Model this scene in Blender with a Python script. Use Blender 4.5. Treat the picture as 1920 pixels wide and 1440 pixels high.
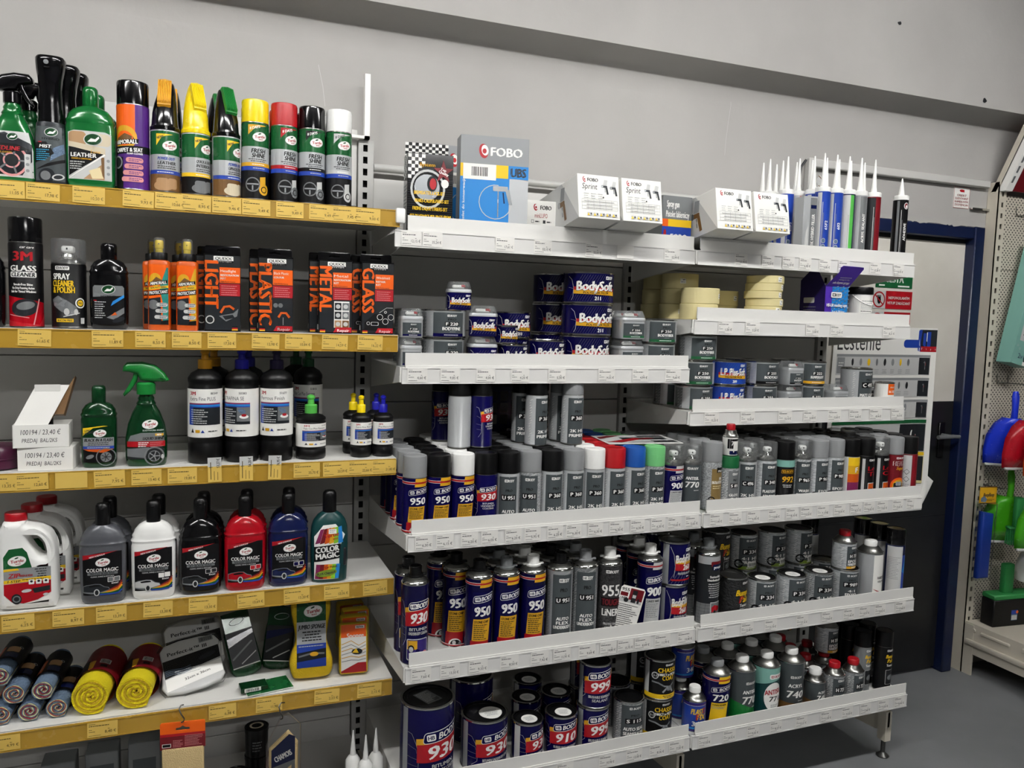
import bpy, bmesh, math, random
from math import sin, cos, pi, radians, sqrt
from mathutils import Matrix, Vector
random.seed(7)
for o in list(bpy.data.objects): bpy.data.objects.remove(o)
SC = bpy.context.scene
COL = SC.collection
# ------------------------------------------------------------------ camera
# world: X runs along the shelving to the right, Y goes into the wall, Z up; metres
YAW, PITCH, ROLL, CAMZ, FPX = 0.3781, 0.0856, 0.0295, 1.3432, 1492.87
fw = Vector((sin(YAW)*cos(PITCH), cos(YAW)*cos(PITCH), -sin(PITCH)))
rt = Vector((cos(YAW), -sin(YAW), 0)); up = rt.cross(fw)
r2 = cos(ROLL)*rt + sin(ROLL)*up; u2 = -sin(ROLL)*rt + cos(ROLL)*up
cd = bpy.data.cameras.new('camera'); cam = bpy.data.objects.new('camera', cd); COL.objects.link(cam)
cam.matrix_world = Matrix(((r2.x, u2.x, -fw.x, 0), (r2.y, u2.y, -fw.y, 0), (r2.z, u2.z, -fw.z, CAMZ), (0, 0, 0, 1)))
cd.sensor_fit = 'HORIZONTAL'; cd.sensor_width = 36; cd.lens = FPX/1920*36; cd.clip_start = .02
SC.camera = cam
# ------------------------------------------------------------------ world, exposure
w = bpy.data.worlds.new('world'); SC.world = w; w.use_nodes = True
w.node_tree.nodes['Background'].inputs[0].default_value = (.8, .86, 1, 1)
w.node_tree.nodes['Background'].inputs[1].default_value = .05
vs = SC.view_settings
vs.view_transform = 'Standard'; vs.look = 'None'; vs.gamma = 1; vs.use_curve_mapping = False; vs.exposure = 0.36
LAMP = 75.0          # emission strength of the ceiling tubes
LAMPS = [(-1.15, .62, 'above the left bay'), (.45, .62, 'above the middle of the aisle'), (2.05, .62, 'above the far bay'), (.7, -2.3, 'behind the aisle, away from the shelving')]  # last batten is an added fill light for the lower shelves
CEIL = 2.75
# ------------------------------------------------------------------ materials
def lin(h):
    h = h.lstrip('#'); r = []
    for i in (0, 2, 4):
        c = int(h[i:i+2], 16)/255; r.append(c/12.92 if c <= .04045 else ((c+.055)/1.055)**2.4)
    return (*r, 1)
PAL = {  # name: (hex, roughness, metallic)
 'wht': ('f2f1ec', .45, 0), 'paper': ('f0efe9', .6, 0), 'blk': ('08080a', .38, 0), 'gblk': ('08080a', .12, 0), 'mblk': ('0a0a0b', .35, 0),
 'red': ('a50d1a', .35, 0), 'dred': ('6c0c17', .35, 0), 'navy': ('0a0740', .22, 0), 'blue': ('1c3f9e', .35, 0), 'sky': ('1f7fc8', .4, 0), 'teal': ('1f7f74', .4, 0),
 'yel': ('f0c419', .4, 0), 'gold': ('d8a21c', .4, 0), 'org': ('ec6008', .35, 0), 'dorg': ('c9540e', .35, 0), 'pink': ('d89090', .5, 0), 'purp': ('4a1c74', .35, 0), 'vio': ('2c1a6a', .4, 0),
 'grn': ('14552a', .25, 0), 'dgrn': ('10401f', .25, 0), 'lgrn': ('52b04a', .35, 0), 'mgrn': ('14722e', .28, 0), 'bgrn': ('0c3a3a', .3, 0), 'lime': ('7fbf2a', .4, 0),
 'grey': ('8c8f90', .4, 0), 'dgrey': ('454b4d', .32, 0), 'xgrey': ('202224', .4, 0), 'lgrey': ('c4c5c3', .45, 0), 'mgrey': ('6c6f70', .4, 0),
 'silv': ('b4b7b8', .32, .85), 'psilv': ('bdc0c1', .34, .35), 'chrome': ('d0d0cc', .14, 1), 'steel': ('8a8a86', .3, 1), 'dsteel': ('5a5a58', .35, .9),
 'cream': ('e3d3a4', .7, 0), 'tape': ('dcd09a', .65, 0), 'tan': ('a9845c', .5, 0), 'beige': ('cfc3a8', .7, 0), 'brown': ('6b4a20', .45, 0), 'bronze': ('8c7444', .45, .2),
 'capgrey': ('888a8b', .5, 0), 'capwht': ('f3f3ef', .42, 0), 'capred': ('a30d16', .4, 0), 'capblue': ('164f9f', .4, 0), 'capgrn': ('6fbf78', .4, 0), 'capyel': ('f2d414', .25, 0), 'capdgrn': ('0f5a30', .4, 0),
 'shelf': ('e9e8e3', .35, 0), 'strip': ('e4e3df', .3, 0), 'ystrip': ('ad8830', .25, 0), 'ytag': ('dcb95a', .5, 0), 'wtag': ('eceae4', .5, 0), 'ink': ('2a2a2a', .6, 0), 'inky': ('4a3c10', .6, 0),
 'panel': ('c6c5c1', .45, 0), 'upr': ('b4b4b0', .4, 0), 'dark': ('070707', .9, 0), 'cbeige': ('cfc8b8', .4, 0), 'bluefr': ('0b1738', .35, 0), 'doorl': ('d6d2c8', .5, 0), 'doord': ('171819', .45, 0),  # 'dark' is painted shade behind the post slots
 'terry': ('e8d40e', .95, 0), 'terryd': ('c9a81c', .95, 0), 'tblue': ('62768e', .95, 0), 'tred': ('96323a', .95, 0), 'tgrey': ('6a7076', .95, 0), 'tyel': ('d8cf96', .95, 0),
 'sponge': ('e6c21c', .9, 0), 'chamois': ('d9bf8a', .9, 0), 'plum': ('43122f', .3, 0), 'mint': ('7fb3a6', .4, 0), 'dpblue': ('1b35c8', .25, 0), 'dpred': ('a90d1e', .25, 0), 'dporg': ('e0480c', .3, 0), 'dpgrn': ('3f9e16', .25, 0), 'brgrn': ('1f7a3a', .6, 0),
 'capblu2': ('1c1c9c', .3, 0), 'capvio': ('22193f', .3, 0), 'amber': ('d99a1c', .3, 0), 'magen': ('7b2050', .4, 0), 'cyan': ('2f9fc8', .4, 0), 'silk': ('9a9ea0', .25, .5), 'cmred': ('a00a18', .18, 0), 'cmblue': ('0f1740', .16, 0), 'cmgrey': ('55575c', .3, .25),
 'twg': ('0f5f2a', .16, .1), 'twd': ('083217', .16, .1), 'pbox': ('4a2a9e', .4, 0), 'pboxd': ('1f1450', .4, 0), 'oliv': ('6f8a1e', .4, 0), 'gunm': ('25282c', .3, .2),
}
MATS = {}
def _nt(name):
    m = bpy.data.materials.new(name); m.use_nodes = True; nt = m.node_tree
    return m, nt, nt.nodes['Principled BSDF']
def mat(k):
    if k in MATS: return MATS[k]
    if k in ('clear', 'film', 'haze'):
        m, nt, b = _nt(k)
        col = {'clear': (.93, .94, .94, 1), 'film': (1, 1, 1, 1), 'haze': (.95, .96, .96, 1)}[k]
        gl = nt.nodes.new('ShaderNodeBsdfGlossy'); gl.inputs['Roughness'].default_value = .12
        tr = nt.nodes.new('ShaderNodeBsdfTransparent'); tr.inputs[0].default_value = col
        fr = nt.nodes.new('ShaderNodeFresnel'); fr.inputs[0].default_value = 1.3 if k == 'film' else 1.45
        nz = nt.nodes.new('ShaderNodeTexNoise'); nz.inputs['Scale'].default_value = 60 if k != 'film' else 28
        bp = nt.nodes.new('ShaderNodeBump'); bp.inputs['Strength'].default_value = .15 if k != 'film' else .9; bp.inputs['Distance'].default_value = .002 if k != 'film' else .006
        nt.links.new(nz.outputs[0], bp.inputs['Height']); nt.links.new(bp.outputs[0], gl.inputs['Normal']); nt.links.new(bp.outputs[0], fr.inputs['Normal'])
        ml = nt.nodes.new('ShaderNodeMath'); ml.operation = 'MULTIPLY'; ml.inputs[1].default_value = .55 if k == 'film' else .8; nt.links.new(fr.outputs[0], ml.inputs[0])
        mx = nt.nodes.new('ShaderNodeMixShader'); nt.links.new(ml.outputs[0], mx.inputs[0]); nt.links.new(tr.outputs[0], mx.inputs[1]); nt.links.new(gl.outputs[0], mx.inputs[2])
        if k == 'haze':
            df = nt.nodes.new('ShaderNodeBsdfDiffuse'); df.inputs[0].default_value = (.55, .56, .56, 1)
            m2 = nt.nodes.new('ShaderNodeMixShader'); m2.inputs[0].default_value = .12
            nt.links.new(mx.outputs[0], m2.inputs[1]); nt.links.new(df.outputs[0], m2.inputs[2]); mx = m2
        nt.links.new(mx.outputs[0], nt.nodes['Material Output'].inputs[0]); MATS[k] = m; return m
    h, r, me = PAL[k]
    m, nt, b = _nt(k)
    b.inputs['Roughness'].default_value = r; b.inputs['Metallic'].default_value = me; b.inputs['Base Color'].default_value = lin(h)
    if k in ('blk', 'mblk', 'xgrey', 'gunm', 'dgrey', 'navy', 'doord'): b.inputs['Specular IOR Level'].default_value = .28
    tc = nt.nodes.new('ShaderNodeTexCoord'); nz = nt.nodes.new('ShaderNodeTexNoise'); nz.inputs['Scale'].default_value = 38; nz.inputs['Detail'].default_value = 4
    nt.links.new(tc.outputs['Object'], nz.inputs['Vector'])
    mr = nt.nodes.new('ShaderNodeMapRange'); mr.inputs[3].default_value = max(.03, r-.05); mr.inputs[4].default_value = min(1, r+.07)
    nt.links.new(nz.outputs[0], mr.inputs[0]); nt.links.new(mr.outputs[0], b.inputs['Roughness'])
    if r >= .9:   # cloth and foam
        n2 = nt.nodes.new('ShaderNodeTexNoise'); n2.inputs['Scale'].default_value = 420; bp = nt.nodes.new('ShaderNodeBump'); bp.inputs['Strength'].default_value = .9; bp.inputs['Distance'].default_value = .003
        nt.links.new(tc.outputs['Object'], n2.inputs['Vector']); nt.links.new(n2.outputs[0], bp.inputs['Height']); nt.links.new(bp.outputs[0], b.inputs['Normal'])
    MATS[k] = m; return m
def surf(k, hexa, hexb, scale, rough, bump=.1, bscale=60, dots=None, stretch=(1, 1, 1)):
    """wall / floor material: two mottled tones, fine relief, optional punched holes"""
    m, nt, b = _nt(k)
    tc = nt.nodes.new('ShaderNodeTexCoord'); mp = nt.nodes.new('ShaderNodeMapping'); mp.inputs['Scale'].default_value = stretch
    nt.links.new(tc.outputs['Object'], mp.inputs[0])
    nz = nt.nodes.new('ShaderNodeTexNoise'); nz.inputs['Scale'].default_value = scale; nz.inputs['Detail'].default_value = 6
    cr = nt.nodes.new('ShaderNodeValToRGB'); cr.color_ramp.elements[0].color = lin(hexa); cr.color_ramp.elements[1].color = lin(hexb)
    cr.color_ramp.elements[0].position = .35; cr.color_ramp.elements[1].position = .65
    n2 = nt.nodes.new('ShaderNodeTexNoise'); n2.inputs['Scale'].default_value = bscale; n2.inputs['Detail'].default_value = 4
    bp = nt.nodes.new('ShaderNodeBump'); bp.inputs['Strength'].default_value = bump; bp.inputs['Distance'].default_value = .004
    for n in (nz, n2): nt.links.new(mp.outputs[0], n.inputs['Vector'])
    nt.links.new(nz.outputs[0], cr.inputs[0]); nt.links.new(n2.outputs[0], bp.inputs['Height']); nt.links.new(bp.outputs[0], b.inputs['Normal'])
    b.inputs['Roughness'].default_value = rough
    out = cr.outputs[0]
    if dots:      # perforated sheet: staggered round holes
        sp = nt.nodes.new('ShaderNodeSeparateXYZ'); nt.links.new(tc.outputs['Object'], sp.inputs[0])
        def mth(op, a, bb=None):
            n = nt.nodes.new('ShaderNodeMath'); n.operation = op
            for i, q in enumerate((a, bb)):
                if q is None: continue
                if isinstance(q, (int, float)): n.inputs[i].default_value = q
                else: nt.links.new(q, n.inputs[i])
            return n.outputs[0]
        def grid(ox):
            fx = mth('SUBTRACT', mth('FRACT', mth('ADD', mth('DIVIDE', sp.outputs['X'], dots), ox)), .5)
            fz = mth('SUBTRACT', mth('FRACT', mth('ADD', mth('DIVIDE', sp.outputs['Z'], dots), ox)), .5)
            return mth('SQRT', mth('ADD', mth('MULTIPLY', fx, fx), mth('MULTIPLY', fz, fz)))
        d = mth('MINIMUM', grid(0), grid(.5)); hole = mth('LESS_THAN', d, .17)
        mx = nt.nodes.new('ShaderNodeMix'); mx.data_type = 'RGBA'; nt.links.new(hole, mx.inputs[0]); nt.links.new(out, mx.inputs[6]); mx.inputs[7].default_value = (.012, .011, .01, 1)
        out = mx.outputs[2]
    nt.links.new(out, b.inputs['Base Color'])
    MATS[k] = m; return m
surf('wallm', 'a6a4a0', 'aeaca8', 3, .85, .12, 55)
surf('floorm', '6e7072', '7e8082', 2.2, .55, .08, 30)
surf('ceilm', '8e8d8a', '989794', 2, .9, .1, 40)
surf('walld', '7a7976', '868582', 2, .9, .1, 40)
surf('peg', 'cbc4b4', 'd2ccbd', 4, .45, .03, 60, dots=.0175)
surf('doorw', 'd0ccc1', 'dad6cc', 5, .55, .05, 40)
surf('doorb', '131415', '1d1e20', 4, .42, .06, 40)
surf('bumpy', '101112', '1c1d1e', 90, .5, 1.0, 160)
surf('tough', '1b1b1c', '4a4a4a', 260, .5, .3, 200)
surf('streak', '9a9ea0', 'c6c9ca', 120, .36, .05, 60, stretch=(.6, .6, 2.2))
surf('weave', '6a6d6e', 'a9acad', 210, .4, .1, 90, stretch=(1, 1, 2))
m, nt, b = _nt('tubelight'); b.inputs['Emission Color'].default_value = (1, .99, .985, 1); b.inputs['Emission Strength'].default_value = LAMP; b.inputs['Base Color'].default_value = (.9, .9, .9, 1); MATS['tubelight'] = m
# ------------------------------------------------------------------ mesh helpers
def finish(me, ang=38):
    me.validate(); me.update()
    for p in me.polygons: p.use_smooth = True
    me.set_sharp_from_angle(angle=radians(ang))
def link(name, me, parent=None, loc=None):
    o = bpy.data.objects.new(name, me); COL.objects.link(o)
    if parent: o.parent = parent
    if loc: o.location = loc
    return o
class MB:
    def __init__(s): s.v = []; s.f = []; s.m = []; s.k = []
    def add(s, vs, fs, k):
        if k not in s.k: s.k.append(k)
        i = s.k.index(k); n = len(s.v); s.v += vs
        for f in fs: s.f.append(tuple(n+j for j in f)); s.m.append(i)
        return s
    def box(s, x0, y0, z0, x1, y1, z1, k):
        vs = [(x0,y0,z0),(x1,y0,z0),(x1,y1,z0),(x0,y1,z0),(x0,y0,z1),(x1,y0,z1),(x1,y1,z1),(x0,y1,z1)]
        return s.add(vs, [(0,3,2,1),(4,5,6,7),(0,1,5,4),(1,2,6,5),(2,3,7,6),(3,0,4,7)], k)
    def rbox(s, x0, y0, z0, x1, y1, z1, k, b=.001, seg=1):
        bm = bmesh.new(); bmesh.ops.create_cube(bm, size=1)
        for v in bm.verts: v.co = Vector((x0+(v.co.x+.5)*(x1-x0), y0+(v.co.y+.5)*(y1-y0), z0+(v.co.z+.5)*(z1-z0)))
        bmesh.ops.bevel(bm, geom=bm.edges[:], offset=b, segments=seg, affect='EDGES', profile=.5)
        bm.verts.index_update(); s.add([tuple(v.co) for v in bm.verts], [tuple(v.index for v in f.verts) for f in bm.faces], k); bm.free(); return s
    def lathe(s, prof, k, n=28, c=(0, 0), top=True, bot=True):
        """prof: [(r, z), ...] or (r, z, key) where the key colours the ring above"""
        vs = []
        for p in prof:
            for j in range(n):
                a = 2*pi*j/n; vs.append((c[0]+p[0]*cos(a), c[1]+p[0]*sin(a), p[1]))
        base = len(s.v); runs = {}
        for i in range(len(prof)-1):
            kk = prof[i][2] if len(prof[i]) > 2 else k
            for j in range(n): runs.setdefault(kk, []).append((i*n+j, i*n+(j+1) % n, (i+1)*n+(j+1) % n, (i+1)*n+j))
        if bot: runs.setdefault(prof[0][2] if len(prof[0]) > 2 else k, []).append(tuple(range(n-1, -1, -1)))
        if top: runs.setdefault(prof[-1][2] if len(prof[-1]) > 2 else k, []).append(tuple((len(prof)-1)*n+j for j in range(n)))
        first = True
        for kk, fs in runs.items():
            if kk not in s.k: s.k.append(kk)
            if first: s.v += vs; first = False
            for f in fs: s.f.append(tuple(base+q for q in f)); s.m.append(s.k.index(kk))
        return s
    def loft(s, secs, k, n=36, top=True, bot=True):
        """secs: (z, half width, half depth, exponent[, cx, cy]) superellipse sections"""
        vs = []
        for q in secs:
            z, a, b, e = q[:4]; cx, cy = (q[4], q[5]) if len(q) > 5 else (0, 0)
            for j in range(n):
                t = 2*pi*j/n; c_, s_ = cos(t), sin(t)
                vs.append((cx+a*math.copysign(abs(c_)**(2/e), c_), cy+b*math.copysign(abs(s_)**(2/e), s_), z))
        fs = [(i*n+j, i*n+(j+1) % n, (i+1)*n+(j+1) % n, (i+1)*n+j) for i in range(len(secs)-1) for j in range(n)]
        if bot: fs.append(tuple(range(n-1, -1, -1)))
        if top: fs.append(tuple((len(secs)-1)*n+j for j in range(n)))
        return s.add(vs, fs, k)
    def tube(s, pts, r, k, n=8):
        P = [Vector(p) for p in pts]; vs = []
        R = r if isinstance(r, (list, tuple)) else [r]*len(P)
        for i, p in enumerate(P):
            d = (P[min(i+1, len(P)-1)]-P[max(i-1, 0)]).normalized()
            a = d.orthogonal().normalized() if i == 0 else (a-d*a.dot(d)).normalized()
            b = d.cross(a)
            for j in range(n): t = 2*pi*j/n; vs.append(tuple(p+(a*cos(t)+b*sin(t))*R[i]))
        fs = [(i*n+j, i*n+(j+1) % n, (i+1)*n+(j+1) % n, (i+1)*n+j) for i in range(len(P)-1) for j in range(n)]
        fs += [tuple(range(n-1, -1, -1)), tuple((len(P)-1)*n+j for j in range(n))]
        return s.add(vs, fs, k)
    def prism(s, poly, y0, y1, k, ax='y'):
        """poly in (x,z) pushed along y, or (y,z) along x, or (x,y) along z"""
        n = len(poly)
        mk = {'y': lambda p, t: (p[0], t, p[1]), 'x': lambda p, t: (t, p[0], p[1]), 'z': lambda p, t: (p[0], p[1], t)}[ax]
        vs = [mk(p, y0) for p in poly]+[mk(p, y1) for p in poly]
        fs = [tuple(range(n)), tuple(range(2*n-1, n-1, -1))]+[(i, n+i, n+(i+1) % n, (i+1) % n) for i in range(n)]
        return s.add(vs, fs, k)
    def xf(s, M, i0=0):
        for i in range(i0, len(s.v)): s.v[i] = tuple(M @ Vector(s.v[i]))
        return s
    def mesh(s, name, ang=38):
        me = bpy.data.meshes.new(name); me.from_pydata(s.v, [], s.f)
        for k in s.k: me.materials.append(mat(k))
        me.polygons.foreach_set('material_index', s.m)
        bm = bmesh.new(); bm.from_mesh(me); bmesh.ops.recalc_face_normals(bm, faces=bm.faces); bm.to_mesh(me); bm.free()
        finish(me, ang); return me
    def obj(s, name, parent=None, loc=None, ang=38): return link(name, s.mesh(name, ang), parent, loc)
def outline(name, k, polys, th, bev, parent=None, plane='xz', y=0, res=2):
    """a rounded slab: closed outlines (first solid, the next ones holes) given thickness and a rounded rim"""
    c = bpy.data.curves.new(name, 'CURVE'); c.dimensions = '2D'; c.fill_mode = 'BOTH'
    c.extrude = max(th/2-bev, .0001); c.bevel_depth = bev; c.bevel_resolution = res; c.offset = -bev
    for pl in polys:
        sp = c.splines.new('POLY'); sp.points.add(len(pl)-1); sp.use_cyclic_u = True
        for i, p in enumerate(pl): sp.points[i].co = (p[0], p[1], 0, 1)
    o = bpy.data.objects.new(name, c); tmp = o.to_mesh(); me = tmp.copy(); o.to_mesh_clear(); bpy.data.objects.remove(o); bpy.data.curves.remove(c)
    me.name = name
    if plane == 'xz': me.transform(Matrix(((1,0,0,0),(0,0,-1,y),(0,1,0,0),(0,0,0,1))))
    elif plane == 'yz': me.transform(Matrix(((0,0,1,y),(1,0,0,0),(0,1,0,0),(0,0,0,1))))
    me.materials.clear(); me.materials.append(mat(k))
    bm = bmesh.new(); bm.from_mesh(me); bmesh.ops.remove_doubles(bm, verts=bm.verts, dist=1e-6); bmesh.ops.recalc_face_normals(bm, faces=bm.faces); bm.to_mesh(me); bm.free()
    finish(me, 40); return link(name, me, parent)
def smoothpts(pts, n=4):
    """Catmull-Rom through a closed list of points"""
    out = []; m = len(pts)
    for i in range(m):
        p0, p1, p2, p3 = (Vector(pts[(i+d) % m]) for d in (-1, 0, 1, 2))
        for j in range(n):
            t = j/n; q = .5*((2*p1)+(p2-p0)*t+(2*p0-5*p1+4*p2-p3)*t*t+(3*p1-p0-3*p2+p3)*t**3); out.append(tuple(q))
    return out
# ------------------------------------------------------------------ flat print: lettering, bands and pictures laid on a surface
_tc = bpy.data.curves.new('txt', 'FONT'); _to = bpy.data.objects.new('txt', _tc); _tc.resolution_u = 2; _tcache = {}
def tmesh(txt, b):
    if (txt, b) in _tcache: return _tcache[(txt, b)]
    _tc.body = txt; _tc.size = 1; _tc.offset = 0
    me = _to.to_mesh(); vs = [(v.co.x/.69, v.co.y/.69) for v in me.vertices]; fs = [tuple(p.vertices) for p in me.polygons]; _to.to_mesh_clear()
    if vs:
        x0 = min(v[0] for v in vs); vs = [(v[0]-x0, v[1]) for v in vs]
    r = (vs, fs, max((v[0] for v in vs), default=0)); _tcache[(txt, b)] = r; return r
EPS = .00005
class Lab:
    """millimetre canvas; every call lies one hair above the last"""
    def __init__(s): s.g = []; s.n = 1
    def raw(s, vs, fs, k): s.g.append((vs, fs, k, s.n)); s.n += 1; return s
    def poly(s, pts, k): return s.raw([tuple(p) for p in pts], [tuple(range(len(pts)))], k)
    def r(s, x0, y0, x1, y1, k): return s.raw([(x0,y0),(x1,y0),(x1,y1),(x0,y1)], [(0,1,2,3)], k)
    def rs(s, L, k):
        vs = []; fs = []
        for x0, y0, x1, y1 in L: n = len(vs); vs += [(x0,y0),(x1,y0),(x1,y1),(x0,y1)]; fs.append((n,n+1,n+2,n+3))
        return s.raw(vs, fs, k)
    def e(s, cx, cy, rx, ry, k, rot=0, n=24):
        a = radians(rot); P = []
        for j in range(n):
            t = 2*pi*j/n; x, y = rx*cos(t), ry*sin(t); P.append((cx+x*cos(a)-y*sin(a), cy+x*sin(a)+y*cos(a)))
        return s.poly(P, k)
    def rr(s, x0, y0, x1, y1, r, k, sh=0):
        P = []
        for cx, cy, a0 in ((x1-r,y1-r,0),(x0+r,y1-r,90),(x0+r,y0+r,180),(x1-r,y0+r,270)):
            for j in range(4): t = radians(a0+30*j); P.append((cx+r*cos(t), cy+r*sin(t)))
        if sh: P = [(x+sh*(y-y0), y) for x, y in P]
        return s.poly(P, k)
    def ring(s, cx, cy, r0, r1, k, n=24, ry=1):
        vs = []; fs = []
        for j in range(n): t = 2*pi*j/n; vs += [(cx+r0*cos(t), cy+r0*ry*sin(t)), (cx+r1*cos(t), cy+r1*ry*sin(t))]
        for j in range(n): a, b = 2*j, 2*((j+1) % n); fs.append((a, a+1, b+1, b))
        return s.raw(vs, fs, k)
    def stroke(s, pts, w, k):
        vs = []; fs = []; m = len(pts)
        for i, p in enumerate(pts):
            a = Vector(pts[max(i-1, 0)]); b = Vector(pts[min(i+1, m-1)]); d = (b-a).normalized(); q = Vector((-d.y, d.x))*w/2
            vs += [(p[0]+q.x, p[1]+q.y), (p[0]-q.x, p[1]-q.y)]
            if i: fs.append((2*i-2, 2*i-1, 2*i+1, 2*i))
        return s.raw(vs, fs, k)
    def t(s, txt, x, y, h, k, w=None, b=.03, sh=0, rot=0, al='c', cond=1):
        vs, fs, wd = tmesh(txt, b)
        sx = h*cond
        if w and wd: sx = w/wd
        W = wd*sx; ox = {'c': -W/2, 'l': 0, 'r': -W}[al]; a = radians(rot); ca, sa = cos(a), sin(a); out = []
        for vx, vy in vs:
            X, Y = ox+vx*sx+sh*vy*h, vy*h-h/2
            out.append((x+X*ca-Y*sa, y+X*sa+Y*ca))
        if b > .018:      # heavier weights: the same letters again, a hair to each side
            d = min(b*.95+.008, .066)*h; e = d*.35; n = len(out); out = [(px-d*ca+e*sa, py-d*sa-e*ca) for px, py in out]+[(px+d*ca-e*sa, py+d*sa+e*ca) for px, py in out]; fs = fs+[tuple(i+n for i in f) for f in fs]
        return s.raw(out, fs, k)
    def ln(s, x0, x1, ytop, n, dy, k, h=.9, al='l', seed=1, rot=0):
        """rows of print too small to read"""
        rnd = random.Random(seed); L = []
        for i in range(n):
            y = ytop-i*dy; xe = x1-(x1-x0)*rnd.uniform(0, .35)
            sft = {'l': 0, 'c': (x1-xe)/2, 'r': x1-xe}[al]; x = x0
            while x < xe-.3:
                wd = rnd.uniform(1.2, 3.4)*h; L.append((x+sft, y-h/2, min(x+wd, xe)+sft, y+h/2)); x += wd+.45*h
        return s.rs(L, k)
    def bars(s, x0, y0, x1, y1, k='ink', seed=3):
        rnd = random.Random(seed); L = []; x = x0
        while x < x1: wd = rnd.choice((.35, .6, .9))*(x1-x0)/16; L.append((x, y0, min(x+wd, x1), y1)); x += wd+rnd.choice((.4, .7))*(x1-x0)/16
        return s.rs(L, k)
    def put(s, name, parent, fn, step=None, vstep=None):
        bm = bmesh.new(); keys = []; 
        for vs, fs, k, n in s.g:
            if k not in keys: keys.append(k)
            i = keys.index(k); V = [bm.verts.new((x*.001, y*.001, n*EPS)) for x, y in vs]
            for f in fs:
                try: bm.faces.new([V[j] for j in f]).material_index = i
                except ValueError: pass
        if step and bm.verts:
            xs = [v.co.x for v in bm.verts]; c = math.ceil(min(xs)/step)*step
            while c < max(xs):
                bmesh.ops.bisect_plane(bm, geom=bm.verts[:]+bm.edges[:]+bm.faces[:], dist=1e-7, plane_co=(c, 0, 0), plane_no=(1, 0, 0)); c += step
        if vstep and bm.verts:
            ys = [v.co.y for v in bm.verts]; c = math.ceil(min(ys)/vstep)*vstep
            while c < max(ys):
                bmesh.ops.bisect_plane(bm, geom=bm.verts[:]+bm.edges[:]+bm.faces[:], dist=1e-7, plane_co=(0, c, 0), plane_no=(0, 1, 0)); c += vstep
        for v in bm.verts: v.co = fn(v.co.x, v.co.y, v.co.z)
        me = bpy.data.meshes.new(name); bm.to_mesh(me); bm.free()
        for k in keys: me.materials.append(mat(k))
        return link(name, me, parent)
def cyl(R, a0=0): return lambda u, v, o: ((R+o)*sin(u/R+a0), -(R+o)*cos(u/R+a0), v)
def flat(d): return lambda u, v, o: (u, -d-o, v)
def side(hw): return lambda u, v, o: (-hw-o, -u, v)          # left-hand face of a box, u grows towards the front
def topf(z): return lambda u, v, o: (u, v, z+o)
def secs_map(secs, off=0):
    """print on the front of a lofted bottle"""
    def f(u, v, o):
        a, b, e = secs[0][1:4]
        for p, q in zip(secs, secs[1:]):
            if p[0] <= v <= q[0]:
                t = (v-p[0])/max(q[0]-p[0], 1e-9); a, b, e = (p[i]+(q[i]-p[i])*t for i in (1, 2, 3)); break
        x = max(-.985*a, min(.985*a, u))
        return (x, -b*(1-abs(x/a)**e)**(1/e)-o-off, v)
    return f
# ------------------------------------------------------------------ things, parts, copies
def tag(o, label=None, cat=None, group=None, kind=None):
    for k, v in (('label', label), ('category', cat), ('group', group), ('kind', kind)):
        if v: o[k] = v
    return o
def T(name, label, cat, loc=(0, 0, 0), rz=0, group=None, rot=None):
    o = bpy.data.objects.new(name, None); COL.objects.link(o); o.empty_display_size = .02
    o.location = loc; o.rotation_euler = rot or (0, 0, rz); return tag(o, label, cat, group)
KIDS = {}
def kids(o):
    return [c for c in bpy.data.objects if c.parent is o]
def dup(root):
    r = root.copy(); COL.objects.link(r)
    for ch in PARTS[root.name]:
        c = ch.copy(); COL.objects.link(c); c.parent = r
        for g in SUBS.get(ch.name, ()):
            d = g.copy(); COL.objects.link(d); d.parent = c
    return r
PARTS = {}; SUBS = {}; PROTO = {}; BUILD = {}
def put(kind, x, y, z, label, group=None, rz=0, rot=None):
    """stand one thing of a kind: the first is built, the later ones are copies with their parts"""
    if kind not in PROTO:
        name, cat, fn = BUILD[kind]
        r = T(name, '', cat); fn(r); PROTO[kind] = r
        PARTS[r.name] = kids(r)
        for c in PARTS[r.name]: SUBS[c.name] = kids(c)
    else: r = dup(PROTO[kind])
    if 'group' in r: del r['group']
    r.location = (x, y, z); r.rotation_euler = rot or (0, 0, radians(rz)); tag(r, label, None, group); return r
def struct(name, mb, parent=None):
    o = mb.obj(name, parent)
    if not parent: o['kind'] = 'structure'
    return o
# ================================================================== THE ROOM
YW = 2.2
b = MB().box(-3, YW, 0, 1.86, 2.35, 2.75, 'wallm').box(1.86, YW, 1.725, 2.76, 2.35, 2.75, 'wallm').box(2.76, YW, 0, 5.5, 2.35, 2.75, 'wallm'); struct('wall_back', b)
wb = bpy.data.objects['wall_back']
L = Lab().stroke([(1601, 2085), (1604, 2040), (1598, 1990), (1592, 1930), (1590, 1880)], 1.0, 'lgrey').stroke([(300, 1985), (312, 1930), (318, 1880)], 1.2, 'lgrey')
L.put('plaster_crack', wb, lambda u, v, o: (u, YW-.0006-o, v))
struct('wall_left', MB().box(-3.1, -5, 0, -3, 2.35, 2.75, 'walld'))
struct('wall_right', MB().box(5.5, -5, 0, 5.6, 2.35, 2.75, 'walld'))
struct('wall_front', MB().box(-3.1, -5.1, 0, 5.6, -5, 2.75, 'walld'))
struct('ceiling', MB().box(-3.1, -5.1, CEIL, 5.6, 2.35, CEIL+.1, 'ceilm'))
struct('floor', MB().box(-3.1, -5.1, -.1, 5.6, 2.35, 0, 'floorm'))
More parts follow.
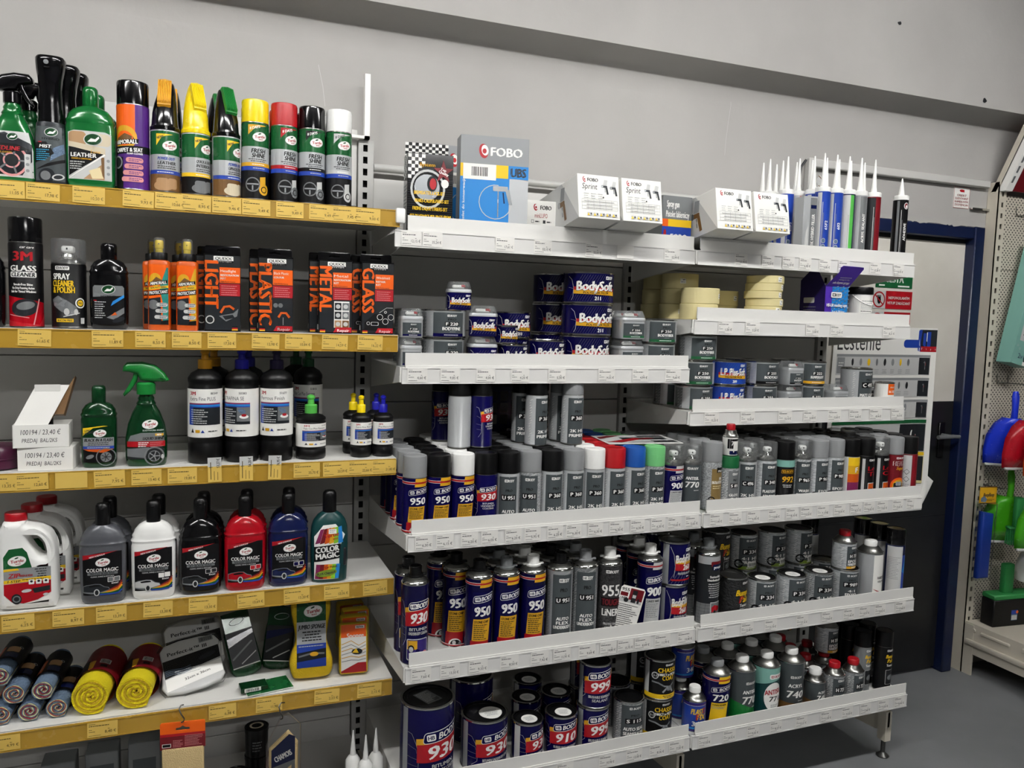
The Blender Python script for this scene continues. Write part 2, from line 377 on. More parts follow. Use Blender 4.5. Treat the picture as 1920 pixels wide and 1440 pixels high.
# boxed bulkhead running along the top of the wall, chipped in two places
bh = struct('trim_1', MB().prism([(2.09, 2.128), (2.13, 2.123), (2.16, 2.113), (2.182, 2.098), (2.194, 2.078), (2.1995, 2.05), (2.2, 2.04), (2.21, 2.04), (2.21, CEIL), (2.09, CEIL)], -3, 5.5, 'wallm', 'x'))
for i, (cx, cz, s) in enumerate(((2.18, 2.35, 9), (2.60, 2.152, 12))):
    rn = random.Random(i+5); P = [(cx*1000+s*rn.uniform(.5, 1.1)*cos(t*pi/5), cz*1000+s*rn.uniform(.4, .9)*sin(t*pi/5)) for t in range(10)]
    Lab().poly(P, 'xgrey').put('plaster_chip', bh, lambda u, v, o: (u, 2.09-.0004-o, v))
# door in a blue steel frame
fr = MB().rbox(2.705, 2.168, 0, 2.757, 2.26, 1.725, 'bluefr', .004).rbox(1.86, 2.172, 1.678, 2.706, 2.26, 1.725, 'bluefr', .004); struct('trim_2', fr)
ragged = [(1860, 1722)]; rn = random.Random(3); x = 1860
while x < 2756: ragged.append((x, 1722+rn.uniform(-5, 7))); x += rn.uniform(6, 26)
ragged += [(2757, 1740), (1860, 1740)]
Lab().poly(ragged, 'wallm').put('paint_edge', bpy.data.objects['trim_2'], lambda u, v, o: (u, 2.1715-o, v))
dl = tag(T('door_1', None, None), kind='structure'); del_ = MB().box(1.90, 2.206, 1.066, 2.704, 2.245, 1.664, 'doorw').box(1.90, 2.21, 1.664, 2.704, 2.245, 1.678, 'xgrey').obj('upper_leaf', dl)
MB().box(1.90, 2.205, .012, 2.704, 2.245, 1.065, 'doorb').box(1.90, 2.203, .62, 2.70, 2.206, .626, 'xgrey').obj('lower_leaf', dl)
h = MB().rbox(2.632, 2.198, .85, 2.662, 2.206, .985, 'mblk', .002).obj('lock_plate', dl)
MB().tube([(2.647, 2.2, .937), (2.647, 2.165, .937), (2.655, 2.158, .937), (2.69, 2.158, .935)], .007, 'mgrey').tube([(2.58, 2.158, .936), (2.66, 2.158, .937)], .0075, 'mgrey').obj('lever', h)
# surface cable duct over the door and the flaked patch at its end
d = T('cable_duct', 'grey cable duct fixed to the wall above the blue door frame', 'duct')
MB().rbox(1.925, 2.176, 1.873, 2.775, 2.2, 1.9, 'panel', .003).obj('run', d); MB().rbox(1.915, 2.174, 1.77, 1.937, 2.2, 1.902, 'panel', .004).obj('end_drop', d)
MB().tube([(1.9, 2.192, 1.79), (1.888, 2.19, 1.83), (1.893, 2.19, 1.87), (1.912, 2.19, 1.895)], .004, 'xgrey').obj('cable', d)
rn = random.Random(9); P = [(1985+16*rn.uniform(.5, 1.1)*cos(t*pi/7), 1830+30*rn.uniform(.6, 1.1)*sin(t*pi/7)) for t in range(14)]
Lab().poly(P, 'lgrey').stroke([(1978, 1850), (1990, 1842), (1996, 1826), (1988, 1812), (1980, 1818)], 3.5, 'brown').stroke([(1992, 1806), (1990, 1796)], 3, 'xgrey').put('plaster_flake', wb, lambda u, v, o: (u, YW-.0006-o, v))
MB().box(2.70, 2.185, 1.79, 2.79, 2.2, 1.797, 'chrome').obj('wall_strip', d)
# signs
def sign(name, label, x0, z0, x1, z1, bg, f, y=2.2):
    s = T(name, label, 'sign', ((x0+x1)/2, y, z0)); W = (x1-x0)*1000; H = (z1-z0)*1000
    MB().box(-W/2000, -.002, 0, W/2000, .0, H/1000, bg).obj('plate', s); L = Lab(); f(L, W, H); L.put('lettering', s, flat(.0021))
def f(L, W, H):
    L.t('ÚNIKOVÁ', 0, H*.72, H*.24, 'wht', w=W*.56, b=.04); L.t('CESTA', 0, H*.36, H*.27, 'wht', w=W*.5, b=.04); L.r(-W*.42, H*.07, -W*.26, H*.13, 'wht').r(W*.1, H*.05, W*.42, H*.11, 'wht')
sign('escape_sign', 'green escape route sign on the door beyond the shelves', 2.272, 1.484, 2.447, 1.572, 'capdgrn', f, 2.206)
def f(L, W, H):
    L.r(-W*.5, 0, -W*.2, H, 'lgrey').r(-W*.19, 0, W*.5, H, 'red'); L.ring(-W*.36, H*.5, H*.37, H*.45, 'red').e(-W*.355, H*.46, H*.13, H*.2, 'blk')
    for a in range(4): L.stroke([(-W*.4+a*H*.07, H*.5), (-W*.405+a*H*.075, H*.74)], H*.055, 'blk')
    L.stroke([(-W*.36-H*.3, H*.76), (-W*.36+H*.28, H*.24)], H*.07, 'red')
    L.t('NEPOVOLANÝM', W*.155, H*.62, H*.15, 'wht', w=W*.54, b=.04).t('VSTUP ZAKÁZANÝ', W*.155, H*.33, H*.15, 'wht', w=W*.6, b=.04)
sign('no_entry_sign', 'red sign with barred hand symbol on the door', 2.265, 1.408, 2.45, 1.473, 'lgrey', f, 2.206)
def f(L, W, H):
    L.r(-W*.5, 0, -W*.2, H, 'lgrey').r(-W*.19, 0, W*.5, H, 'red'); L.ring(-W*.36, H*.5, H*.36, H*.44, 'red').e(-W*.36, H*.5, H*.1, H*.2, 'blk'); L.t('ZÁKAZ FAJČIŤ', W*.155, H*.62, H*.15, 'wht', w=W*.52, b=.04)
sign('warning_sign', 'lower red sign on the door, half hidden by a white shelf', 2.262, 1.33, 2.447, 1.397, 'lgrey', f, 2.206)
def f(L, W, H):
    for a in ((-W*.5, 0, W*.5, 1.2), (-W*.5, H-1.2, W*.5, H), (-W*.5, 0, -W*.5+1.2, H), (W*.5-1.2, 0, W*.5, H)): L.r(*a, 'red')
    L.e(0, H*.84, W*.16, H*.065, 'red').r(W*.1, H*.76, W*.14, H*.9, 'red')
    for i, s in enumerate(('OBJEKT', 'SLEDOVANÝ', 'KAMEROVÝM', 'SYSTÉMOM')): L.t(s, 0, H*(.62-.155*i), H*.1, 'red', w=W*(.6 if i == 0 else .84), b=.03)
sign('camera_notice', 'small white notice in red print on the wall by the beige column', 2.615, 1.792, 2.695, 1.868, 'paper', f)
# polishing chart hanging on the door, its right edge curling off
pc = T('wall_chart', 'large white polishing chart hanging on the door behind the shelf ends', 'poster', (2.09, 2.2, .72)); PW, PH = 485, 622
def pmap(u, v, o):
    c = max(0, u-.40); return (u-c*c*1.2-(.62-v)*.02, -.003-o-c*c*3.2*(1.25-v), v)
L = Lab().r(0, 0, PW, PH, 'paper').t('Leštenie', 118, 568, 62, 'ink', w=200, b=.0)
L.rr(330, 548, 420, 578, 12, 'blue').rr(400, 535, 470, 616, 8, 'blue').r(412, 548, 484, 616, 'gunm').e(446, 588, 12, 20, 'wht', 10).e(452, 586, 5, 13, 'red', 10).r(414, 534, 484, 554, 'red').t('Pracovný systém', 449, 545, 8, 'wht', w=62, b=.02)
for i, (y0, y1, c) in enumerate(((447, 522, 'lgrey'), (366, 437, 'lgrey'), (287, 356, 'lgrey'))):
    L.r(18, y0, 462, y1, c).r(18, y1-9, 462, y1, 'grey').r(22, y0+6, 56, y1-12, 'grey').ln(28, 52, (y0+y1)/2+6, 2, 9, 'wht', 3)
    L.r(410, y0+2, 460, y1-10, 'gunm').e(436, (y0+y1)/2, 10, 18, 'silk', 20).e(445, (y0+y1)/2+4, 4, 8, 'red').e(422, y0+14, 9, 10, 'xgrey')
    for j in range(8):
        x = 92+j*38; L.e(x, y1-28, 5+(j % 3), 13, ('xgrey', 'grey', 'yel', 'mgrey')[(j+i) % 4]).ln(x-12, x+12, y0+20, 3, 6, 'grey', 1.6, 'c', j+i)
L.r(18, 268, 462, 281, 'capdgrn').r(18, 160, 462, 266, 'lgrey').r(340, 162, 460, 264, 'gunm').e(410, 210, 14, 34, 'wht', 12).e(418, 208, 6, 22, 'red', 12).e(370, 190, 22, 28, 'xgrey')
L.r(18, 146, 462, 158, 'yel').r(18, 40, 462, 144, 'tyel').r(330, 50, 460, 142, 'gunm').e(365, 98, 26, 34, 'lgrey').e(425, 110, 10, 20, 'wht').e(432, 108, 5, 12, 'red')
for j in range(6): L.e(70+j*44, 108, 13, 14, ('xgrey', 'lgrey', 'brown', 'lime')[j % 4]).ln(52+j*44, 88+j*44, 78, 4, 8, 'grey', 1.8, 'c', j)
L.put('chart_sheet', pc, pmap, .02)
# ceiling lamps: twin tubes in white battens, the rear one added as fill
for x, y, lb in LAMPS:
    lt = T('ceiling_lamp', 'white twin-tube fluorescent batten '+lb, 'lamp', (x, y, CEIL-.07))
    MB().rbox(-.62, -.06, .02, .62, .06, .07, 'wht', .006).obj('housing', lt)
    for s in (-.03, .03):
        t = MB().lathe([(.013, -.6), (.013, .6)], 'tubelight', 12).xf(Matrix.Translation((0, s, 0)) @ Matrix.Rotation(pi/2, 4, 'Y')).obj('tube', lt)
# ================================================================== SHELVING
X0, X1, X2 = .438, 1.236, 2.02
TAGS = {
'L1':'-0.34:11,05|-0.28:17,98|-0.20:10,50|-0.11:9,93|-0.05:10,66|0.00:8,95|0.06:9,46|0.12:9,49|0.19:9,49|0.26:9,49|0.31:7,45|0.36:9,00',
'L2':'-0.30:61,65|-0.17:11,89|-0.09:8,50|-0.02:8,50|0.05:17,50|0.14:12,98|0.21:10,84|0.29:14,59|0.37:16,22',
'L3':'-0.365:13,35|-0.31:12,60|-0.24:|-0.17:7,95|-0.10:13,40|-0.03:19,80|0.035:53,27r|0.10:56,20r|0.16:76,95r|0.23:35,70|0.295:20,59|0.352:22,66|0.407:21,80',
'L4':'-0.34:6,25|-0.25:8,97|-0.17:13,39|-0.08:13,30|0.01:13,30|0.11:13,69|0.21:13,20|0.30:12,06|0.39:12,05',
'L5':'-0.37:4,99|-0.19:8,40|0.05:6,38|0.15:11,90|0.28:2,23|0.38:2,15',
'R1a':'0.46:12,15|0.51:35,24|0.69:17,61|0.79:53,15|0.93:55,01|1.02:|1.16:52,99',
'R1b':'1.38:55,98|1.47:72,50|1.54:6,20|1.60:6,45|1.67:6,80|1.74:7,20|1.86:10,28|1.95:10,75',
'R2a':'0.48:4,60|0.56:9,85|0.65:4,00|0.74:4,20|0.84:5,30|0.98:14,05|1.08:4,99|1.18:9,60',
'R2b':'1.34:1,20|1.43:3,20|1.64:3,58|1.73:12,41|1.93:8,21',
'R2c':'1.31:15,25|1.43:9,50|1.56:16,10|1.65:6,08|1.74:15,60|1.82:6,60|1.90:40,46|1.985:34,10',
'R3a':'0.48:6,30|0.53:6,15|0.59:6,20|0.64:6,05|0.70:6,20|0.75:5,95|0.81:6,25|0.86:6,30|0.92:6,30|0.98:6,30|1.04:6,30|1.10:6,30|1.15:10,65|1.203:5,65',
'R3b':'1.28:11,40|1.34:10,60|1.40:6,05|1.47:10,80|1.53:8,10|1.58:10,50|1.64:7,17|1.70:8,30|1.76:6,21|1.81:6,65|1.86:7,65|1.92:15,65|1.975:10,65',
'R4a':'0.48:7,60|0.55:13,30|0.62:9,33|0.70:8,50|0.78:7,42|0.84:11,91|0.91:9,69|0.97:14,80|1.02:15,75|1.07:8,49|1.13:11,99|1.20:10,40',
'R4b':'1.31:10,70|1.40:22,40|1.48:21,70|1.59:27,10|1.68:19,60|1.76:7,40|1.82:10,97|1.88:30,02|1.96:19,60',
'R5a':'0.50:12,40|0.66:14,10|0.77:9,90|0.86:8,50|0.98:10,98|1.06:12,00|1.13:8,26|1.19:7,20',
'R5b':'1.28:17,50|1.36:20,92|1.44:9,05|1.52:8,27|1.61:12,21|1.70:11,05|1.78:9,50|1.85:7,60|1.92:9,50|1.985:8,40'}
def shelf(key, label, x0, x1, yf, zb, yellow, xt=.0):
    """metal shelf: deck, two side brackets, front stop rail, ticket strip and its price tags"""
    zt = zb+.038; s = T('shelf', label, 'shelf', ((x0+x1)/2, yf, zt)); w = (x1-x0)/2; D = 2.145-yf
    MB().box(-w, .004, -.02, w, D, 0, 'shelf').box(-w, .002, -.036, w, .006, 0, 'shelf').obj('deck', s)
    for sx in (-1, 1):
        MB().prism([(.01, -.036), (D, -.075 if not yellow else -.06), (D, -.001), (.01, -.001)], sx*(w-.0015)-.0012, sx*(w-.0015)+.0012, 'shelf', 'x').obj('bracket', s)
    k = 'ystrip' if yellow else 'strip'
    st = MB().box(-w+xt, -.003, -.038, w-.002, .002, -.001, k).box(-w+xt, -.0045, -.039, w-.002, -.003, -.0365, k).box(-w+xt, -.0045, -.003, w-.002, -.003, -.0005, k).obj('ticket_strip', s)
    if not yellow:
        MB().box(-w+.012, -.001, .0, w-.006, .0015, .034, 'shelf').box(-w+.012, -.003, -.001, w-.006, .0015, .004, 'shelf').obj('stop_rail', s)
    cx = (x0+x1)/2; ink = 'inky' if yellow else 'ink'; prev = -9
    for i, e in enumerate(TAGS[key].split('|')):
        xs, pr = e.split(':'); x = float(xs)-cx; r = pr.endswith('r'); pr = pr.rstrip('r'); tw = (29 if yellow else 21 if key in ('R3a', 'R3b', 'R1b', 'R4b', 'R5b') else 24)
        rn = random.Random(i*7+len(key)+int(zb*100)); L = Lab()
        if r:
            L.r(-14, -36, 14, 18, 'ytag').r(-14, -2, 14, 18, 'lgrey').t(pr+' €', 7, 5, 6, 'ink', rot=90, w=20).ln(-11, -4, -3, 1, 5, ink, 1.5).stroke([(-8, -30), (-8, 8)], 1.6, ink).stroke([(-1, -32), (-1, -12)], 1, ink).stroke([(6, -32), (6, -14)], 1, ink)
            yy = -.0062; tilt = rn.uniform(-.04, .04)
        else:
            L.r(-tw, -35, tw, -2.5, 'ytag' if yellow else 'wtag')
            if pr:
                L.ln(-tw+3, -tw+16, -6.5, 1, 4, ink, 1, 'l', i).ln(-tw+3, tw*.55, -10.5, 1, 4, ink, 1.7, 'l', i+3).ln(-tw+3, -tw+9, -18.5, 1, 4, ink, 1, 'l', i).ln(-tw+3, -tw+18, -23, 1, 4, ink, 1.1, 'l', i+9).ln(-tw+3, tw*.2, -31, 1, 4, ink, .9, 'l', i+5)
                L.t(pr+' €', tw-3, -24.5, 6.0, ink, al='r', b=.012, w=min(22, 3.6*len(pr+' €'))).ln(tw*.35, tw*.5, -18.5, 1, 4, ink, 1)
            yy = -.0048; tilt = rn.uniform(-.03, .03) if yellow else rn.uniform(-.012, .012)
        ct, sn = cos(tilt), sin(tilt)
        L.put('price_tag', st, lambda u, v, o, x=x, yy=yy: (x+u*ct-(v+.018)*sn, yy-o-.0003*(i % 3), -.018+u*sn+(v+.018)*ct))
    return s
LB = 'left yellow-ticketed bay'
for key, zb, lb in (('L1', 1.539, 'top white shelf with yellow ticket strip, carrying sprays and brushes'), ('L2', 1.252, 'second white shelf with yellow ticket strip, under black and orange kits'),
                    ('L3', .962, 'third white shelf with yellow ticket strip, under polish bottles'), ('L4', .673, 'fourth white shelf with yellow ticket strip, under coloured wax bottles'),
                    ('L5', .423, 'lowest white shelf with yellow ticket strip, under towels and sponges')):
    s = shelf(key, lb, -.80, X0-.001, 1.826, zb, True)
    if key == 'L1': MB().rbox(.606, -.012, -.03, .628, .002, .004, 'capwht', .004, 2).obj('end_clip', s)
for key, lb, xa, xb, yf, zb in (
    ('R1a', 'top white shelf of the middle bay, carrying spray gun cartons', X0, X1, 1.815, 1.494), ('R1b', 'top white shelf of the far bay, carrying sealant cartridges', X1, X2, 1.815, 1.494),
    ('R2a', 'second white shelf of the middle bay, full of filler tins', X0, X1, 1.815, 1.178), ('R2b', 'second white shelf of the far bay, carrying masking tape rolls', X1, X2, 1.815, 1.309),
    ('R2c', 'third white shelf of the far bay, full of grey filler tins', X1, X2, 1.815, 1.06), ('R3a', 'white shelf of the middle bay packed with capped spray cans', X0, X1, 1.73, .801),
    ('R3b', 'white shelf of the far bay packed with capped spray cans', X1, X2, 1.73, .801), ('R4a', 'white shelf of the middle bay holding tall cavity spray bottles', X0, X1, 1.73, .489),
    ('R4b', 'white shelf of the far bay holding grey primer tins', X1, X2, 1.73, .489), ('R5a', 'lowest white shelf of the middle bay, holding large navy tins', X0, X1, 1.73, .188),
    ('R5b', 'lowest white shelf of the far bay, holding hardener cans', X1, X2, 1.73, .188)):
    shelf(key, lb, xa+.0015, xb-.0015, yf, zb, False, .004 if key != 'R1a' else -.018)
# bottom plinth of the left bay
pl = T('base_deck', 'grey bottom deck of the left bay near the floor', 'shelf', (-.18, 1.80, .161)); MB().box(-.62, 0, -.02, .575, .345, 0, 'panel').obj('deck', pl); MB().box(-.62, .02, -.155, .575, .026, -.02, 'panel').obj('kick_plate', pl)
# slotted uprights
def upright(x, label, base=True, zt=1.795):
    u = T('shelf_upright', label, 'upright', (x, 2.155, 0)); b = MB().box(-.02, .002, .03, -.017, .028, zt, 'upr').box(.017, .002, .03, .02, .028, zt, 'upr').box(-.02, -.001, .03, -.008, .002, zt, 'upr').box(.004, -.001, .03, .02, .002, zt, 'upr').box(-.02, .026, .03, .02, .03, zt, 'upr')
    z = .06
    while z < zt-.02: b.box(-.008, -.001, z+.018, .004, .002, z+.031, 'upr'); z += .031
    b.obj('post', u); MB().box(-.016, .014, .04, .016, .016, zt-.01, 'dark').obj('slot_shade', u)  # near-black plate stands in for the shade inside the slots
    if base:
        MB().prism([(-.385, .10), (-.34, .075), (-.01, .045), (-.01, .11), (-.385, .148)], -.004, .004, 'cbeige', 'x').box(-.012, -.385, .055, .012, -.355, .15, 'cbeige').obj('base_arm', u)
        MB().lathe([(.018, 0), (.02, .004), (.012, .01), (.007, .014), (.007, .07)], 'dsteel', 12, (0, -.37)).obj('foot', u)
    return u
u = upright(.42, 'slotted grey upright between the yellow-ticket bay and white-ticket bay', True)
MB().box(-.008, -.016, 1.7955, .006, .004, 1.962, 'wht').box(-.05, -.016, 1.7955, .006, .004, 1.803, 'wht').obj('top_extension', u)
upright(1.236, 'slotted grey upright between the two white-ticket bays', True, 1.70); upright(1.998, 'slotted grey upright at the door end of the shelving', True, 1.70)
# back boards
def back(label, x0, x1, zt, n):
    p = T('back_boards', label, 'panel', ((x0+x1)/2, 2.165, 0)); w = (x1-x0)/2; z = zt; hs = []
    while z > .1:
        h = min(.2, z-.06); hs.append((z-h, z)); z -= h+.002
    for a, c in hs: MB().rbox(-w, 0, a, w, .02, c, 'panel', .0015).obj('board', p)
    return p
back('pale grey back boards of the yellow-ticket bay', -.80, .398, 1.822, 9)
p = back('pale grey back boards of the middle bay', .442, 1.214, 1.70, 9); MB().tube([(-.386, .0, 1.728), (.386, 0, 1.728)], .0105, 'upr', 12).obj('top_tube', p)
p = back('pale grey back boards of the far bay', 1.258, 1.976, 1.70, 9); MB().tube([(-.359, .0, 1.728), (.359, 0, 1.728)], .0105, 'upr', 12).obj('top_tube', p)
# ================================================================== PERFORATED STAND ON THE RIGHT
g = T('perforated_stand', 'beige perforated display stand with red header at the right edge', 'display stand', (2.79, 2.165, 0))
b = MB().box(0, -.012, .0, .004, .033, 1.895, 'cbeige').box(0, -.012, .0, .018, -.009, 1.895, 'cbeige').box(.03, -.012, 0, .042, -.009, 1.895, 'cbeige').box(.038, -.009, 0, .042, .02, 1.895, 'cbeige'); z = .1
while z < 1.87: b.box(.018, -.012, z, .03, -.009, z+.022, 'cbeige'); z += .04
b.obj('post', g); MB().box(.006, .0, .05, .036, .004, 1.88, 'dark').obj('slot_shade', g)  # dark plate paints shade behind this post's slots
for a, c in ((1.572, 1.85), (1.222, 1.57), (.872, 1.22), (.522, .87), (.2, .52)): MB().rbox(.042, 0, a, 1.2, .012, c, 'peg', .001).obj('perforated_panel', g)
bs = MB().box(.006, -.5, .085, 1.2, -.012, .205, 'cbeige').rbox(-.006, -.5, .12, .008, -.02, .142, 'cbeige', .006, 2).rbox(.0, -.42, .172, .008, -.28, .186, 'cbeige', .004).rbox(.0, -.2, .172, .008, -.08, .186, 'cbeige', .004).obj('base_shelf', g)
for y in (-.25, -.05, -.45): MB().lathe([(.009, 0), (.007, .003)], 'cbeige', 12).xf(Matrix.Translation((.006, y, .18)) @ Matrix.Rotation(-pi/2, 4, 'Y')).obj('boss', bs)
MB().box(.004, -.05, .0, .012, -.012, .2, 'cbeige').obj('leg', g)
hd = MB().prism([(-.0, 1.86), (.02, 1.86), (-.14, 2.2), (-.16, 2.2)], .0, .004, 'cbeige', 'x').prism([(-.035, 1.86), (-.005, 1.86), (-.165, 2.2), (-.195, 2.2)], .004, .04, 'wht', 'x').prism([(-.03, 1.862), (-.02, 1.862), (-.18, 2.2), (-.19, 2.2)], .04, 1.2, 'dred', 'x').obj('header', g)
b = MB()
for t in range(9): q = .08+t*.1; b.prism([(-.0352-q*.158/.34*.34+.004, 1.86+q*.34), (-.0352-q*.16+.004-.012, 1.86+q*.34+.022), (-.0352-q*.16-.0125, 1.86+q*.34+.022), (-.0365-q*.16, 1.86+q*.34)], .012, .02, 'mgrey', 'x')
b.obj('header_slots', g)
# ================================================================== PRODUCT KINDS
def spray(R, H, ch, body, cap, lab, clear=False, taper=0):
    Hb = H-ch
    def f(r):
        MB().lathe([(R-.0015, 0, 'steel'), (R+.0003, .001, 'steel'), (R+.0003, .0035, 'steel'), (R, .004, body), (R, Hb-.006, body), (R-.0008, Hb-.003, 'steel'), (R*.97, Hb, 'steel')], body).obj('body', r)
        if clear:
            MB().lathe([(R*.93, Hb-.001), (R*.9, Hb+.004), (R*.62, Hb+.011), (R*.5, Hb+.012), (R*.46, Hb+.016), (R*.25, Hb+.017), (R*.2, Hb+.022)], 'chrome', 24).obj('valve', r)
            MB().rbox(-R*.34, -R*.4, Hb+.02, R*.34, R*.34, Hb+.034, 'capwht', .003).box(-.0015, -R*.42, Hb+.026, .0015, -R*.39, Hb+.03, 'blk').obj('nozzle', r)
            MB().lathe([(R*.985, Hb-.002), (R*.985, H-.004), (R*.94, H-.0008), (R*.8, H)], 'haze', 28, bot=False).obj('cap', r)
        else:
            MB().lathe([(R*.985, Hb-.0015), (R*.985-taper, H-.005), (R*.95-taper, H-.0012), (R*.86-taper, H), (R*.82-taper, H-.001), (R*.3, H-.001)], cap).obj('cap', r)
        L = Lab(); lab(L, Hb*1000); L.put('label', r, cyl(R+.0001), .0045)
    return f
def hb(L, x, y, h, k='wht', bg='blk', w=None):
    """small maker's mark: a tile with two letters and a slanted word"""
    w = w or h*4.6; L.rr(x-w*.5, y-h*.5, x-w*.5+h*1.35, y+h*.5, h*.2, k).t('HB', x-w*.5+h*.67, y, h*.6, bg, w=h*.95, b=.04).t('BODY', x+w*.15, y, h*.95, k, w=w*.66, b=.045, sh=.2)
def hbframe(L, x, y, w, h, bg, k='wht', sh=.25, rot=6):
    """framed version used on the navy tins"""
    n0 = len(L.g); L.rr(x-w/2, y-h/2, x+w/2, y+h/2, h*.28, k, sh).rr(x-w/2+h*.06, y-h/2+h*.06, x+w/2-h*.06, y+h/2-h*.06, h*.24, bg, sh)
    hb(L, x+h*.1, y, h*.58, k, bg, w*.84); a = radians(rot)
    for i in range(n0, len(L.g)):
        vs, fs, kk, n = L.g[i]; L.g[i] = ([(x+(p-x)*cos(a)-(q-y)*sin(a), y+(p-x)*sin(a)+(q-y)*cos(a)) for p, q in vs], fs, kk, n)
def streaks(L, x0, x1, y0, y1, k='lgrey', seed=2, n=14):
    rn = random.Random(seed); vs = []; fs = []
    for i in range(n):
        x = rn.uniform(x0, x1-6); y = y0+(y1-y0)*(i+.5)/n; m = len(vs); w = rn.uniform(4, 8); vs += [(x, y), (x+w, y+w*.55), (x+w, y+w*.55+1.3), (x, y+1.3)]; fs.append((m, m+1, m+2, m+3))
    L.raw(vs, fs, k)
def pro(code, names, stripe=None, w=40, panel='dgrey', code_y=.6, name_y=.36, dn=.1, logo=True, z0=3, ch=None, nh=None, off=0, barcode=False, badge=False, pro_=True, stripeh=.1):
    def f(L, H):
        z1 = H-7; h = z1-z0; X = off; [streaks(L, X-w/2-q*9-10, X-w/2-q*9-.5, z0+3, z1-6, 'wht' if q % 2 else 'lgrey', 3+q, int(h/7)) for q in range(3)]; streaks(L, X+w/2+1, X+w/2+14, z0+3, z1-6, 'lgrey', 8, int(h/8)); streaks(L, X-w/2, X+w/2, z1-5, z1+2, 'lgrey', 5, 7)
        L.r(X-w/2, z0, X+w/2, z1-h*.02, panel)
        if logo: hb(L, X+w*.06, z0+h*.9, h*.055 if h > 80 else h*.08, 'wht', panel, w*.5)
        if pro_: L.t('PRO', X+w*.06, z0+h*(code_y+.145), h*.05 if h > 80 else h*.09, 'blk', w=w*.34, b=.05)
        c = ch or (h*.075 if h > 80 else h*.14); L.r(X-w*.34, z0+h*code_y-c*.78, X+w*.42, z0+h*code_y+c*.78, 'blk').t(code, X+w*.04, z0+h*code_y, c, 'wht', w=w*.64, b=.055)
        n_ = nh or (h*.062 if h > 80 else h*.11)
        for i, s in enumerate(names): L.t(s, X+w*.04, z0+h*(name_y-dn*i), n_, 'wht', w=min(w*.88, n_*1.02*len(s)), b=.06)
        if stripe: L.r(X-w/2, z0, X+w/2, z0+h*stripeh, stripe).ln(X-w*.15, X+w*.35, z0+h*stripeh*.5, 1, 3, 'wht', min(h*stripeh*.3, 2))
        if barcode: L.r(X-w*.1, z0+h*.08, X+w*.4, z0+h*.24, 'wht').bars(X-w*.07, z0+h*.1, X+w*.37, z0+h*.2)
        if badge: L.ring(X-w*.5, z0+h*.17, w*.13, w*.2, 'blk').r(X-w*.72, z0+h*.15, X-w*.28, z0+h*.19, 'mgrey')
    return f
def navy9(num, sub, fill='gold', bands=True, pic=True, numk='wht', w=36, off=0, sub2=8):
    """navy wrap with a slanted coloured column"""
    def f(L, H):
        X = off; e = 70
        if bands: L.r(-e, H-16, e, H-10, 'wht').r(-e, H-15, e, H-11, 'red')
        L.poly([(X-6, H-22), (X+w*.62, H-22), (X+w*.62+2, H-3), (X-4, H-3)], fill)
        if bands: L.r(-e, H-15, e, H-11, 'red')
        L.poly([(X-w*.55, 4), (X+w*.34, 4), (X+w*.5, H*.48), (X-w*.42, H*.48)], fill).poly([(X-w*.5, H*.5), (X+w*.7, H*.5), (X+w*.7, H*.83), (X-w*.5, H*.83)], 'navy')
        hbframe(L, X+w*.1, H*.745, w*1.2, H*.095, 'navy', rot=7); L.t(num, X+w*.08, H*.58, H*.12, numk, w=w*.86, b=.07)
        L.t(sub, X, H*.445, H*.032, 'blk', w=w*.74, b=.04).ln(X-w*.4, X+w*.38, H*.405, sub2, H*.026, 'inky' if fill == 'gold' else 'grey', H*.012, 'l', 4)
        if pic:
            L.poly([(X-w*.6, H*.02), (X+w*.35, H*.02), (X+w*.4, H*.2), (X-w*.56, H*.2)], 'red'); L.ring(X-w*.05, H*.03, w*.26, w*.34, 'wht').e(X-w*.03, H*.05, w*.25, H*.05, 'blk').e(X-w*.1, H*.06, w*.09, H*.03, 'lgrey').e(X+w*.2, H*.05, w*.08, H*.025, 'silk')
        if bands: L.r(-e, 5, e, 7, 'wht').r(-e, 2.5, e, 5.5, 'red')
    return f
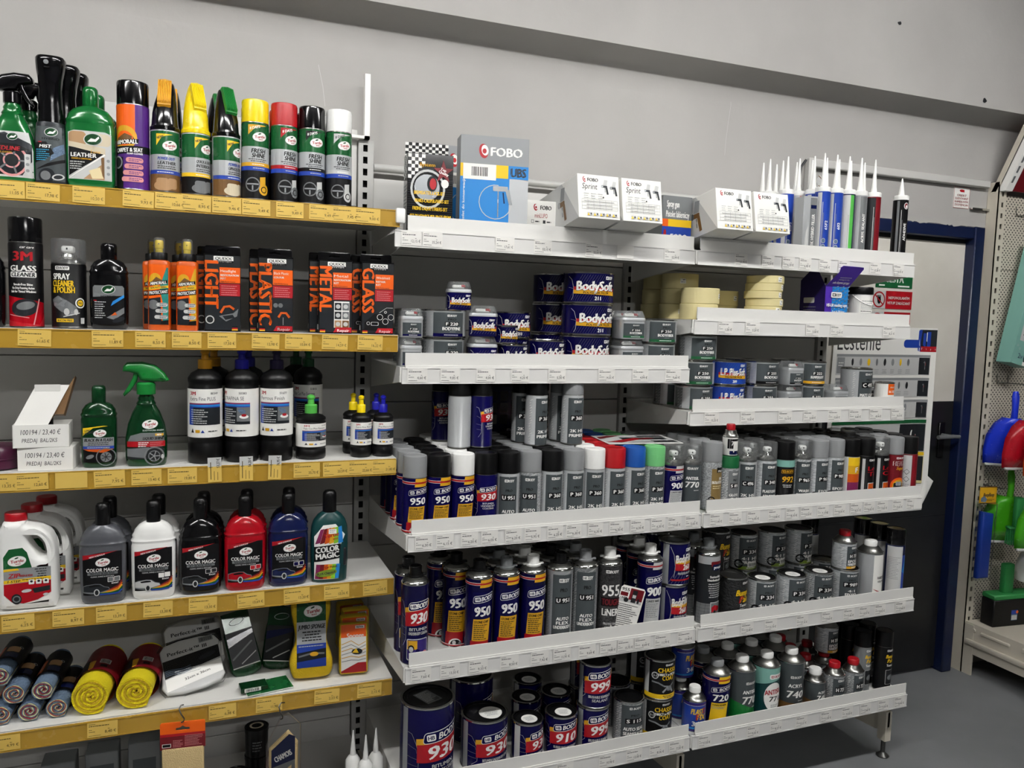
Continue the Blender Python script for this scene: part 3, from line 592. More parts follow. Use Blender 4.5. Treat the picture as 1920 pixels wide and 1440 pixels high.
def b930(sub=('BITUMEN', 'UNDERBODY', 'COATING'), num='930', pic=False, tin=False, w=40, off=4, y=.66, s=1.0):
    def f(L, H):
        X = off; e = w*.95; cy = H*y
        car = [(X-e*.95, cy+H*.12), (X-e*.78, cy+H*.1), (X-e*.66, cy-H*.02), (X-e*.58, cy-H*.16), (X-e*.6, cy-H*.36), (X-e*.78, cy-H*.45)]
        L.stroke(car, .6, 'lgrey').stroke([(X-e*.9, cy-H*.05), (X-e*.66, cy-H*.09), (X-e*.64, cy-H*.14)], .5, 'grey').stroke([(X-e*.92, cy-H*.2), (X-e*.62, cy-H*.22)], .5, 'grey').stroke([(X-e*.9, cy-H*.3), (X-e*.62, cy-H*.31)], .5, 'grey')
        h = H*s; L.poly([(X-w*.62, cy-h*.03), (X+w*.75, cy+h*.03), (X+w*.75, cy+h*.1), (X-w*.62, cy+h*.03)], 'gold').poly([(X-w*.6, cy-h*.17), (X+w*.75, cy-h*.14), (X+w*.75, cy+h*.04), (X-w*.6, cy-h*.02)], 'red')
        hbframe(L, X+w*.06, cy+h*.055, w*1.08, h*.095, 'navy', rot=6); L.t(num, X+w*.08, cy-h*.078, h*.11, 'wht', w=w*.86, b=.06, sh=.18, rot=2)
        for i, q in enumerate(sub): L.t(q, X+w*.08, cy-h*.2-h*.045*i, h*.032, 'lgrey', w=min(w*.98, h*.03*len(q)), b=.03)
        if pic: L.rr(X-w*.5, H*.06, X+w*.55, H*.33, 4, 'lgrey').rr(X-w*.47, H*.075, X+w*.52, H*.32, 4, 'vio').r(X-w*.47, H*.2, X, H*.31, 'gold').e(X-w*.28, H*.21, w*.14, H*.045, 'blk').e(X-w*.28, H*.2, w*.1, H*.035, 'lgrey').stroke([(X-w*.18, H*.06), (X+w*.05, H*.2)], 8, 'navy').e(X+w*.38, H*.15, w*.12, H*.025, 'pink')
    return f
def tin(R, H, body, lab, lid='mblk', sticker=None, off=0, seam=None):
    def f(r):
        MB().lathe([(R, 0, 'steel'), (R+.001, .001, 'steel'), (R+.001, .003, 'steel'), (R, .004, body), (R, H-.005, body), (R+.0012, H-.004, 'chrome'), (R+.0012, H-.0008, 'chrome'), (R, H, 'chrome'), (R*.93, H, lid), (R*.92, H-.004, lid), (R*.86, H-.004, lid), (R*.85, H-.001, lid), (R*.76, H-.001, lid), (R*.75, H-.003, lid)], body, 32).obj('body', r)
        L = Lab(); lab(L, H*1000); L.put('label', r, cyl(R+.0001), .006)
        if seam: Lab().r(-9, 4, 9, H*1000-6, seam).put('seam_strip', r, cyl(R+.0003, -1.25), .006)
        if sticker == 'round': Lab().e(0, 0, R*520, R*520, 'paper', n=28).ln(-R*330, R*330, R*240, 7, R*75, 'grey', R*30, 'c', 3).put('lid_sticker', r, lambda u, v, o: (u+off*R, v-R*.12, H-.0026+o))
        if sticker == 'dull': Lab().e(0, 0, R*420, R*420, 'mgrey', n=28).put('lid_sticker', r, lambda u, v, o: (u+off*R, v, H-.0026+o))
        if sticker == 'square': Lab().r(-22, -30, 22, 30, 'mgrey').ln(-18, 16, 24, 8, 6, 'lgrey', 2).bars(2, -26, 18, -12, 'blk').put('lid_sticker', r, lambda u, v, o: (u*.94-v*.34, v*.94+u*.34, H-.0026+o))
    return f
def bigspray(R, H, body, cap, lab, base='steel'):
    """aluminium bottle with a cone shoulder and hollow screw cap"""
    def f(r):
        MB().lathe([(R-.002, 0, 'steel'), (R, .002, body), (R, H-.002, 'steel'), (R+.0006, H-.001, 'chrome'), (R+.0006, H+.001, 'chrome'), (R*.9, H+.006, 'steel'), (R*.6, H+.0125, 'chrome'), (R*.5, H+.0135, 'chrome')], body).obj('body', r)
        q = R*.46; MB().lathe([(q*1.25, H+.013), (q*1.3, H+.0165), (q*1.02, H+.0175), (q, H+.02), (q, H+.036), (q*1.03, H+.0365), (q*.98, H+.038), (q*.8, H+.038), (q*.76, H+.03), (q*.3, H+.03)], cap, 20).rbox(-q*1.75, -q*.3, H+.014, -q*1.1, q*.3, H+.0185, cap, .001).rbox(q*1.1, -q*.3, H+.014, q*1.75, q*.3, H+.0185, cap, .001).obj('cap', r)
        L = Lab(); lab(L, H*1000); L.put('label', r, cyl(R+.0001), .0045)
    return f
def solvent(R, H, body, lab, cap='capwht', capr=.017, oval=1):
    def f(r):
        MB().lathe([(R-.001, 0, 'steel'), (R, .002, body), (R, H-.003, body), (R+.001, H-.002, 'chrome'), (R+.001, H, 'chrome'), (R*.96, H+.001, 'steel'), (R*.8, H+.008, 'steel'), (capr*1.25, H+.016, 'steel'), (capr*.9, H+.018, 'steel')], body).obj('body', r)
        MB().lathe([(capr*.85, H+.014, 'chrome'), (capr*.85, H+.017, cap), (capr, H+.0175, cap), (capr*1.02, H+.03, cap), (capr*.9, H+.033, cap), (capr*.4, H+.0335, cap)], cap, 24).obj('cap', r)
        L = Lab(); lab(L, H*1000); L.put('label', r, cyl(R+.0001), .0055)
    return f
# ---- square tub tins with a see-through lid, and flat round tins
def tub(a, H, body, lab, tube=True):
    def f(r):
        S = [(0, a*.97, a*.97, 5), (.002, a, a, 5), (H-.008, a, a, 5)]
        MB().loft(S, body).obj('body', r); MB().loft([(H-.008, a*1.03, a*1.03, 5), (H-.004, a*1.03, a*1.03, 5), (H, a*.99, a*.99, 5)], 'psilv', bot=False).obj('rim', r)
        MB().loft([(H, a*.97, a*.97, 5), (H+.004, a*.97, a*.97, 5), (H+.016, a*.84, a*.84, 5), (H+.018, a*.8, a*.8, 5)], 'haze', bot=False).obj('clear_lid', r)
        if tube: MB().rbox(-a*.55, -a*.5, H+.002, a*.5, -a*.1, H+.011, 'wht', .003).rbox(a*.1, -a*.52, H+.003, a*.52, -a*.08, H+.0115, 'red', .003).obj('hardener_tube', r)
        L = Lab(); lab(L, H*1000-8); L.put('label', r, secs_map(S), .004, .01)
    return f
def flattin(R, H, body, lab, lid='steel', turn=0):
    def f(r):
        MB().lathe([(R, 0, 'chrome'), (R+.0012, .001, 'chrome'), (R+.0012, .003, 'chrome'), (R, .0045, body), (R, H-.006, body), (R+.0012, H-.004, 'chrome'), (R+.0012, H-.001, 'chrome'), (R*.96, H, 'chrome'), (R*.93, H-.004, lid), (R*.8, H-.004, lid)], body, 40).obj('body', r)
        L = Lab(); lab(L, H*1000); L.put('label', r, cyl(R+.0001, turn), .005)
        if body == 'psilv': Lab().r(-16, 5, 16, H*1000-7, 'mgrey').bars(-12, 9, -1, 17).put('back_print', r, cyl(R+.0002, turn-1.5), .005)
    return f
def fill(code, name, stripe, w=80, sub=True):
    def f(L, H):
        [streaks(L, -w/2-q*10-11, -w/2-q*10-1, 6, H-14, 'lgrey', 4+q, 6) for q in range(4)]; streaks(L, w/2+1, w/2+16, 6, H-14, 'lgrey', 9, 6); L.r(-w/2, 4, w/2, H-7, 'dgrey'); h = H-11
        hb(L, w*.08, 4+h*.87, h*.085, 'wht', 'dgrey', w*.3); L.t('PRO', w*.08, 4+h*.71, h*.085, 'blk', w=w*.26, b=.05).r(-w*.14, 4+h*.44, w*.31, 4+h*.61, 'blk').t(code, w*.085, 4+h*.525, h*.12, 'wht', w=w*.38, b=.06)
        L.t(name, w*.08, 4+h*.33, h*.13, 'wht', w=w*.58, b=.07).ln(0, w*.2, 4+h*.2, 1, 4, 'grey', 1.2, 'c').r(-w/2, 4, w/2, 4+h*.13, stripe).ln(-w*.16, w*.3, 4+h*.065, 1, 3, 'wht', 1.3)
    return f
def soft(title, num, body='navy', w=88, L0=None):
    def f(L, H):
        rn = random.Random(2)
        for i in range(int(w/6)):
            x = -w*.55+i*w*1.1/int(w/6); L.stroke([(x, 6), (x+H*.5, H-7)], .3, 'mgrey' if body == 'navy' else 'sky')
        if body == 'navy': L.stroke([(-w*.55, H*.85), (-w*.47, H*.75), (-w*.42, H*.5), (-w*.43, H*.2), (-w*.47, H*.1)], .9, 'lgrey').stroke([(-w*.55, H*.5), (-w*.43, H*.47)], .6, 'grey')
        L.poly([(-w*.42, H*.41), (w*.56, H*.36), (w*.56, H*.5), (-w*.42, H*.53)], 'red').poly([(-w*.42, H*.31), (w*.56, H*.27), (w*.56, H*.39), (-w*.42, H*.43)], 'gold')
        L.t(title, w*.085, H*.545, H*.29, 'blk', w=w*.86, b=.09).t(title, w*.08, H*.56, H*.29, 'wht', w=w*.84, b=.06); L.t('POLYESTER FILLER', w*.08, H*.345, H*.07, 'blk', w=w*.56, b=.04)
        hb(L, w*.38, H*.82, H*.1, 'wht', body, w*.2)
        if num: L.t(num, w*.1, H*.17, H*.11, 'wht', w=w*.13, b=.05)
    return f
# ---- shaped bottles
def turtle(L, x, y, w, plain=False):
    """oval maker's badge"""
    if plain: L.e(x, y, w*.5, w*.36, 'lgrey', 8).e(x, y, w*.45, w*.32, 'dgrn', 8).poly([(x-w*.3, y-w*.16), (x-w*.1, y+w*.06), (x+w*.12, y+w*.02), (x+w*.3, y+w*.2), (x+w*.34, y+w*.1), (x+w*.16, y-w*.12)], 'wht'); return
    L.e(x, y, w*.52, w*.33, 'lgrey', 8).e(x, y, w*.5, w*.31, 'wht', 8).t('Turtle', x, y+w*.0, w*.19, 'red', w=w*.74, b=.06, sh=.1, rot=6).t('WAX', x+w*.06, y-w*.19, w*.09, 'red', w=w*.3, b=.05, rot=6).e(x-w*.02, y+w*.2, w*.12, w*.045, 'dgrn', 20)
def loftbottle(secs, body, lab=None, extra=None, step=.005):
    def f(r):
        MB().loft(secs, body, 64).obj('body', r)
        if extra: extra(r)
        if lab:
            L = Lab(); lab(L); L.put('label', r, secs_map(secs, .00025), step*.7, .006)
    return f
def ridged(z0, z1, a0, a1, b0, b1, e0, e1, n, amp=.0028):
    out = []
    for i in range(n*2+1):
        t = i/(n*2); s = amp if i % 2 else 0
        tt = 1-(1-t)**1.0; cur = sqrt(max(0, 1-(t*.98)**2)) if a1 < a0*.6 else 1-t
        a = a1+(a0-a1)*cur; b_ = b1+(b0-b1)*cur; out.append((z0+(z1-z0)*t, a+s*(1-t), b_+s*(1-t)*.8, e0+(e1-e0)*t))
    return out
def magic(body, boxk, car, name):
    S = [(0, .037, .02, 3), (.004, .0405, .0225, 3.2), (.012, .0425, .024, 3.4), (.05, .044, .025, 3.4), (.115, .044, .025, 3.4), (.122, .0425, .024, 3.2)]+ridged(.1225, .166, .0425, .013, .024, .013, 3.2, 2, 4)
    def lab(L):
        L.poly([(-37, 20), (37, 22), (37, 112)]+[(37-74*t/8, 112-7*(t/8)**1.5+2*sin(t*.4)) for t in range(1, 9)], 'blk')
        L.poly([(-37, 96), (20, 111), (30, 113.5), (-37, 106)], 'red').t('NEW FORMULA!', -10, 104.5, 3.2, 'wht', w=30, b=.04, rot=12, sh=.2)
        turtle(L, 1, 90, 27); L.t('COLOR MAGIC', 0, 74, 7.6, 'wht', w=60, b=.02).r(-28, 63.5, 29, 69, 'mgrey').t(name, 0, 66.2, 3.6, 'blk', w=46, b=.05).t('CLEANS, SHINES & RESTORES', 0, 60, 2.8, 'lgrey', w=44, b=.02)
        L.rr(10, 47, 21, 57, 1, 'wht').rr(10.8, 47.8, 20.2, 56.2, 1, boxk).rr(22, 48, 33, 58, 1, 'wht').rr(22.8, 48.8, 32.2, 57.2, 1, boxk).t('BOOST', 24, 44, 3, 'wht', w=13, b=.05)
        for i, k in enumerate(('dred', 'dorg', 'gold', 'grn', 'blue')): L.stroke([(37, 48-5*i), (30, 38-4*i), (15, 31-2.5*i), (-5, 28-1.6*i)], 3.2, k)
        L.poly([(-37, 40), (-30, 43), (-14, 45), (-4, 44), (4, 38), (12, 36), (14, 31), (6, 27), (-8, 24), (-20, 23), (-37, 26)], 'silk' if car != 'silk' else 'grey').poly([(-36, 39), (-29, 42), (-14, 44), (-5, 43), (3, 37), (11, 35), (13, 31), (-6, 26), (-36, 28)], car).e(-11, 26, 5.5, 7.5, 'lgrey').e(-11, 26, 3.6, 5.4, 'xgrey').poly([(-26, 41), (-14, 43), (-6, 42), (-4, 39), (-24, 38)], 'blk')
    def extra(r):
        MB().loft([(.163, .0125, .0125, 2), (.166, .0142, .0142, 2.4), (.2, .0142, .0142, 2.4), (.207, .0135, .0135, 2.2), (.211, .0105, .0105, 2)], 'mblk', 24).rbox(-.004, -.0152, .198, .004, -.013, .203, 'mblk', .001).obj('cap', r)
    return loftbottle(S, body, lab, extra)
def twbottle(body, cap, lab, W=.036, D=.021, H=.118, cw=.0125, cz=.05, hz=None):
    S = [(0, W*.86, D*.85, 3), (.004, W*.93, D*.93, 3.2), (.014, W*.98, D*.98, 3.4), (H*.5, W, D, 3.4), (H*.88, W, D, 3.4), (H*.92, W*.97, D*.97, 3.2)]+ridged(H*.925, H*1.18, W*.97, cw*1.05, D*.97, cw*.95, 3.2, 2, 3, .0024)
    z = H*1.18
    def extra(r):
        MB().loft([(z-.003, cw*.95, cw*.95, 2), (z, cw, cw, 2.3), (z+cz*.8, cw, cw, 2.3), (z+cz*.93, cw*.92, cw*.92, 2.1), (z+cz, cw*.7, cw*.7, 2)], cap, 24).obj('cap', r)
    return loftbottle(S, body, lab, extra)
def three_m(R, H, capk, lab, nozzle=.045, wide=1):
    """round black bottle with waist grooves and a push-pull cap"""
    def f(r):
        s = R/.036
        MB().lathe([(R*.93, 0), (R, .004), (R, H*.2), (R*.965, H*.215), (R*.965, H*.235), (R, H*.25), (R, H*.8), (R*.96, H*.82), (R*.965, H*.85), (R*1.0, H*.865), (R*.99, H*.9), (R*.8, H*.95), (R*.45, H*.985), (R*.4, H)], 'mblk').obj('body', r)
        c = R*.42; MB().lathe([(c, H-.002), (c, H+nozzle*.42), (c*.9, H+nozzle*.46), (c*.55, H+nozzle*.48), (c*.5, H+nozzle*.75), (c*.66, H+nozzle*.8), (c*.66, H+nozzle*.92), (c*.25, H+nozzle)], capk, 20).obj('cap', r)
        L = Lab(); lab(L, R*1000, H*1000); L.put('label', r, cyl(R+.0003), .005)
    return f
def lab3m(title, num, pic, small=False, off=0):
    def f(L, R, H):
        w = R*1.5; X = off; y0, y1 = (H*.28, H*.79)
        h = y1-y0; L.r(-R*1.6, y0, R*1.6, y1, 'paper'); L.t('3M', X-w*.42, y1-h*.09, h*.075, 'red', w=w*.26, b=.08)
        L.t(title, X-w*.02, y1-h*.2, h*.075, 'ink', w=w*1.05, b=.0).t(num, X+w*.45, y1-h*.09, h*.045, 'ink', w=w*.3, b=.02)
        L.r(X-w*.62, y0+h*.26, X+w*.75, y0+h*.71, 'sky').r(X-w*.62, y0+h*.68, X+w*.75, y0+h*.71, 'magen').r(X-w*.62, y0+h*.26, X+w*.75, y0+h*.64, 'blue').r(X-w*.4, y0+h*.26, X+w*.75, y0+h*.62, 'gunm').ln(X-w*.5, X+w*.2, y0+h*.57, 7, h*.045, 'lgrey', h*.018, 'l', 5)
        if pic: L.r(X+w*.22, y0+h*.32, X+w*.75, y0+h*.62, 'mgrey').e(X+w*.5, y0+h*.42, w*.18, h*.04, 'wht').e(X+w*.5, y0+h*.45, w*.1, h*.03, 'red').e(X+w*.42, y0+h*.54, w*.16, h*.05, 'tblue', -25)
        L.poly([(X-w*.5, y0+h*.1), (X-w*.36, y0+h*.1), (X-w*.43, y0+h*.19)], 'ink').r(X-w*.3, y0+h*.1, X-w*.12, y0+h*.16, 'gold').poly([(X-w*.08, y0+h*.1), (X+w*.06, y0+h*.1), (X-w*.01, y0+h*.16)], 'blue')
        L.ln(X+w*.2, X+w*.6, y0+h*.13, 1, 5, 'ink', h*.02)
    return f
# ---- cartons
def carton(w, d, h, k, front, sidef=None, topk=None, tab=None):
    def f(r):
        MB().rbox(-w/2, -d/2, 0, w/2, d/2, h, k, .0007).obj('carton', r)
        L = Lab(); front(L, w*1000, h*1000); L.put('front_print', r, flat(d/2+.0001))
        if sidef: L = Lab(); sidef(L, d*1000, h*1000); L.put('side_print', r, side(w/2+.0001))
        if tab: tab(r)
    return f
# ================================================================== LEFT BAY, TOP SHELF
def trigger_head(r, k, z, x=0, s=1, flip=1, collar=.014):
    """trigger sprayer seen from the side: collar, shroud, nozzle, lever"""
    MB().lathe([(collar*s, z), (collar*s, z+.016*s), (collar*.8*s, z+.019*s)], k, 20, (x, 0)).obj('collar', r)
    P = [(-.032, .044), (-.027, .05), (-.005, .051), (.014, .046), (.027, .034), (.034, .022), (.03, .02), (.012, .0195), (-.008, .022), (-.012, .032), (-.024, .035), (-.033, .036)]
    o = outline('shroud', k, [[(x+flip*p*s, z+q*s) for p, q in P]], .024*s, .006*s, r)
    P = [(-.017, .036), (-.01, .034), (-.013, .02), (-.022, .005), (-.031, -.004), (-.033, .0), (-.026, .012), (-.019, .026)]
    outline('trigger', k, [[(x+flip*p*s, z+q*s) for p, q in P]], .012*s, .003*s, r)
S_TRIG = [(0, .036, .02, 3), (.004, .039, .022, 3.2), (.02, .041, .023, 3.2), (.06, .041, .023, 3.2), (.09, .036, .0215, 3), (.115, .027, .019, 2.6), (.13, .0185, .0165, 2.3), (.133, .0195, .0175, 2.3), (.14, .0155, .0148, 2.1), (.144, .0165, .0155, 2.1), (.15, .0135, .0135, 2), (.155, .0135, .0135, 2)]
def f(L):
    L.poly([(-38, 8), (38, 8), (38, 60), (30, 96), (-30, 96), (-38, 60)], 'lgrey').poly([(-36, 12), (20, 12), (36, 40), (36, 74), (-10, 94), (-30, 88)], 'gunm').ring(2, 40, 24, 28, 'pink', ry=1.1).ring(2, 40, 12, 15, 'pink').e(2, 40, 11, 12, 'xgrey')
    for a in range(5): L.stroke([(2+12*cos(a*1.26), 40+12*sin(a*1.26)), (2+25*cos(a*1.26), 40+27*sin(a*1.26))], 3.5, 'silk')
    L.poly([(-38, 48), (34, 62), (10, 72), (-38, 72)], 'blk').t('REDLINE', -6, 63, 8, 'red', w=44, b=.06, sh=.1).t('WHEEL CLEANER', -12, 55, 3, 'gold', w=30); L.r(24, 12, 34, 54, 'lgrey').e(29, 46, 3, 3, 'grey').e(29, 34, 3, 3, 'grey').e(29, 22, 3, 3, 'grey'); turtle(L, 4, 86, 20, True)
BUILD['wheel'] = ('trigger_spray_bottle', 'spray bottle', loftbottle(S_TRIG, 'twg', f, lambda r: trigger_head(r, 'gblk', .153, 0, 1.15, -1)))
def f(L):
    L.poly([(-26, 6), (26, 6), (27, 60), (24, 112), (-24, 112), (-27, 60)], 'dgrey').e(-6, 16, 15, 14, 'gunm', 40).e(-8, 16, 9, 9, 'silk', 40).e(14, 14, 11, 6, 'lgrey', 10).e(14, 14, 8, 4, 'gunm', 10).poly([(-27, 26), (26, 44), (26, 50), (-4, 40)], 'blk').poly([(0, 44), (26, 62), (24, 80), (6, 70)], 'tblue').poly([(-27, 40), (-10, 46), (8, 60), (-6, 82), (-26, 80)], 'blk')
    L.t('MIST', -8, 73, 6, 'wht', w=20, b=.05, sh=.15).ln(-24, 0, 66, 6, 4, 'cyan', 1.4).t('HYBRID', 2, 88, 4, 'blk', w=30, b=.03).r(-20, 80, -14, 82, 'red'); turtle(L, 3, 101, 24, True)
S_MIST = [(0, .026, .02, 2.6), (.004, .029, .022, 2.8), (.05, .0295, .0225, 2.8), (.09, .028, .0215, 2.6), (.118, .0255, .02, 2.4), (.121, .0245, .0195, 2.3)]
def ex(r):
    MB().loft([(.12, .0235, .019, 2.2), (.14, .0225, .0185, 2.2), (.16, .0215, .018, 2.2), (.185, .0205, .0175, 2.2), (.205, .022, .02, 2.4, .001, -.002), (.222, .025, .024, 2.6, .002, -.004), (.236, .0265, .026, 2.8, .003, -.006), (.243, .0265, .026, 2.8, .003, -.006), (.247, .024, .0235, 2.8, .003, -.006)], 'gblk', 30).obj('sprayer', r)
    MB().lathe([(.0045, 0), (.0045, .002), (.002, .0025)], 'mgrey', 12).xf(Matrix.Translation((-.002, -.0305, .233)) @ Matrix.Rotation(pi/2, 4, 'X')).rbox(-.006, -.032, .222, .004, -.0285, .2245, 'mblk', .0005).obj('nozzle', r)
BUILD['mist'] = ('mist_bottle', 'spray bottle', loftbottle(S_MIST, 'gunm', f, ex))
def f(L):
    L.poly([(-39, 14), (39, 14), (39, 106), (28, 110), (-28, 110), (-39, 106)], 'lgrey').rr(-38, 80, -6, 108, 8, 'tan').rr(8, 82, 38, 106, 8, 'beige').poly([(-38, 78), (28, 62), (28, 78), (-38, 88)], 'beige').poly([(-12, 15), (26, 15), (26, 50)], 'tan').poly([(4, 16), (24, 18), (18, 40), (-2, 32)], 'cream').poly([(20, 60), (26, 60), (26, 18), (22, 24)], 'brown').poly([(-38, 20), (26, 66), (-38, 78)], 'blk').poly([(-38, 16), (-36, 16), (28, 64), (26, 67)], 'wht')
    turtle(L, 6, 94, 34, True); L.t('Luxe', 10, 70, 6, 'gold', w=17, b=0, sh=.3).t('LEATHER', -11, 62, 8, 'wht', w=46, b=.05).t('CLEANER & CONDITIONER', -15, 54.5, 3, 'gold', w=36).ln(-36, -8, 48, 4, 4.5, 'lgrey', 2).r(28, 16, 38, 62, 'lgrey').e(33, 54, 3, 3, 'grey').e(33, 41, 3, 3, 'grey').e(33, 28, 3, 3, 'grey')
BUILD['leather'] = ('polish_bottle', 'bottle', twbottle('twg', 'twg', f, .045, .024, .136, .0145, .04))
def f(L, H):
    e = 60; L.r(-e, 3, e, H-4, 'purp').r(-e, 3, -12, 66, 'blk').poly([(-e, H-4), (12, H-4), (12, 96), (-e, 84)], 'org').e(-10, 106, 26, 24, 'gold').e(-10, 104, 18, 15, 'org').poly([(-34, 92), (-26, 104), (-8, 114), (8, 108), (18, 94)], 'brown').poly([(-32, 90), (18, 94), (19, 104), (-30, 99)], 'blk').t('ARMORALL', -7, 97, 8, 'wht', w=47, b=.05, rot=4)
    L.poly([(-e, 70), (e, 78), (e, 92), (-e, 86)], 'blk').t('CARPET & SEAT', -1, 81, 8, 'wht', w=55, b=.05, rot=3).t('FOAM CLEANER', 12, 74, 3.6, 'wht', w=30, b=.04, rot=3).e(-26, 56, 13, 13, 'grey').e(-26, 56, 10, 10, 'xgrey')
    for i in range(4): L.rr(-6-i*3, 56-i*13, 28, 66-i*13, 5, 'pink').ln(0, 25, 62.5-i*13, 2, 3.4, 'purp', 1.5)
BUILD['carpet'] = ('spray_can', 'spray can', spray(.031, .222, .046, 'purp', 'gblk', f))
def fresh(k, kk=None):
    def f(L, H):
        e = 48; X = 4; L.r(-e, H-58, e, H-4, 'grn').poly([(X-22, H-30), (X-22, H-8), (X+20, H-8), (X-6, H-14)], k).t('8 DAYS', X-8, H-14, 5.5, 'wht' if k != 'lgrey' else 'ink', w=22, b=.05, rot=14, sh=.2); turtle(L, X+3, H-33, 30)
        L.r(-e, H-100, e, H-54, 'psilv').t('FRESH', X, H-63, 9, 'blk', w=29, b=.05, sh=.12).t('SHINE', X, H-73, 9, 'blk', w=27, b=.05, sh=.12).ln(X-22, X+20, H-81, 2, 4, 'ink', 1.7, 'c').r(-e, H-96, e, H-88, kk or k).ln(X-14, X+14, H-92, 1, 3, 'wht', 1.5, 'c').r(-e, H-105, e, H-96, 'blue').ln(X-12, X+14, H-100, 1, 3, 'lgrey', 1.5, 'c')
        L.r(-e, 3, e, H-105, 'blk'); L.ring(X-12, 32, 13, 15.5, 'mgrey').stroke([(X-12, 30), (X-12, 20)], 3, 'grey').stroke([(X-24, 33), (X, 33)], 3, 'grey').poly([(X+3, 48), (X+16, 50), (X+16, 32), (X+3, 28)], kk or 'lgrey').e(X+12, 22, 11, 12, kk or 'silk').ring(X+12, 22, 5, 7, 'blk')
    return f
for n, cap, k, kk in (('fs_y', 'capyel', 'gold', 'gold'), ('fs_r', 'capred', 'red', None), ('fs_b', 'gblk', 'blk', None), ('fs_w', 'capwht', 'lgrey', 'lgrey')):
    BUILD[n] = ('spray_can', 'spray can', spray(.0288, .214, .047, 'blk', cap, fresh(k, kk)))
def brushcan(capk, brk, title, sub, band, seat, corner):
    def lab(L, H):
        e = 48; X = 6; L.r(-e, 4, e, H-4, 'psilv').r(-e, H-52, e, H-4, 'grn').poly([(X-20, H-34), (X-20, H-10), (X+14, H-10), (X-8, H-16)], 'yel').t('NEW!', X-12, H-17, 5, 'ink', w=13, b=.05, rot=18); turtle(L, X+8, H-33, 30)
        L.t(title, X, H-60, 6, 'blue' if band == 'blue' else 'ink', w=34, b=.04, sh=.15).t(sub, X+1, H-69, 6.5, 'ink', w=36, b=.05, sh=.15).ln(X-18, X+20, H-76, 2, 4, 'ink', 1.7, 'c').r(-e, H-92, e, H-84, band).ln(X-18, X+16, H-88, 1, 3, 'wht', 1.5); L.r(-e, 4, e, H-92, 'blk' if seat == 'mgrey' else 'brown').rr(X-20, 5, X+4, 30, 5, seat).rr(X+2, 8, X+22, 30, 5, seat).e(X-6, 14, 20, 10, seat)
    def f(r):
        R = .0285; H = .13
        MB().lathe([(R-.0015, 0, 'steel'), (R, .001, 'steel'), (R, .004, 'psilv'), (R, H-.004, 'psilv'), (R*.98, H, 'steel')], 'psilv').obj('body', r); L = Lab(); lab(L, 130); L.put('label', r, cyl(R+.0001), .0045)
        MB().lathe([(R*1.03, H-.001), (R*1.03, H+.006), (R*.96, H+.0075), (R*.92, H+.012)], capk).loft([(H+.01, R*.92, R*.92, 2), (H+.035, R*.86, R*.84, 2.1), (H+.055, R*.78, R*.68, 2.3, .001, .004), (H+.08, R*.62, R*.5, 2.5, .003, .01), (H+.098, R*.45, R*.36, 2.6, .004, .014), (H+.102, R*.38, R*.3, 2.6, .004, .014)], capk, 28).obj('cap', r)
        MB().prism([(-.018, H+.046), (-.001, H+.094), (.004, H+.099), (-.003, H+.104), (-.0185, H+.068), (-.0215, H+.051)], -.012, .014, brk, 'x').obj('brush', r)
        b = MB()
        for i in range(8): x = -.0105+i*.0033; q = .0022*(1-abs(i-3.5)/3.5); b.prism([(-.02, H+.05), (-.0035, H+.1), (-.0055, H+.1045+q), (-.023, H+.058)], x-.0011, x+.0011, brk, 'x')
        b.obj('bristles', r)
    return f
BUILD['br_o'] = ('brush_top_can', 'spray can', brushcan('gblk', 'amber', 'POWER OUT!', 'LEATHER', 'blue', 'tan', 0))
BUILD['br_y'] = ('brush_top_can', 'spray can', brushcan('capyel', 'capyel', 'QUICK & EASY', 'INTERIOR 1', 'yel', 'mgrey', 0))
BUILD['br_g'] = ('brush_top_can', 'spray can', brushcan('gblk', 'mgrn', 'POWER OUT!', 'UPHOLSTERY', 'blue', 'beige', 0))
z = 1.5775; y = 1.862
put('wheel', -.336, y+.002, z, 'green trigger bottle with black head, cut by the left photo edge', rz=-4); put('wheel', -.318, y+.062, z, 'second green trigger bottle with black head, behind the leftmost one', rz=6)
put('mist', -.270, y, z, 'foremost dark grey mist bottle with flared black sprayer'); put('mist', -.252, y+.055, z, 'dark grey mist bottle, second behind the flared black sprayer'); put('mist', -.242, y+.108, z, 'dark grey mist bottle, third in its file at the back')
put('leather', -.199, y, z, 'wide green bottle with tan leather seat picture'); put('leather', -.193, y+.062, z, 'wide green bottle standing behind the leather-picture one')
put('carpet', -.1215, y+.008, z, 'purple and orange spray can with tall black cap', rz=-12)
put('br_o', -.0605, y+.005, z, 'black-topped can with amber brush head', rz=-6); put('br_o', -.052, y+.068, z, 'black-topped can with amber brush, in the row behind', rz=4)
put('br_y', -.0005, y+.005, z, 'can with all-yellow brush head', rz=24)
put('br_g', .0605, y+.005, z, 'black-topped can with green brush head, front one', rz=30); put('br_g', .046, y+.07, z, 'black-topped can with green brush, in the row behind', rz=20)
for kx, x, lb in (('fs_y', .1205, 'yellow-capped dashboard spray can on the top shelf'), ('fs_r', .1815, 'red-capped dashboard spray can on the top shelf'), ('fs_b', .2415, 'black-capped dashboard spray can with green label'), ('fs_w', .3015, 'white-capped dashboard spray can nearest the upright')):
    put(kx, x, y+.005, z, lb, rz={'fs_r': 16, 'fs_w': 4}.get(kx, 2)); put(kx, x+.002, y+.07, z, lb.replace(' can', ' can, second in its file,', 1) if 'shelf' not in lb else lb.replace('spray can', 'spray can second in its file'), rz=10)
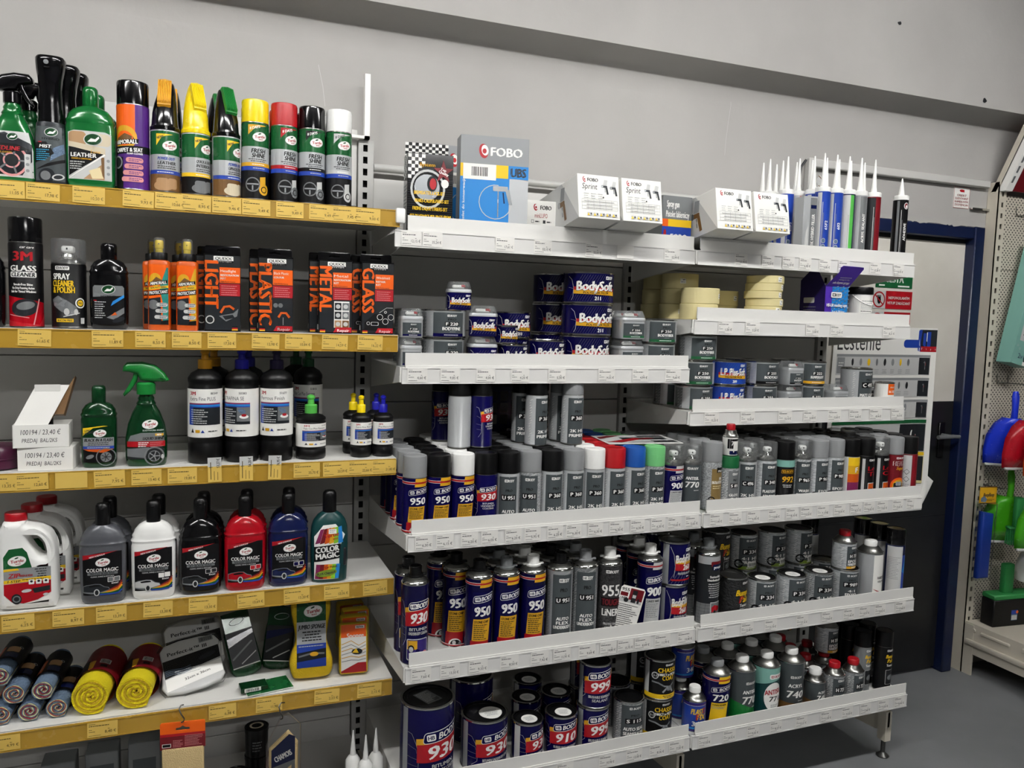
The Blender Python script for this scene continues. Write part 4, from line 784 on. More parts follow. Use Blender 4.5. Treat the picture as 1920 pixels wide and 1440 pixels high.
# ------------------------------------------------------------------ second shelf
def f(L, H):
    e = 48; L.r(-e, 3, e, 66, 'cmred').poly([(-e, 66), (e, 50), (e, 70), (-e, 70)], 'blk').e(2, 40, 26, 17, 'gunm', 10).e(4, 44, 17, 8, 'mgrey', 12).poly([(-e, 16), (30, 6), (e, 30), (e, 3), (-e, 3)], 'red').stroke([(18, 6), (30, 58)], 2.5, 'pink').stroke([(-30, 26), (10, 20)], 1.5, 'pink')
    L.t('3M', 0, H-30, 18, 'red', w=34, b=.08).t('GLASS', 0, H-54, 11, 'wht', w=48, b=.06).rr(-25, H-72, 25, H-61, 3, 'wht').t('CLEANER', 0, H-66.5, 8, 'xgrey', w=44, b=.06, sh=.1).t('car care', 8, H-12, 5, 'wht', w=24, b=.04, sh=.2)
    for i, s in enumerate(('Streak-Free Shine', 'No Drip Foaming Action', 'Safe for Tinted Windows')): L.t(s, 0, H-86-i*7, 4.4, 'wht', w=34+6*i, b=.05)
BUILD['glassc'] = ('spray_can', 'spray can', spray(.0305, .22, .048, 'blk', 'gblk', f))
def f(L, H):
    L.rr(-20, H-16, 8, H-8, 2, 'wht'); hb(L, -6, H-12, 5, 'xgrey', 'wht', 24); L.t('SPRAY', -8, H-29, 12, 'wht', w=33, b=.04).t('CLEANER', -5, H-43, 12, 'yel', w=41, b=.04).t('& POLISH', -4, H-56, 12, 'yel', w=42, b=.04)
    L.poly([(-28, 58), (-14, 66), (4, 56), (20, 44), (24, 32), (10, 26), (-8, 34), (-24, 46)], 'silk').poly([(-24, 56), (-14, 62), (-4, 56), (-14, 50)], 'mgrey').e(2, 34, 5, 7, 'lgrey').e(19, 34, 4, 6, 'lgrey').stroke([(-4, 24), (26, 32)], 2, 'lgrey').ring(28, 52, 8, 10.5, 'wht').e(28, 52, 6, 6, 'yel').t('PRO', 28, 52, 3, 'ink', w=8, b=.05).r(-18, 13, 14, 20, 'yel').t('SILICON FREE', -2, 16.5, 4, 'ink', w=28, b=.05).r(28, 10, 37, 22, 'lgrey')
BUILD['scp'] = ('spray_can', 'spray can', spray(.0322, .182, .048, 'blk', '', f, True))
def f(L):
    L.poly([(-29, 10), (29, 10), (29, 86), (26, 90), (-26, 90), (-29, 86)], 'blk').poly([(-29, 66), (29, 70), (29, 86), (26, 90), (-26, 90), (-29, 86)], 'mgrey').poly([(4, 48), (29, 66), (29, 72), (8, 58)], 'sky').poly([(-4, 24), (29, 46), (29, 34), (10, 20)], 'silk').poly([(4, 28), (12, 36), (16, 30)], 'dorg').e(18, 20, 12, 5, 'gunm', 20).poly([(-29, 40), (0, 54), (8, 38), (-20, 12), (-29, 12)], 'blk').ln(-26, -4, 56, 8, 4.6, 'lgrey', 1.6).r(-28, 58, -22, 60, 'red'); turtle(L, 0, 82, 26, True); L.t('HYBRID', 0, 68, 3.6, 'blk', w=28, b=.03)
BUILD['graph'] = ('polish_bottle', 'bottle', twbottle('gblk', 'gblk', f, .0365, .021, .122, .0155, .034))
def protect(k2, title):
    S = [(0, .0205, .0205, 4), (.003, .022, .022, 4), (.14, .022, .022, 4), (.146, .0205, .0205, 3.4), (.148, .016, .016, 2.4)]
    def lab(L):
        L.r(-19, 12, 19, 138, 'org').poly([(8, 12), (19, 12), (19, 132), (16, 132), (2, 90), (8, 60)], k2).e(-6, 106, 12, 14, 'gold').poly([(-15, 100), (-4, 112), (10, 104)], 'brown').poly([(-17, 93), (17, 98), (17, 106), (-17, 101)], 'blk').t('ARMORALL', 0, 99.5, 6, 'wht', w=32, b=.05, rot=7).poly([(-19, 84), (19, 90), (19, 95), (-19, 90)], 'yel').t(title, 0, 90, 3.6, 'ink', w=30, b=.03, rot=7).poly([(-19, 72), (19, 78), (19, 88), (-19, 82)], 'blk').t('PROTECTANT', 0, 80, 6.4, 'wht', w=36, b=.05, rot=7).poly([(-19, 12), (6, 12), (4, 70), (-19, 66)], 'gunm').e(-10, 54, 10, 10, 'mgrey')
        for i in range(3): L.rr(-4-i*2, 50-i*13, 18, 58-i*13, 4, 'lgrey').ln(2, 17, 56-i*13, 2, 3.4, 'ink', 1.3)
        L.poly([(3, 12), (19, 12), (19, 22), (6, 20)], 'blk')
    def ex(r):
        MB().lathe([(.0165, .147), (.0165, .162), (.0155, .164)], 'mblk', 20).obj('collar', r); MB().lathe([(.0075, .163), (.0075, .172), (.0085, .173), (.0085, .186), (.007, .19)], 'capyel', 16).box(-.001, -.0095, .181, .001, -.0083, .183, 'blk').obj('pump', r); MB().lathe([(.0112, .164), (.0112, .19), (.0098, .1945), (.006, .196)], 'haze', 20, bot=False).obj('clear_cap', r)
    return loftbottle(S, 'dorg', lab, ex)
BUILD['pr1'] = ('pump_bottle', 'spray bottle', protect('teal', 'SEMI-MATT FINISH')); BUILD['pr2'] = ('pump_bottle', 'spray bottle', protect('gold', 'GLOSS FINISH'))
def kit(word, l1, l2, pic):
    def front(L, W, H):
        L.r(-W/2+2, 3, W/2-1, H-3, 'xgrey').r(-W/2+2, 3, W/2-1, H*.3, 'gunm').rr(-W*.24, H-15, W*.3, H-4.5, 1.5, 'wht').rr(-W*.24, H-19, W*.3, H-14, 1.5, 'blk').t('QUIXX', W*.03, H-9.5, 6, 'ink', w=W*.45, b=.04).t('SYSTEM', W*.06, H-16.5, 2.6, 'wht', w=W*.36, b=.02)
        n = len(word); top = H-16; bot = H*(.3 if n == 5 else .2 if n < 6 else .1) if word != 'LIGHT' else H*.3
        L.t(word, -W*.29, (top+bot)/2, W*.36, 'org', w=(top-bot), b=.05, rot=-90); L.r(-W*.08, H*.63, W/2-1, H*.83, 'org').t(l1, -W*.05, H*.785, 5.6, 'wht', w=W*.42, b=0, al='l')
        for i, s in enumerate(l2): L.t(s, -W*.05, H*.73-i*H*.042, 4.2, 'wht', w=min(W*.5, 3.6*len(s)), b=.05, al='l')
        L.t('High-Performance', -W*.05, H*.647, 2.6, 'ink', w=W*.4, b=.02, al='l', sh=.15).r(-W*.08, H*.46, W/2-1, H*.62, 'red').ln(-W*.03, W*.42, H*.59, 5, H*.028, 'pink', 1.3)
        if pic == 'car': L.poly([(-W*.46, H*.1), (-W*.46, H*.22), (-W*.22, H*.24), (-W*.18, H*.12)], 'xgrey').ring(-W*.34, H*.15, W*.09, W*.12, 'lgrey').poly([(-W*.1, H*.2), (W*.3, H*.24), (W*.44, H*.3), (W*.4, H*.2), (W*.1, H*.13)], 'silk').poly([(0, H*.2), (W*.28, H*.22), (W*.34, H*.18), (W*.08, H*.15)], 'gunm').stroke([(-W*.05, H*.24), (W*.05, H*.32), (W*.2, H*.33), (W*.32, H*.29)], 5, 'dorg')
        if pic == 'dash': L.r(-W*.08, H*.08, W/2-1, H*.42, 'gunm').e(0, H*.36, 5, 5, 'mgrey').e(W*.14, H*.36, 5, 5, 'mgrey').r(W*.26, H*.32, W*.46, H*.38, 'xgrey').stroke([(W*.08, H*.2), (W*.16, H*.26), (W*.3, H*.26), (W*.4, H*.2)], 5, 'dorg').r(W*.21, H*.1, W*.22, H*.2, 'lgrey')
        if pic == 'photos':
            L.r(-W*.04, H*.08, W*.42, H*.44, 'wht')
            for i in range(6): x, yy = -W*.02+(i % 2)*W*.23, H*(.33-.12*(i//2)); L.r(x, yy-2, x+W*.2, yy+H*.09, ('gunm', 'silk', 'xgrey', 'mgrey', 'tan', 'brown')[i]).e(x+W*.1, yy+H*.04, W*.07, H*.03, 'lgrey')
        if pic == 'dots':
            L.stroke([(W*.06, H*.3), (W*.28, H*.37), (W*.48, H*.37)], 1, 'lgrey').poly([(-W*.4, H*.06), (-W*.4, H*.16), (-W*.1, H*.28), (W*.3, H*.3), (W*.3, H*.08), (0, H*.05)], 'blk')
            for x, yy in ((.08, .24), (.42, .24), (.25, .18), (.25, .31)): L.ring(W*x, H*yy, 6 if yy < .3 else 2, 7 if yy < .3 else 3, 'wht')
            L.ring(-W*.28, H*.15, 3, 4, 'lgrey').rr(-W*.2, H*.12, W*.04, H*.17, 2, 'lgrey').rr(-W*.18, H*.125, W*.02, H*.165, 2, 'blk')
        if pic != 'car': L.poly([(-W*.06, 3), (W/2-1, 3), (W/2-1, H*.085), (W*.02, H*.085)], 'red').t('Repair', W*.24, H*.043, 6, 'wht', w=W*.36, b=.02)
        fx = W*.34 if pic == 'car' else -W*.38
        for i, k in enumerate(('blk', 'red', 'gold')): L.r(fx-W*.08, H*.05-i*3, fx+W*.08, H*.05-i*3+3, k)
    def sd(L, D, H):
        L.t(word, 0, H*.55, D*.5, 'dorg', w=H*.6, b=.04, rot=-90).r(-D*.3, H*.05, D*.3, H*.12, 'lgrey')
    def tab(r):
        w, d, h = .075, .036, .167
        outline('hang_tab', 'gblk', [[(-w/2, h-.002), (w/2, h-.002), (w/2-.001, h+.018), (w/2-.004, h+.02), (-w/2+.004, h+.02), (-w/2+.001, h+.018)], [(-.012, h+.008), (-.012, h+.012), (-.003, h+.012), (0, h+.0145), (.003, h+.012), (.012, h+.012), (.012, h+.008)]], .0012, .0002, r, y=d/2-.001)
    return carton(.075, .036, .167, 'gblk', front, sd, tab=tab)
for n, a in (('k_l', ('LIGHT', 'Headlight', ('RESTORATION', 'KIT'), 'car')), ('k_p', ('PLASTIC', 'Black Plastic', ('COLOUR',), 'dash')), ('k_m', ('METAL', 'Metal', ('RESTORATION', 'KIT'), 'photos')), ('k_g', ('GLASS', 'Windshield', ('REPAIR', 'KIT'), 'dots'))): BUILD[n] = ('repair_kit_box', 'box', kit(*a))
z = 1.2905; y = 1.866
put('graph', -.392, y, z, 'black bottle cut off by the left edge on the second shelf'); put('glassc', -.3205, y+.005, z, 'tall black glass cleaner can with red car picture', rz=-2); put('scp', -.2445, y+.006, z, 'black spray can with clear cap and yellow lettering', rz=-5); put('graph', -.1695, y, z, 'squat glossy black polish bottle with blue-white label')
put('pr1', -.0735, y, z, 'orange pump bottle with teal stripe, in front', rz=-4); put('pr1', -.0875, y+.056, z, 'orange pump bottle with teal stripe, behind its twin'); put('pr2', -.0185, y, z, 'orange pump bottle with golden stripe, in front', rz=-4); put('pr2', -.034, y+.056, z, 'orange pump bottle with golden stripe, behind its twin')
gk = 'hanging repair kit cartons'
for kx, x, w_, rz in (('k_l', .053, 'headlight', -3), ('k_p', .164, 'plastic colour', -2), ('k_m', .296, 'metal restoration', -3), ('k_g', .393, 'windshield', -3)):
    put(kx, x, y+.003, z, 'black kit carton with orange %s lettering, front of its file' % w_, gk, rz); put(kx, x-.016, y+.044, z, 'black %s kit carton, second in its file' % w_, gk, rz-2); put(kx, x-.006, y+.086, z, 'black %s kit carton, last in its file' % w_, gk, rz+1)
# ------------------------------------------------------------------ third shelf
def hand(L, W, H, lines):
    for s, x, yy, h, w in lines: L.t(s, x, yy, h, 'ink', w=w, b=.012, sh=.1, al='l')
def boxfront(L, W, H): hand(L, W, H, (('100194 / 23,40 €', -W*.36, H*.68, 10, W*.7), ('PREDAJ  BAL/2KS', -W*.34, H*.32, 8, W*.62)))
BUILD['wbox'] = ('small_carton', 'box', carton(.1, .075, .047, 'paper', boxfront))
def openbox(r):
    w, d, h = .1, .075, .047
    MB().box(-w/2, -d/2, 0, w/2, -d/2+.0012, h, 'paper').box(-w/2, d/2-.0012, 0, w/2, d/2, h, 'paper').box(-w/2, -d/2, 0, -w/2+.0012, d/2, h, 'paper').box(w/2-.0012, -d/2, 0, w/2, d/2, h, 'paper').box(-w/2, -d/2, 0, w/2, d/2, .0012, 'paper').obj('tray', r)
    L = Lab(); boxfront(L, 100, 47); L.put('front_print', r, flat(d/2+.0001))
    A = .0012
    fl = MB().prism([(-.048, .0), (.012, .0), (.05, .082), (-.01, .082)], -A/2, A/2, 'paper').xf(Matrix.Translation((0, -.034, h-.001)) @ Matrix.Rotation(radians(-14), 4, 'X')).obj('lid', r)
    P = [(-.012, 0), (.034, 0), (.034, -.012), (.026, -.028), (.012, -.034), (-.002, -.03), (-.012, -.014)]
    MB().prism(P, -A/2, A/2, 'paper').xf(Matrix.Translation((.0, -.019, h+.08)) @ Matrix.Rotation(radians(6), 4, 'X')).obj('tuck_flap', r)
    MB().prism([(.012, .0), (.03, .03), (.06, .1), (.05, .082)], -A/2, A/2, 'brown').xf(Matrix.Translation((0, -.026, h)) @ Matrix.Rotation(radians(-14), 4, 'X') @ Matrix.Rotation(radians(0), 4, 'Z')).obj('side_flap', r)
    MB().prism([(.012, .02), (.04, .02), (.06, .1), (.05, .082)], .0, .03, 'brown').xf(Matrix.Translation((0, -.03, h)) @ Matrix.Rotation(radians(-14), 4, 'X')).obj('lid_inner', r)
    MB().lathe([(.006, h-.02), (.006, h+.012), (.009, h+.013), (.009, h+.018)], 'mblk', 12, (.012, .0)).obj('bottle_inside', r)
BUILD['obox'] = ('open_carton', 'box', openbox)
def f(L):
    L.poly([(-29, 12), (29, 12), (29, 62), (22, 88), (-29, 78)], 'blk').poly([(-29, 46), (28, 46), (24, 88), (-29, 78)], 'twd').poly([(-29, 68), (-10, 84), (18, 88), (10, 89), (-29, 84)], 'yel').t('LONG', -20, 79, 4, 'ink', w=11, b=.05, rot=14).t('LASTING!', -18, 74, 4.4, 'ink', w=20, b=.05, rot=14); turtle(L, 3, 73, 24)
    L.r(-29, 46, 29, 64, 'grey').t('BLACK IN A FLASH', 0, 59, 6.4, 'blk', w=52, b=.05, sh=.15).ln(-20, 20, 53, 2, 4, 'ink', 1.7, 'c').r(-29, 40, 29, 46, 'blue').ln(-22, 22, 43, 1, 3, 'lgrey', 1.4, 'c').r(-29, 12, 29, 40, 'blk').poly([(-29, 40), (-12, 40), (29, 40), (10, 32), (-20, 36)], 'dorg').ring(14, 23, 17, 19, 'mgrey').e(14, 23, 10.5, 10.5, 'silk')
    for a in range(7): L.stroke([(14, 23), (14+9*cos(a*.9), 23+9*sin(a*.9))], 1.6, 'xgrey')
    L.e(-16, 24, 8, 4, 'mgrey', 20)
BUILD['flash'] = ('polish_bottle', 'bottle', twbottle('twd', 'twd', f, .034, .021, .115, .0135, .036))
def f(L):
    L.poly([(-37, 15), (34, 15), (37, 40), (36, 60), (27, 92), (0, 96), (-27, 70), (-37, 52)], 'twd').poly([(-36, 52), (36, 52), (35, 72), (-10, 72), (-30, 66)], 'mgrey').t('LIQUID SHINE', 14, 60, 5.6, 'blk', w=40, b=.05, sh=.12).r(18, 65, 34, 70, 'gold').t('NEW', 26, 67.5, 3.4, 'wht', w=9, b=.05).t('BODYWORK FINISH', 14, 77, 3.4, 'lgrey', w=40, b=.02); turtle(L, 8, 90, 30)
    L.r(-37, 42, 37, 54, 'red').ln(-15, 6, 51, 3, 4, 'wht', 1.8).ln(8, 34, 51, 3, 4, 'pink', 1).poly([(-37, 40), (10, 42), (30, 42), (36, 36), (30, 16), (-37, 16)], 'xgrey').poly([(-37, 38), (6, 41), (-2, 18), (-37, 22)], 'silk').ring(16, 22, 17, 20, 'mgrey').e(16, 22, 12, 13, 'xgrey').ring(16, 22, 10, 12, 'silk').e(32, 20, 3, 5, 'lgrey')
    for a in range(5): L.stroke([(16, 22), (16+11*cos(a*1.26), 22+11*sin(a*1.26))], 2, 'grey')
BUILD['liquid'] = ('trigger_spray_bottle', 'spray bottle', loftbottle(S_TRIG, 'twd', f, lambda r: trigger_head(r, 'mgrn', .153, 0, 1.35, 1)))
BUILD['m_y'] = ('polish_bottle', 'bottle', three_m(.036, .208, 'amber', lab3m('Extra Fine PLUS', '80349', False), .042)); BUILD['m_b'] = ('polish_bottle', 'bottle', three_m(.036, .208, 'capblu2', lab3m('ULTRAFINA SE', '50383', True, off=-22), .042))
BUILD['m_v'] = ('polish_bottle', 'bottle', three_m(.036, .208, 'capvio', lab3m('Ferrous Finish', '51677', True, off=-10), .042)); BUILD['m_g'] = ('polish_bottle', 'bottle', three_m(.034, .206, 'grn', lab3m('Fast Cut Plus Extreme', '51815', False, off=-8), .04))
BUILD['s_g'] = ('polish_bottle', 'bottle', three_m(.034, .105, 'lgrn', lab3m('Fast Cut Plus Extreme', '51815', True, off=6), .042)); BUILD['s_y'] = ('polish_bottle', 'bottle', three_m(.0245, .105, 'capyel', lab3m('Extra Fine PLUS', '80349', False, off=2), .04)); BUILD['s_b'] = ('polish_bottle', 'bottle', three_m(.0245, .105, 'capblu2', lab3m('Perfect-it III', '80345', False, off=4), .04))
z = 1.0005; y = 1.876
put('wbox', -.286, 1.874, z, 'small white carton with handwriting, lower of two', rz=-3); put('obox', -.296, 1.874, z+.0475, 'open white carton with handwriting, on top of another', rz=2)
put('flash', -.192, y-.012, z, 'small dark green bottle with black car picture'); put('liquid', -.1015, y-.012, z, 'dark green trigger bottle with red band')
put('m_y', .0165, y, z, 'tall black bottle with amber spout, front of its file', rz=-8); put('m_y', .036, y+.082, z, 'tall black bottle with amber spout, behind its twin')
put('m_b', .0935, y, z, 'tall black bottle with blue spout, front of its file', rz=-4); put('m_b', .112, y+.082, z, 'tall black bottle with blue spout, behind its twin'); put('m_v', .1685, y, z, 'tall black bottle with dark violet spout', rz=-4)
put('m_g', .252, y+.105, z, 'tall black bottle with green spout, standing at the back', rz=-10); put('m_g', .232, y+.185, z, 'tall black bottle with green spout, against the back boards')
put('s_g', .2455, y, z, 'short black bottle with bright green spout, in front', rz=2); put('s_g', .253, y+.0705, z+.0, 'short black bottle with bright green spout, behind its twin') if False else None
put('s_y', .361, y-.006, z, 'small black bottle with yellow spout, in front', rz=4); put('s_y', .352, y+.048, z, 'small black bottle with yellow spout, behind its twin'); put('s_b', .4135, y-.006, z, 'small black bottle with blue spout, in front', rz=2); put('s_b', .408, y+.048, z, 'small black bottle with blue spout, behind its twin')
b = T('polishing_pad_tub', 'plum round plastic tub at the left edge beside white cartons', 'tub', (-.383, 1.89, 1.0005)); MB().lathe([(.036, 0), (.044, .003), (.045, .02), (.046, .0205), (.046, .023), (.044, .0235), (.043, .04), (.036, .048), (.02, .05)], 'plum').obj('tub', b)
# ------------------------------------------------------------------ fourth shelf
def jug(r):
    O = smoothpts([(-.046, .004), (-.02, .001), (.04, .001), (.052, .006), (.054, .05), (.053, .1), (.05, .135), (.04, .158), (.022, .172), (.0, .178), (-.006, .184), (-.038, .184), (-.044, .176), (-.051, .16), (-.053, .12), (-.053, .05), (-.05, .01)], 3)
    Hh = smoothpts([(.004, .152), (.013, .156), (.026, .146), (.035, .13), (.037, .116), (.031, .108), (.021, .112), (.011, .126), (.004, .14)], 3)
    outline('body', 'capwht', [O, Hh], .062, .014, r, res=4)
    MB().lathe([(.0195, .182), (.0205, .184), (.0205, .198), (.019, .2), (.01, .2)], 'red', 28, (-.0215, 0)).obj('cap', r)
    L = Lab().poly([(-40, 14), (-30, 12), (44, 20), (44, 88), (20, 90), (8, 98), (2, 120), (-6, 132), (-30, 130), (-40, 112)], 'paper').poly([(-40, 90), (10, 90), (2, 122), (-6, 132), (-30, 130), (-40, 114)], 'grn').r(-40, 66, 44, 90, 'grey'); turtle(L, -16, 105, 32); L.poly([(-40, 84), (-12, 86), (-15, 90), (-40, 89)], 'yel').t('ZIP', -22, 75, 9, 'red', w=20, b=.08, sh=.15).t('WASH & WAX', -1, 74, 4.6, 'red', w=24, b=.05, sh=.15).ln(14, 36, 86, 4, 5, 'ink', 2, 'r').poly([(-40, 59), (44, 63), (44, 70), (-40, 66)], 'yel').t('1-STEP', -22, 63.2, 5, 'ink', w=22, b=.06, sh=.15).ln(-8, 38, 65.5, 1, 4, 'inky', 1.8)
    L.poly([(-40, 58), (44, 62), (44, 36), (20, 22), (-6, 16), (-26, 20), (-40, 36)], 'cmred').poly([(10, 46), (42, 50), (42, 40), (14, 36)], 'xgrey').e(-18, 26, 9, 11, 'xgrey', 10).ring(-18, 26, 5, 7, 'silk').e(0, 42, 9, 3.4, 'lgrey', 6).e(34, 32, 5, 2.4, 'lgrey', 8)
    for i in range(3): L.rr(4+i*13, 55, 14+i*13, 65, 1.5, 'wht').e(9+i*13, 61, 2.6, 2.4, 'xgrey')
    L.put('label', r, lambda u, v, o: (u, -.0312-o, v))
BUILD['jug'] = ('car_wash_jug', 'bottle', jug)
for n, a in (('cm_s', ('cmgrey', 'mgrey', 'gunm', 'PRESTIGE SILVER WAX')), ('cm_w', ('capwht', 'wht', 'lgrey', 'BRIGHT WHITE WAX')), ('cm_k', ('gblk', 'xgrey', 'xgrey', 'JET BLACK WAX')), ('cm_r', ('cmred', 'red', 'cmred', 'RADIANT RED WAX')), ('cm_b', ('cmblue', 'navy', 'cmblue', 'ULTRA BLUE WAX'))): BUILD[n] = ('wax_bottle', 'bottle', magic(*a))
S_CM = [(0, .036, .021, 3), (.004, .04, .0235, 3.2), (.05, .0425, .025, 3.2), (.11, .0425, .025, 3.2), (.13, .041, .024, 3), (.145, .036, .022, 2.7), (.157, .027, .019, 2.4), (.164, .017, .0155, 2.1)]
def f(L):
    L.poly([(-35, 8), (20, 8), (22, 84), (34, 112), (12, 138), (-16, 136), (-36, 110)], 'wht')
    cols = ('magen', 'dred', 'dorg', 'gold', 'lime', 'sky')
    for i, k in enumerate(cols): L.poly([(-34+i*9, 9), (-25+i*9, 9), (-22+i*9, 44), (-31+i*9, 44)], k).poly([(-34+i*10.5, 92), (-23+i*10.5, 95), (-14+i*8, 128+i), (-22+i*8, 126+i)], k)
    L.poly([(-36, 50), (22, 58), (24, 92), (-36, 86)], 'blk').t('COLOR', -6, 80, 13, 'wht', w=52, b=.08, rot=6).t('MAGIC', -6, 65, 13, 'wht', w=52, b=.08, rot=6).t('Turtle', 2, 113, 9, 'red', w=34, b=.06, rot=10, sh=.1).t('WAX', 12, 104, 4, 'red', w=12, b=.05, rot=10).e(-8, 23, 24, 8, 'oliv', 8).t('PLUS Chipstick', -8, 23, 6, 'ink', w=42, b=.05, rot=8).t('Car Polish', 2, 38, 5, 'dred', w=28, b=.02, rot=4).r(-4, 116, 14, 127, 'wht').ln(-2, 12, 124, 2, 4, 'grey', 1.4)
    L.rr(25, 36, 37, 84, 4, 'bgrn')
def ex(r): MB().loft([(.16, .014, .014, 2), (.163, .0158, .0158, 2.3), (.2, .0158, .0158, 2.3), (.208, .015, .015, 2.1), (.213, .011, .011, 2)], 'mblk', 24).obj('cap', r); MB().rbox(.028, -.024, .038, .038, -.017, .082, 'gunm', .003).obj('chip_stick', r)
BUILD['cm_g'] = ('wax_bottle', 'bottle', loftbottle(S_CM, 'bgrn', f, ex))
z = .7115; y = 1.862
for i, (dx, dy) in enumerate(((0, 0), (.017, .07), (.034, .14))): put('jug', -.326+dx, y+.004+dy, z, ('white wash jug with red cap, foremost of three', 'white wash jug with red cap, middle of three', 'white wash jug with red cap, last of three at the back')[i], 'red-capped wash jugs')
for kx, x, n in (('cm_s', -.187, 'silver grey'), ('cm_w', -.089, 'white'), ('cm_k', .0055, 'glossy black'), ('cm_r', .099, 'red'), ('cm_b', .1935, 'dark blue')):
    put(kx, x, y-.006, z, n+' wax bottle with black cap, in the front row', 'coloured wax bottles'); put(kx, x+.008, y+.056, z, n+' wax bottle standing behind its twin', 'coloured wax bottles')
put('cm_g', .287, y-.006, z, 'dark green wax bottle with rainbow label, rightmost on its shelf', 'coloured wax bottles', rz=-3)
# ------------------------------------------------------------------ fifth shelf: towels, bags, sponges
def roll(cols, R, Ln, turns, wrap, sq=1.0, wcol='dred', extra=None, seed=0, out=None):
    """towel rolled into a spiral, lying front to back, with a paper sleeve"""
    def f(r):
        n = 26; th = R/(turns+.7); out_ = out or cols[0]
        def pt(t, off):
            rad = max(.0015, R*(1-t/(turns+.55))-off); a = -1.0-2*pi*t; return (rad*cos(a), rad*sin(a)*sq)
        nl = len(cols)
        for li, k in enumerate(cols):
            o0 = th*.93*li/nl; o1 = th*.93*(li+1)/nl; vs = []; fs = []; N = int(turns*n)
            for i in range(N+1):
                t = i/n; a, b_ = pt(t, o0), pt(t, o1); w_ = .0014*sin(i*.9+li); vs += [(a[0], -Ln/2+w_, a[1]), (b_[0], -Ln/2+w_, b_[1]), (b_[0], Ln/2, b_[1]), (a[0], Ln/2, a[1])]
            for i in range(N):
                q = 4*i
                for j in range(4): fs.append((q+j, q+(j+1) % 4, q+4+(j+1) % 4, q+4+j))
            fs += [(0, 1, 2, 3), (4*N+3, 4*N+2, 4*N+1, 4*N)]
            MB().add(vs, fs, k if li else out_).obj('cloth_layer', r, ang=60)
        vs = []; fs = []; m = 28; y0, y1 = -Ln*.28, Ln*.38
        for j in range(m): a = 2*pi*j/m; vs += [((R+.0008)*cos(a), y0, (R+.0008)*sin(a)*sq), ((R+.0008)*cos(a), y1, (R+.0008)*sin(a)*sq)]
        for j in range(m): q, p = 2*j, 2*((j+1) % m); fs.append((q, q+1, p+1, p))
        s = MB().add(vs, fs, wcol).obj('sleeve', r, ang=60)
        if wrap: L = Lab(); wrap(L, Ln); L.put('sleeve_print', s, lambda u, v, o: ((R+.001+o)*sin(u/R), y0+v, (R+.001+o)*cos(u/R)*sq), .004)
    return f
def wy(L, Ln): L.r(-18, 2, 18, 60, 'dred').rr(-26, 4, -6, 46, 4, 'gold').r(2, 32, 24, 52, 'lgrey').bars(4, 34, 22, 50).r(6, 14, 20, 26, 'blk').poly([(-40, 0), (-14, 0), (-22, 60), (-40, 60)], 'blk')
def wb(L, Ln): L.r(-26, 2, 26, 66, 'blk').r(-26, 2, -12, 66, 'dorg').t('CLEANING', -19, 34, 7, 'lgrey', w=44, b=.03, rot=90).rr(-6, 34, 18, 60, 5, 'tan').rr(-4, 8, 20, 30, 4, 'cmblue').ring(18, 60, 3, 4, 'lgrey')
BUILD['ty'] = ('rolled_towel', 'towel', roll(('terry', 'terryd'), .0415, .19, 4, wy, 1.0, 'dred', out='terry')); BUILD['ty2'] = ('rolled_towel', 'towel', roll(('terry', 'terryd'), .0425, .19, 3.6, wy, .9, 'dred', out='terry'))
BUILD['tb'] = ('rolled_cloth', 'towel', roll(('tblue', 'tyel', 'tred', 'tgrey'), .0255, .17, 2.7, wb, .9, 'blk', out='tblue')); BUILD['tb2'] = ('rolled_cloth', 'towel', roll(('tblue', 'tyel', 'tgrey', 'tred'), .0255, .17, 2.5, wb, .88, 'blk', out='tblue'))
z = .4615; gt = 'blue-grey rolled cloths'
put('ty', -.2045, 1.945, z+.0425, 'plump yellow towel roll in red sleeve, left of the pair', 'yellow towel rolls', rz=-6); put('ty2', -.118, 1.945, z+.0395, 'plump yellow towel roll in red sleeve, right of the pair', 'yellow towel rolls', rz=-6)
tw = [('tb', -.377, .0235, 'leftmost in the bottom layer, cut by the edge'), ('tb2', -.3248, .0235, 'middle of the bottom layer'), ('tb', -.2726, .0235, 'right end of the bottom layer, beside yellow towels'), ('tb', -.351, .066, 'left one of the second layer'), ('tb2', -.2985, .0665, 'right one of the second layer'), ('tb2', -.377, .1075, 'topmost, at the left edge')]
for kx, x, dz, lb in tw: put(kx, x, 1.945, z+dz, 'blue-grey rolled cloth with striped spiral end, '+lb, gt, rz=-4)
# polishing cloth in a clear bag
def bag(r):
    P = smoothpts([(-.068, .0), (.058, .0), (.064, .06), (.062, .125), (-.058, .13), (-.068, .07)], 3)
    outline('cloth', 'lgrey', [[(x*.93, q*.93+.004) for x, q in P]], .012, .005, r); outline('clear_bag', 'film', [P], .018, .007, r)
    L = Lab().poly([(-62, 40), (62, 60), (62, 92), (-62, 84)], 'blk').t('Perfect-it™ III', -6, 99, 9, 'ink', w=86, b=.04).r(22, 108, 54, 122, 'grey').bars(24, 110, 52, 120).poly([(-62, 38), (62, 56), (62, 24), (-62, 8)], 'wht').t('32cm x 36cm', 6, 32, 6, 'ink', w=56, b=.02, rot=8).ln(-40, 20, 52, 3, 5, 'lgrey', 1.6)
    for i in range(4): L.stroke([(-60+j*8, 46+i*4+2*sin(j)) for j in range(8)], .9, 'tblue')
    L.e(34, 72, 20, 6, 'gunm', 12); L.put('bag_print', r, flat(.0065))
BUILD['pbag'] = ('cloth_bag', 'bag', bag)
put('pbag', -.002, 1.885, .4735, 'clear bag with grey polishing cloth, lying tilted beside yellow towels', rot=(radians(-52), radians(-8), radians(6))); put('pbag', .0, 1.975, .4735, 'clear cloth bag leaning behind the grey polishing cloth bag', rot=(radians(-40), radians(-6), radians(4)))
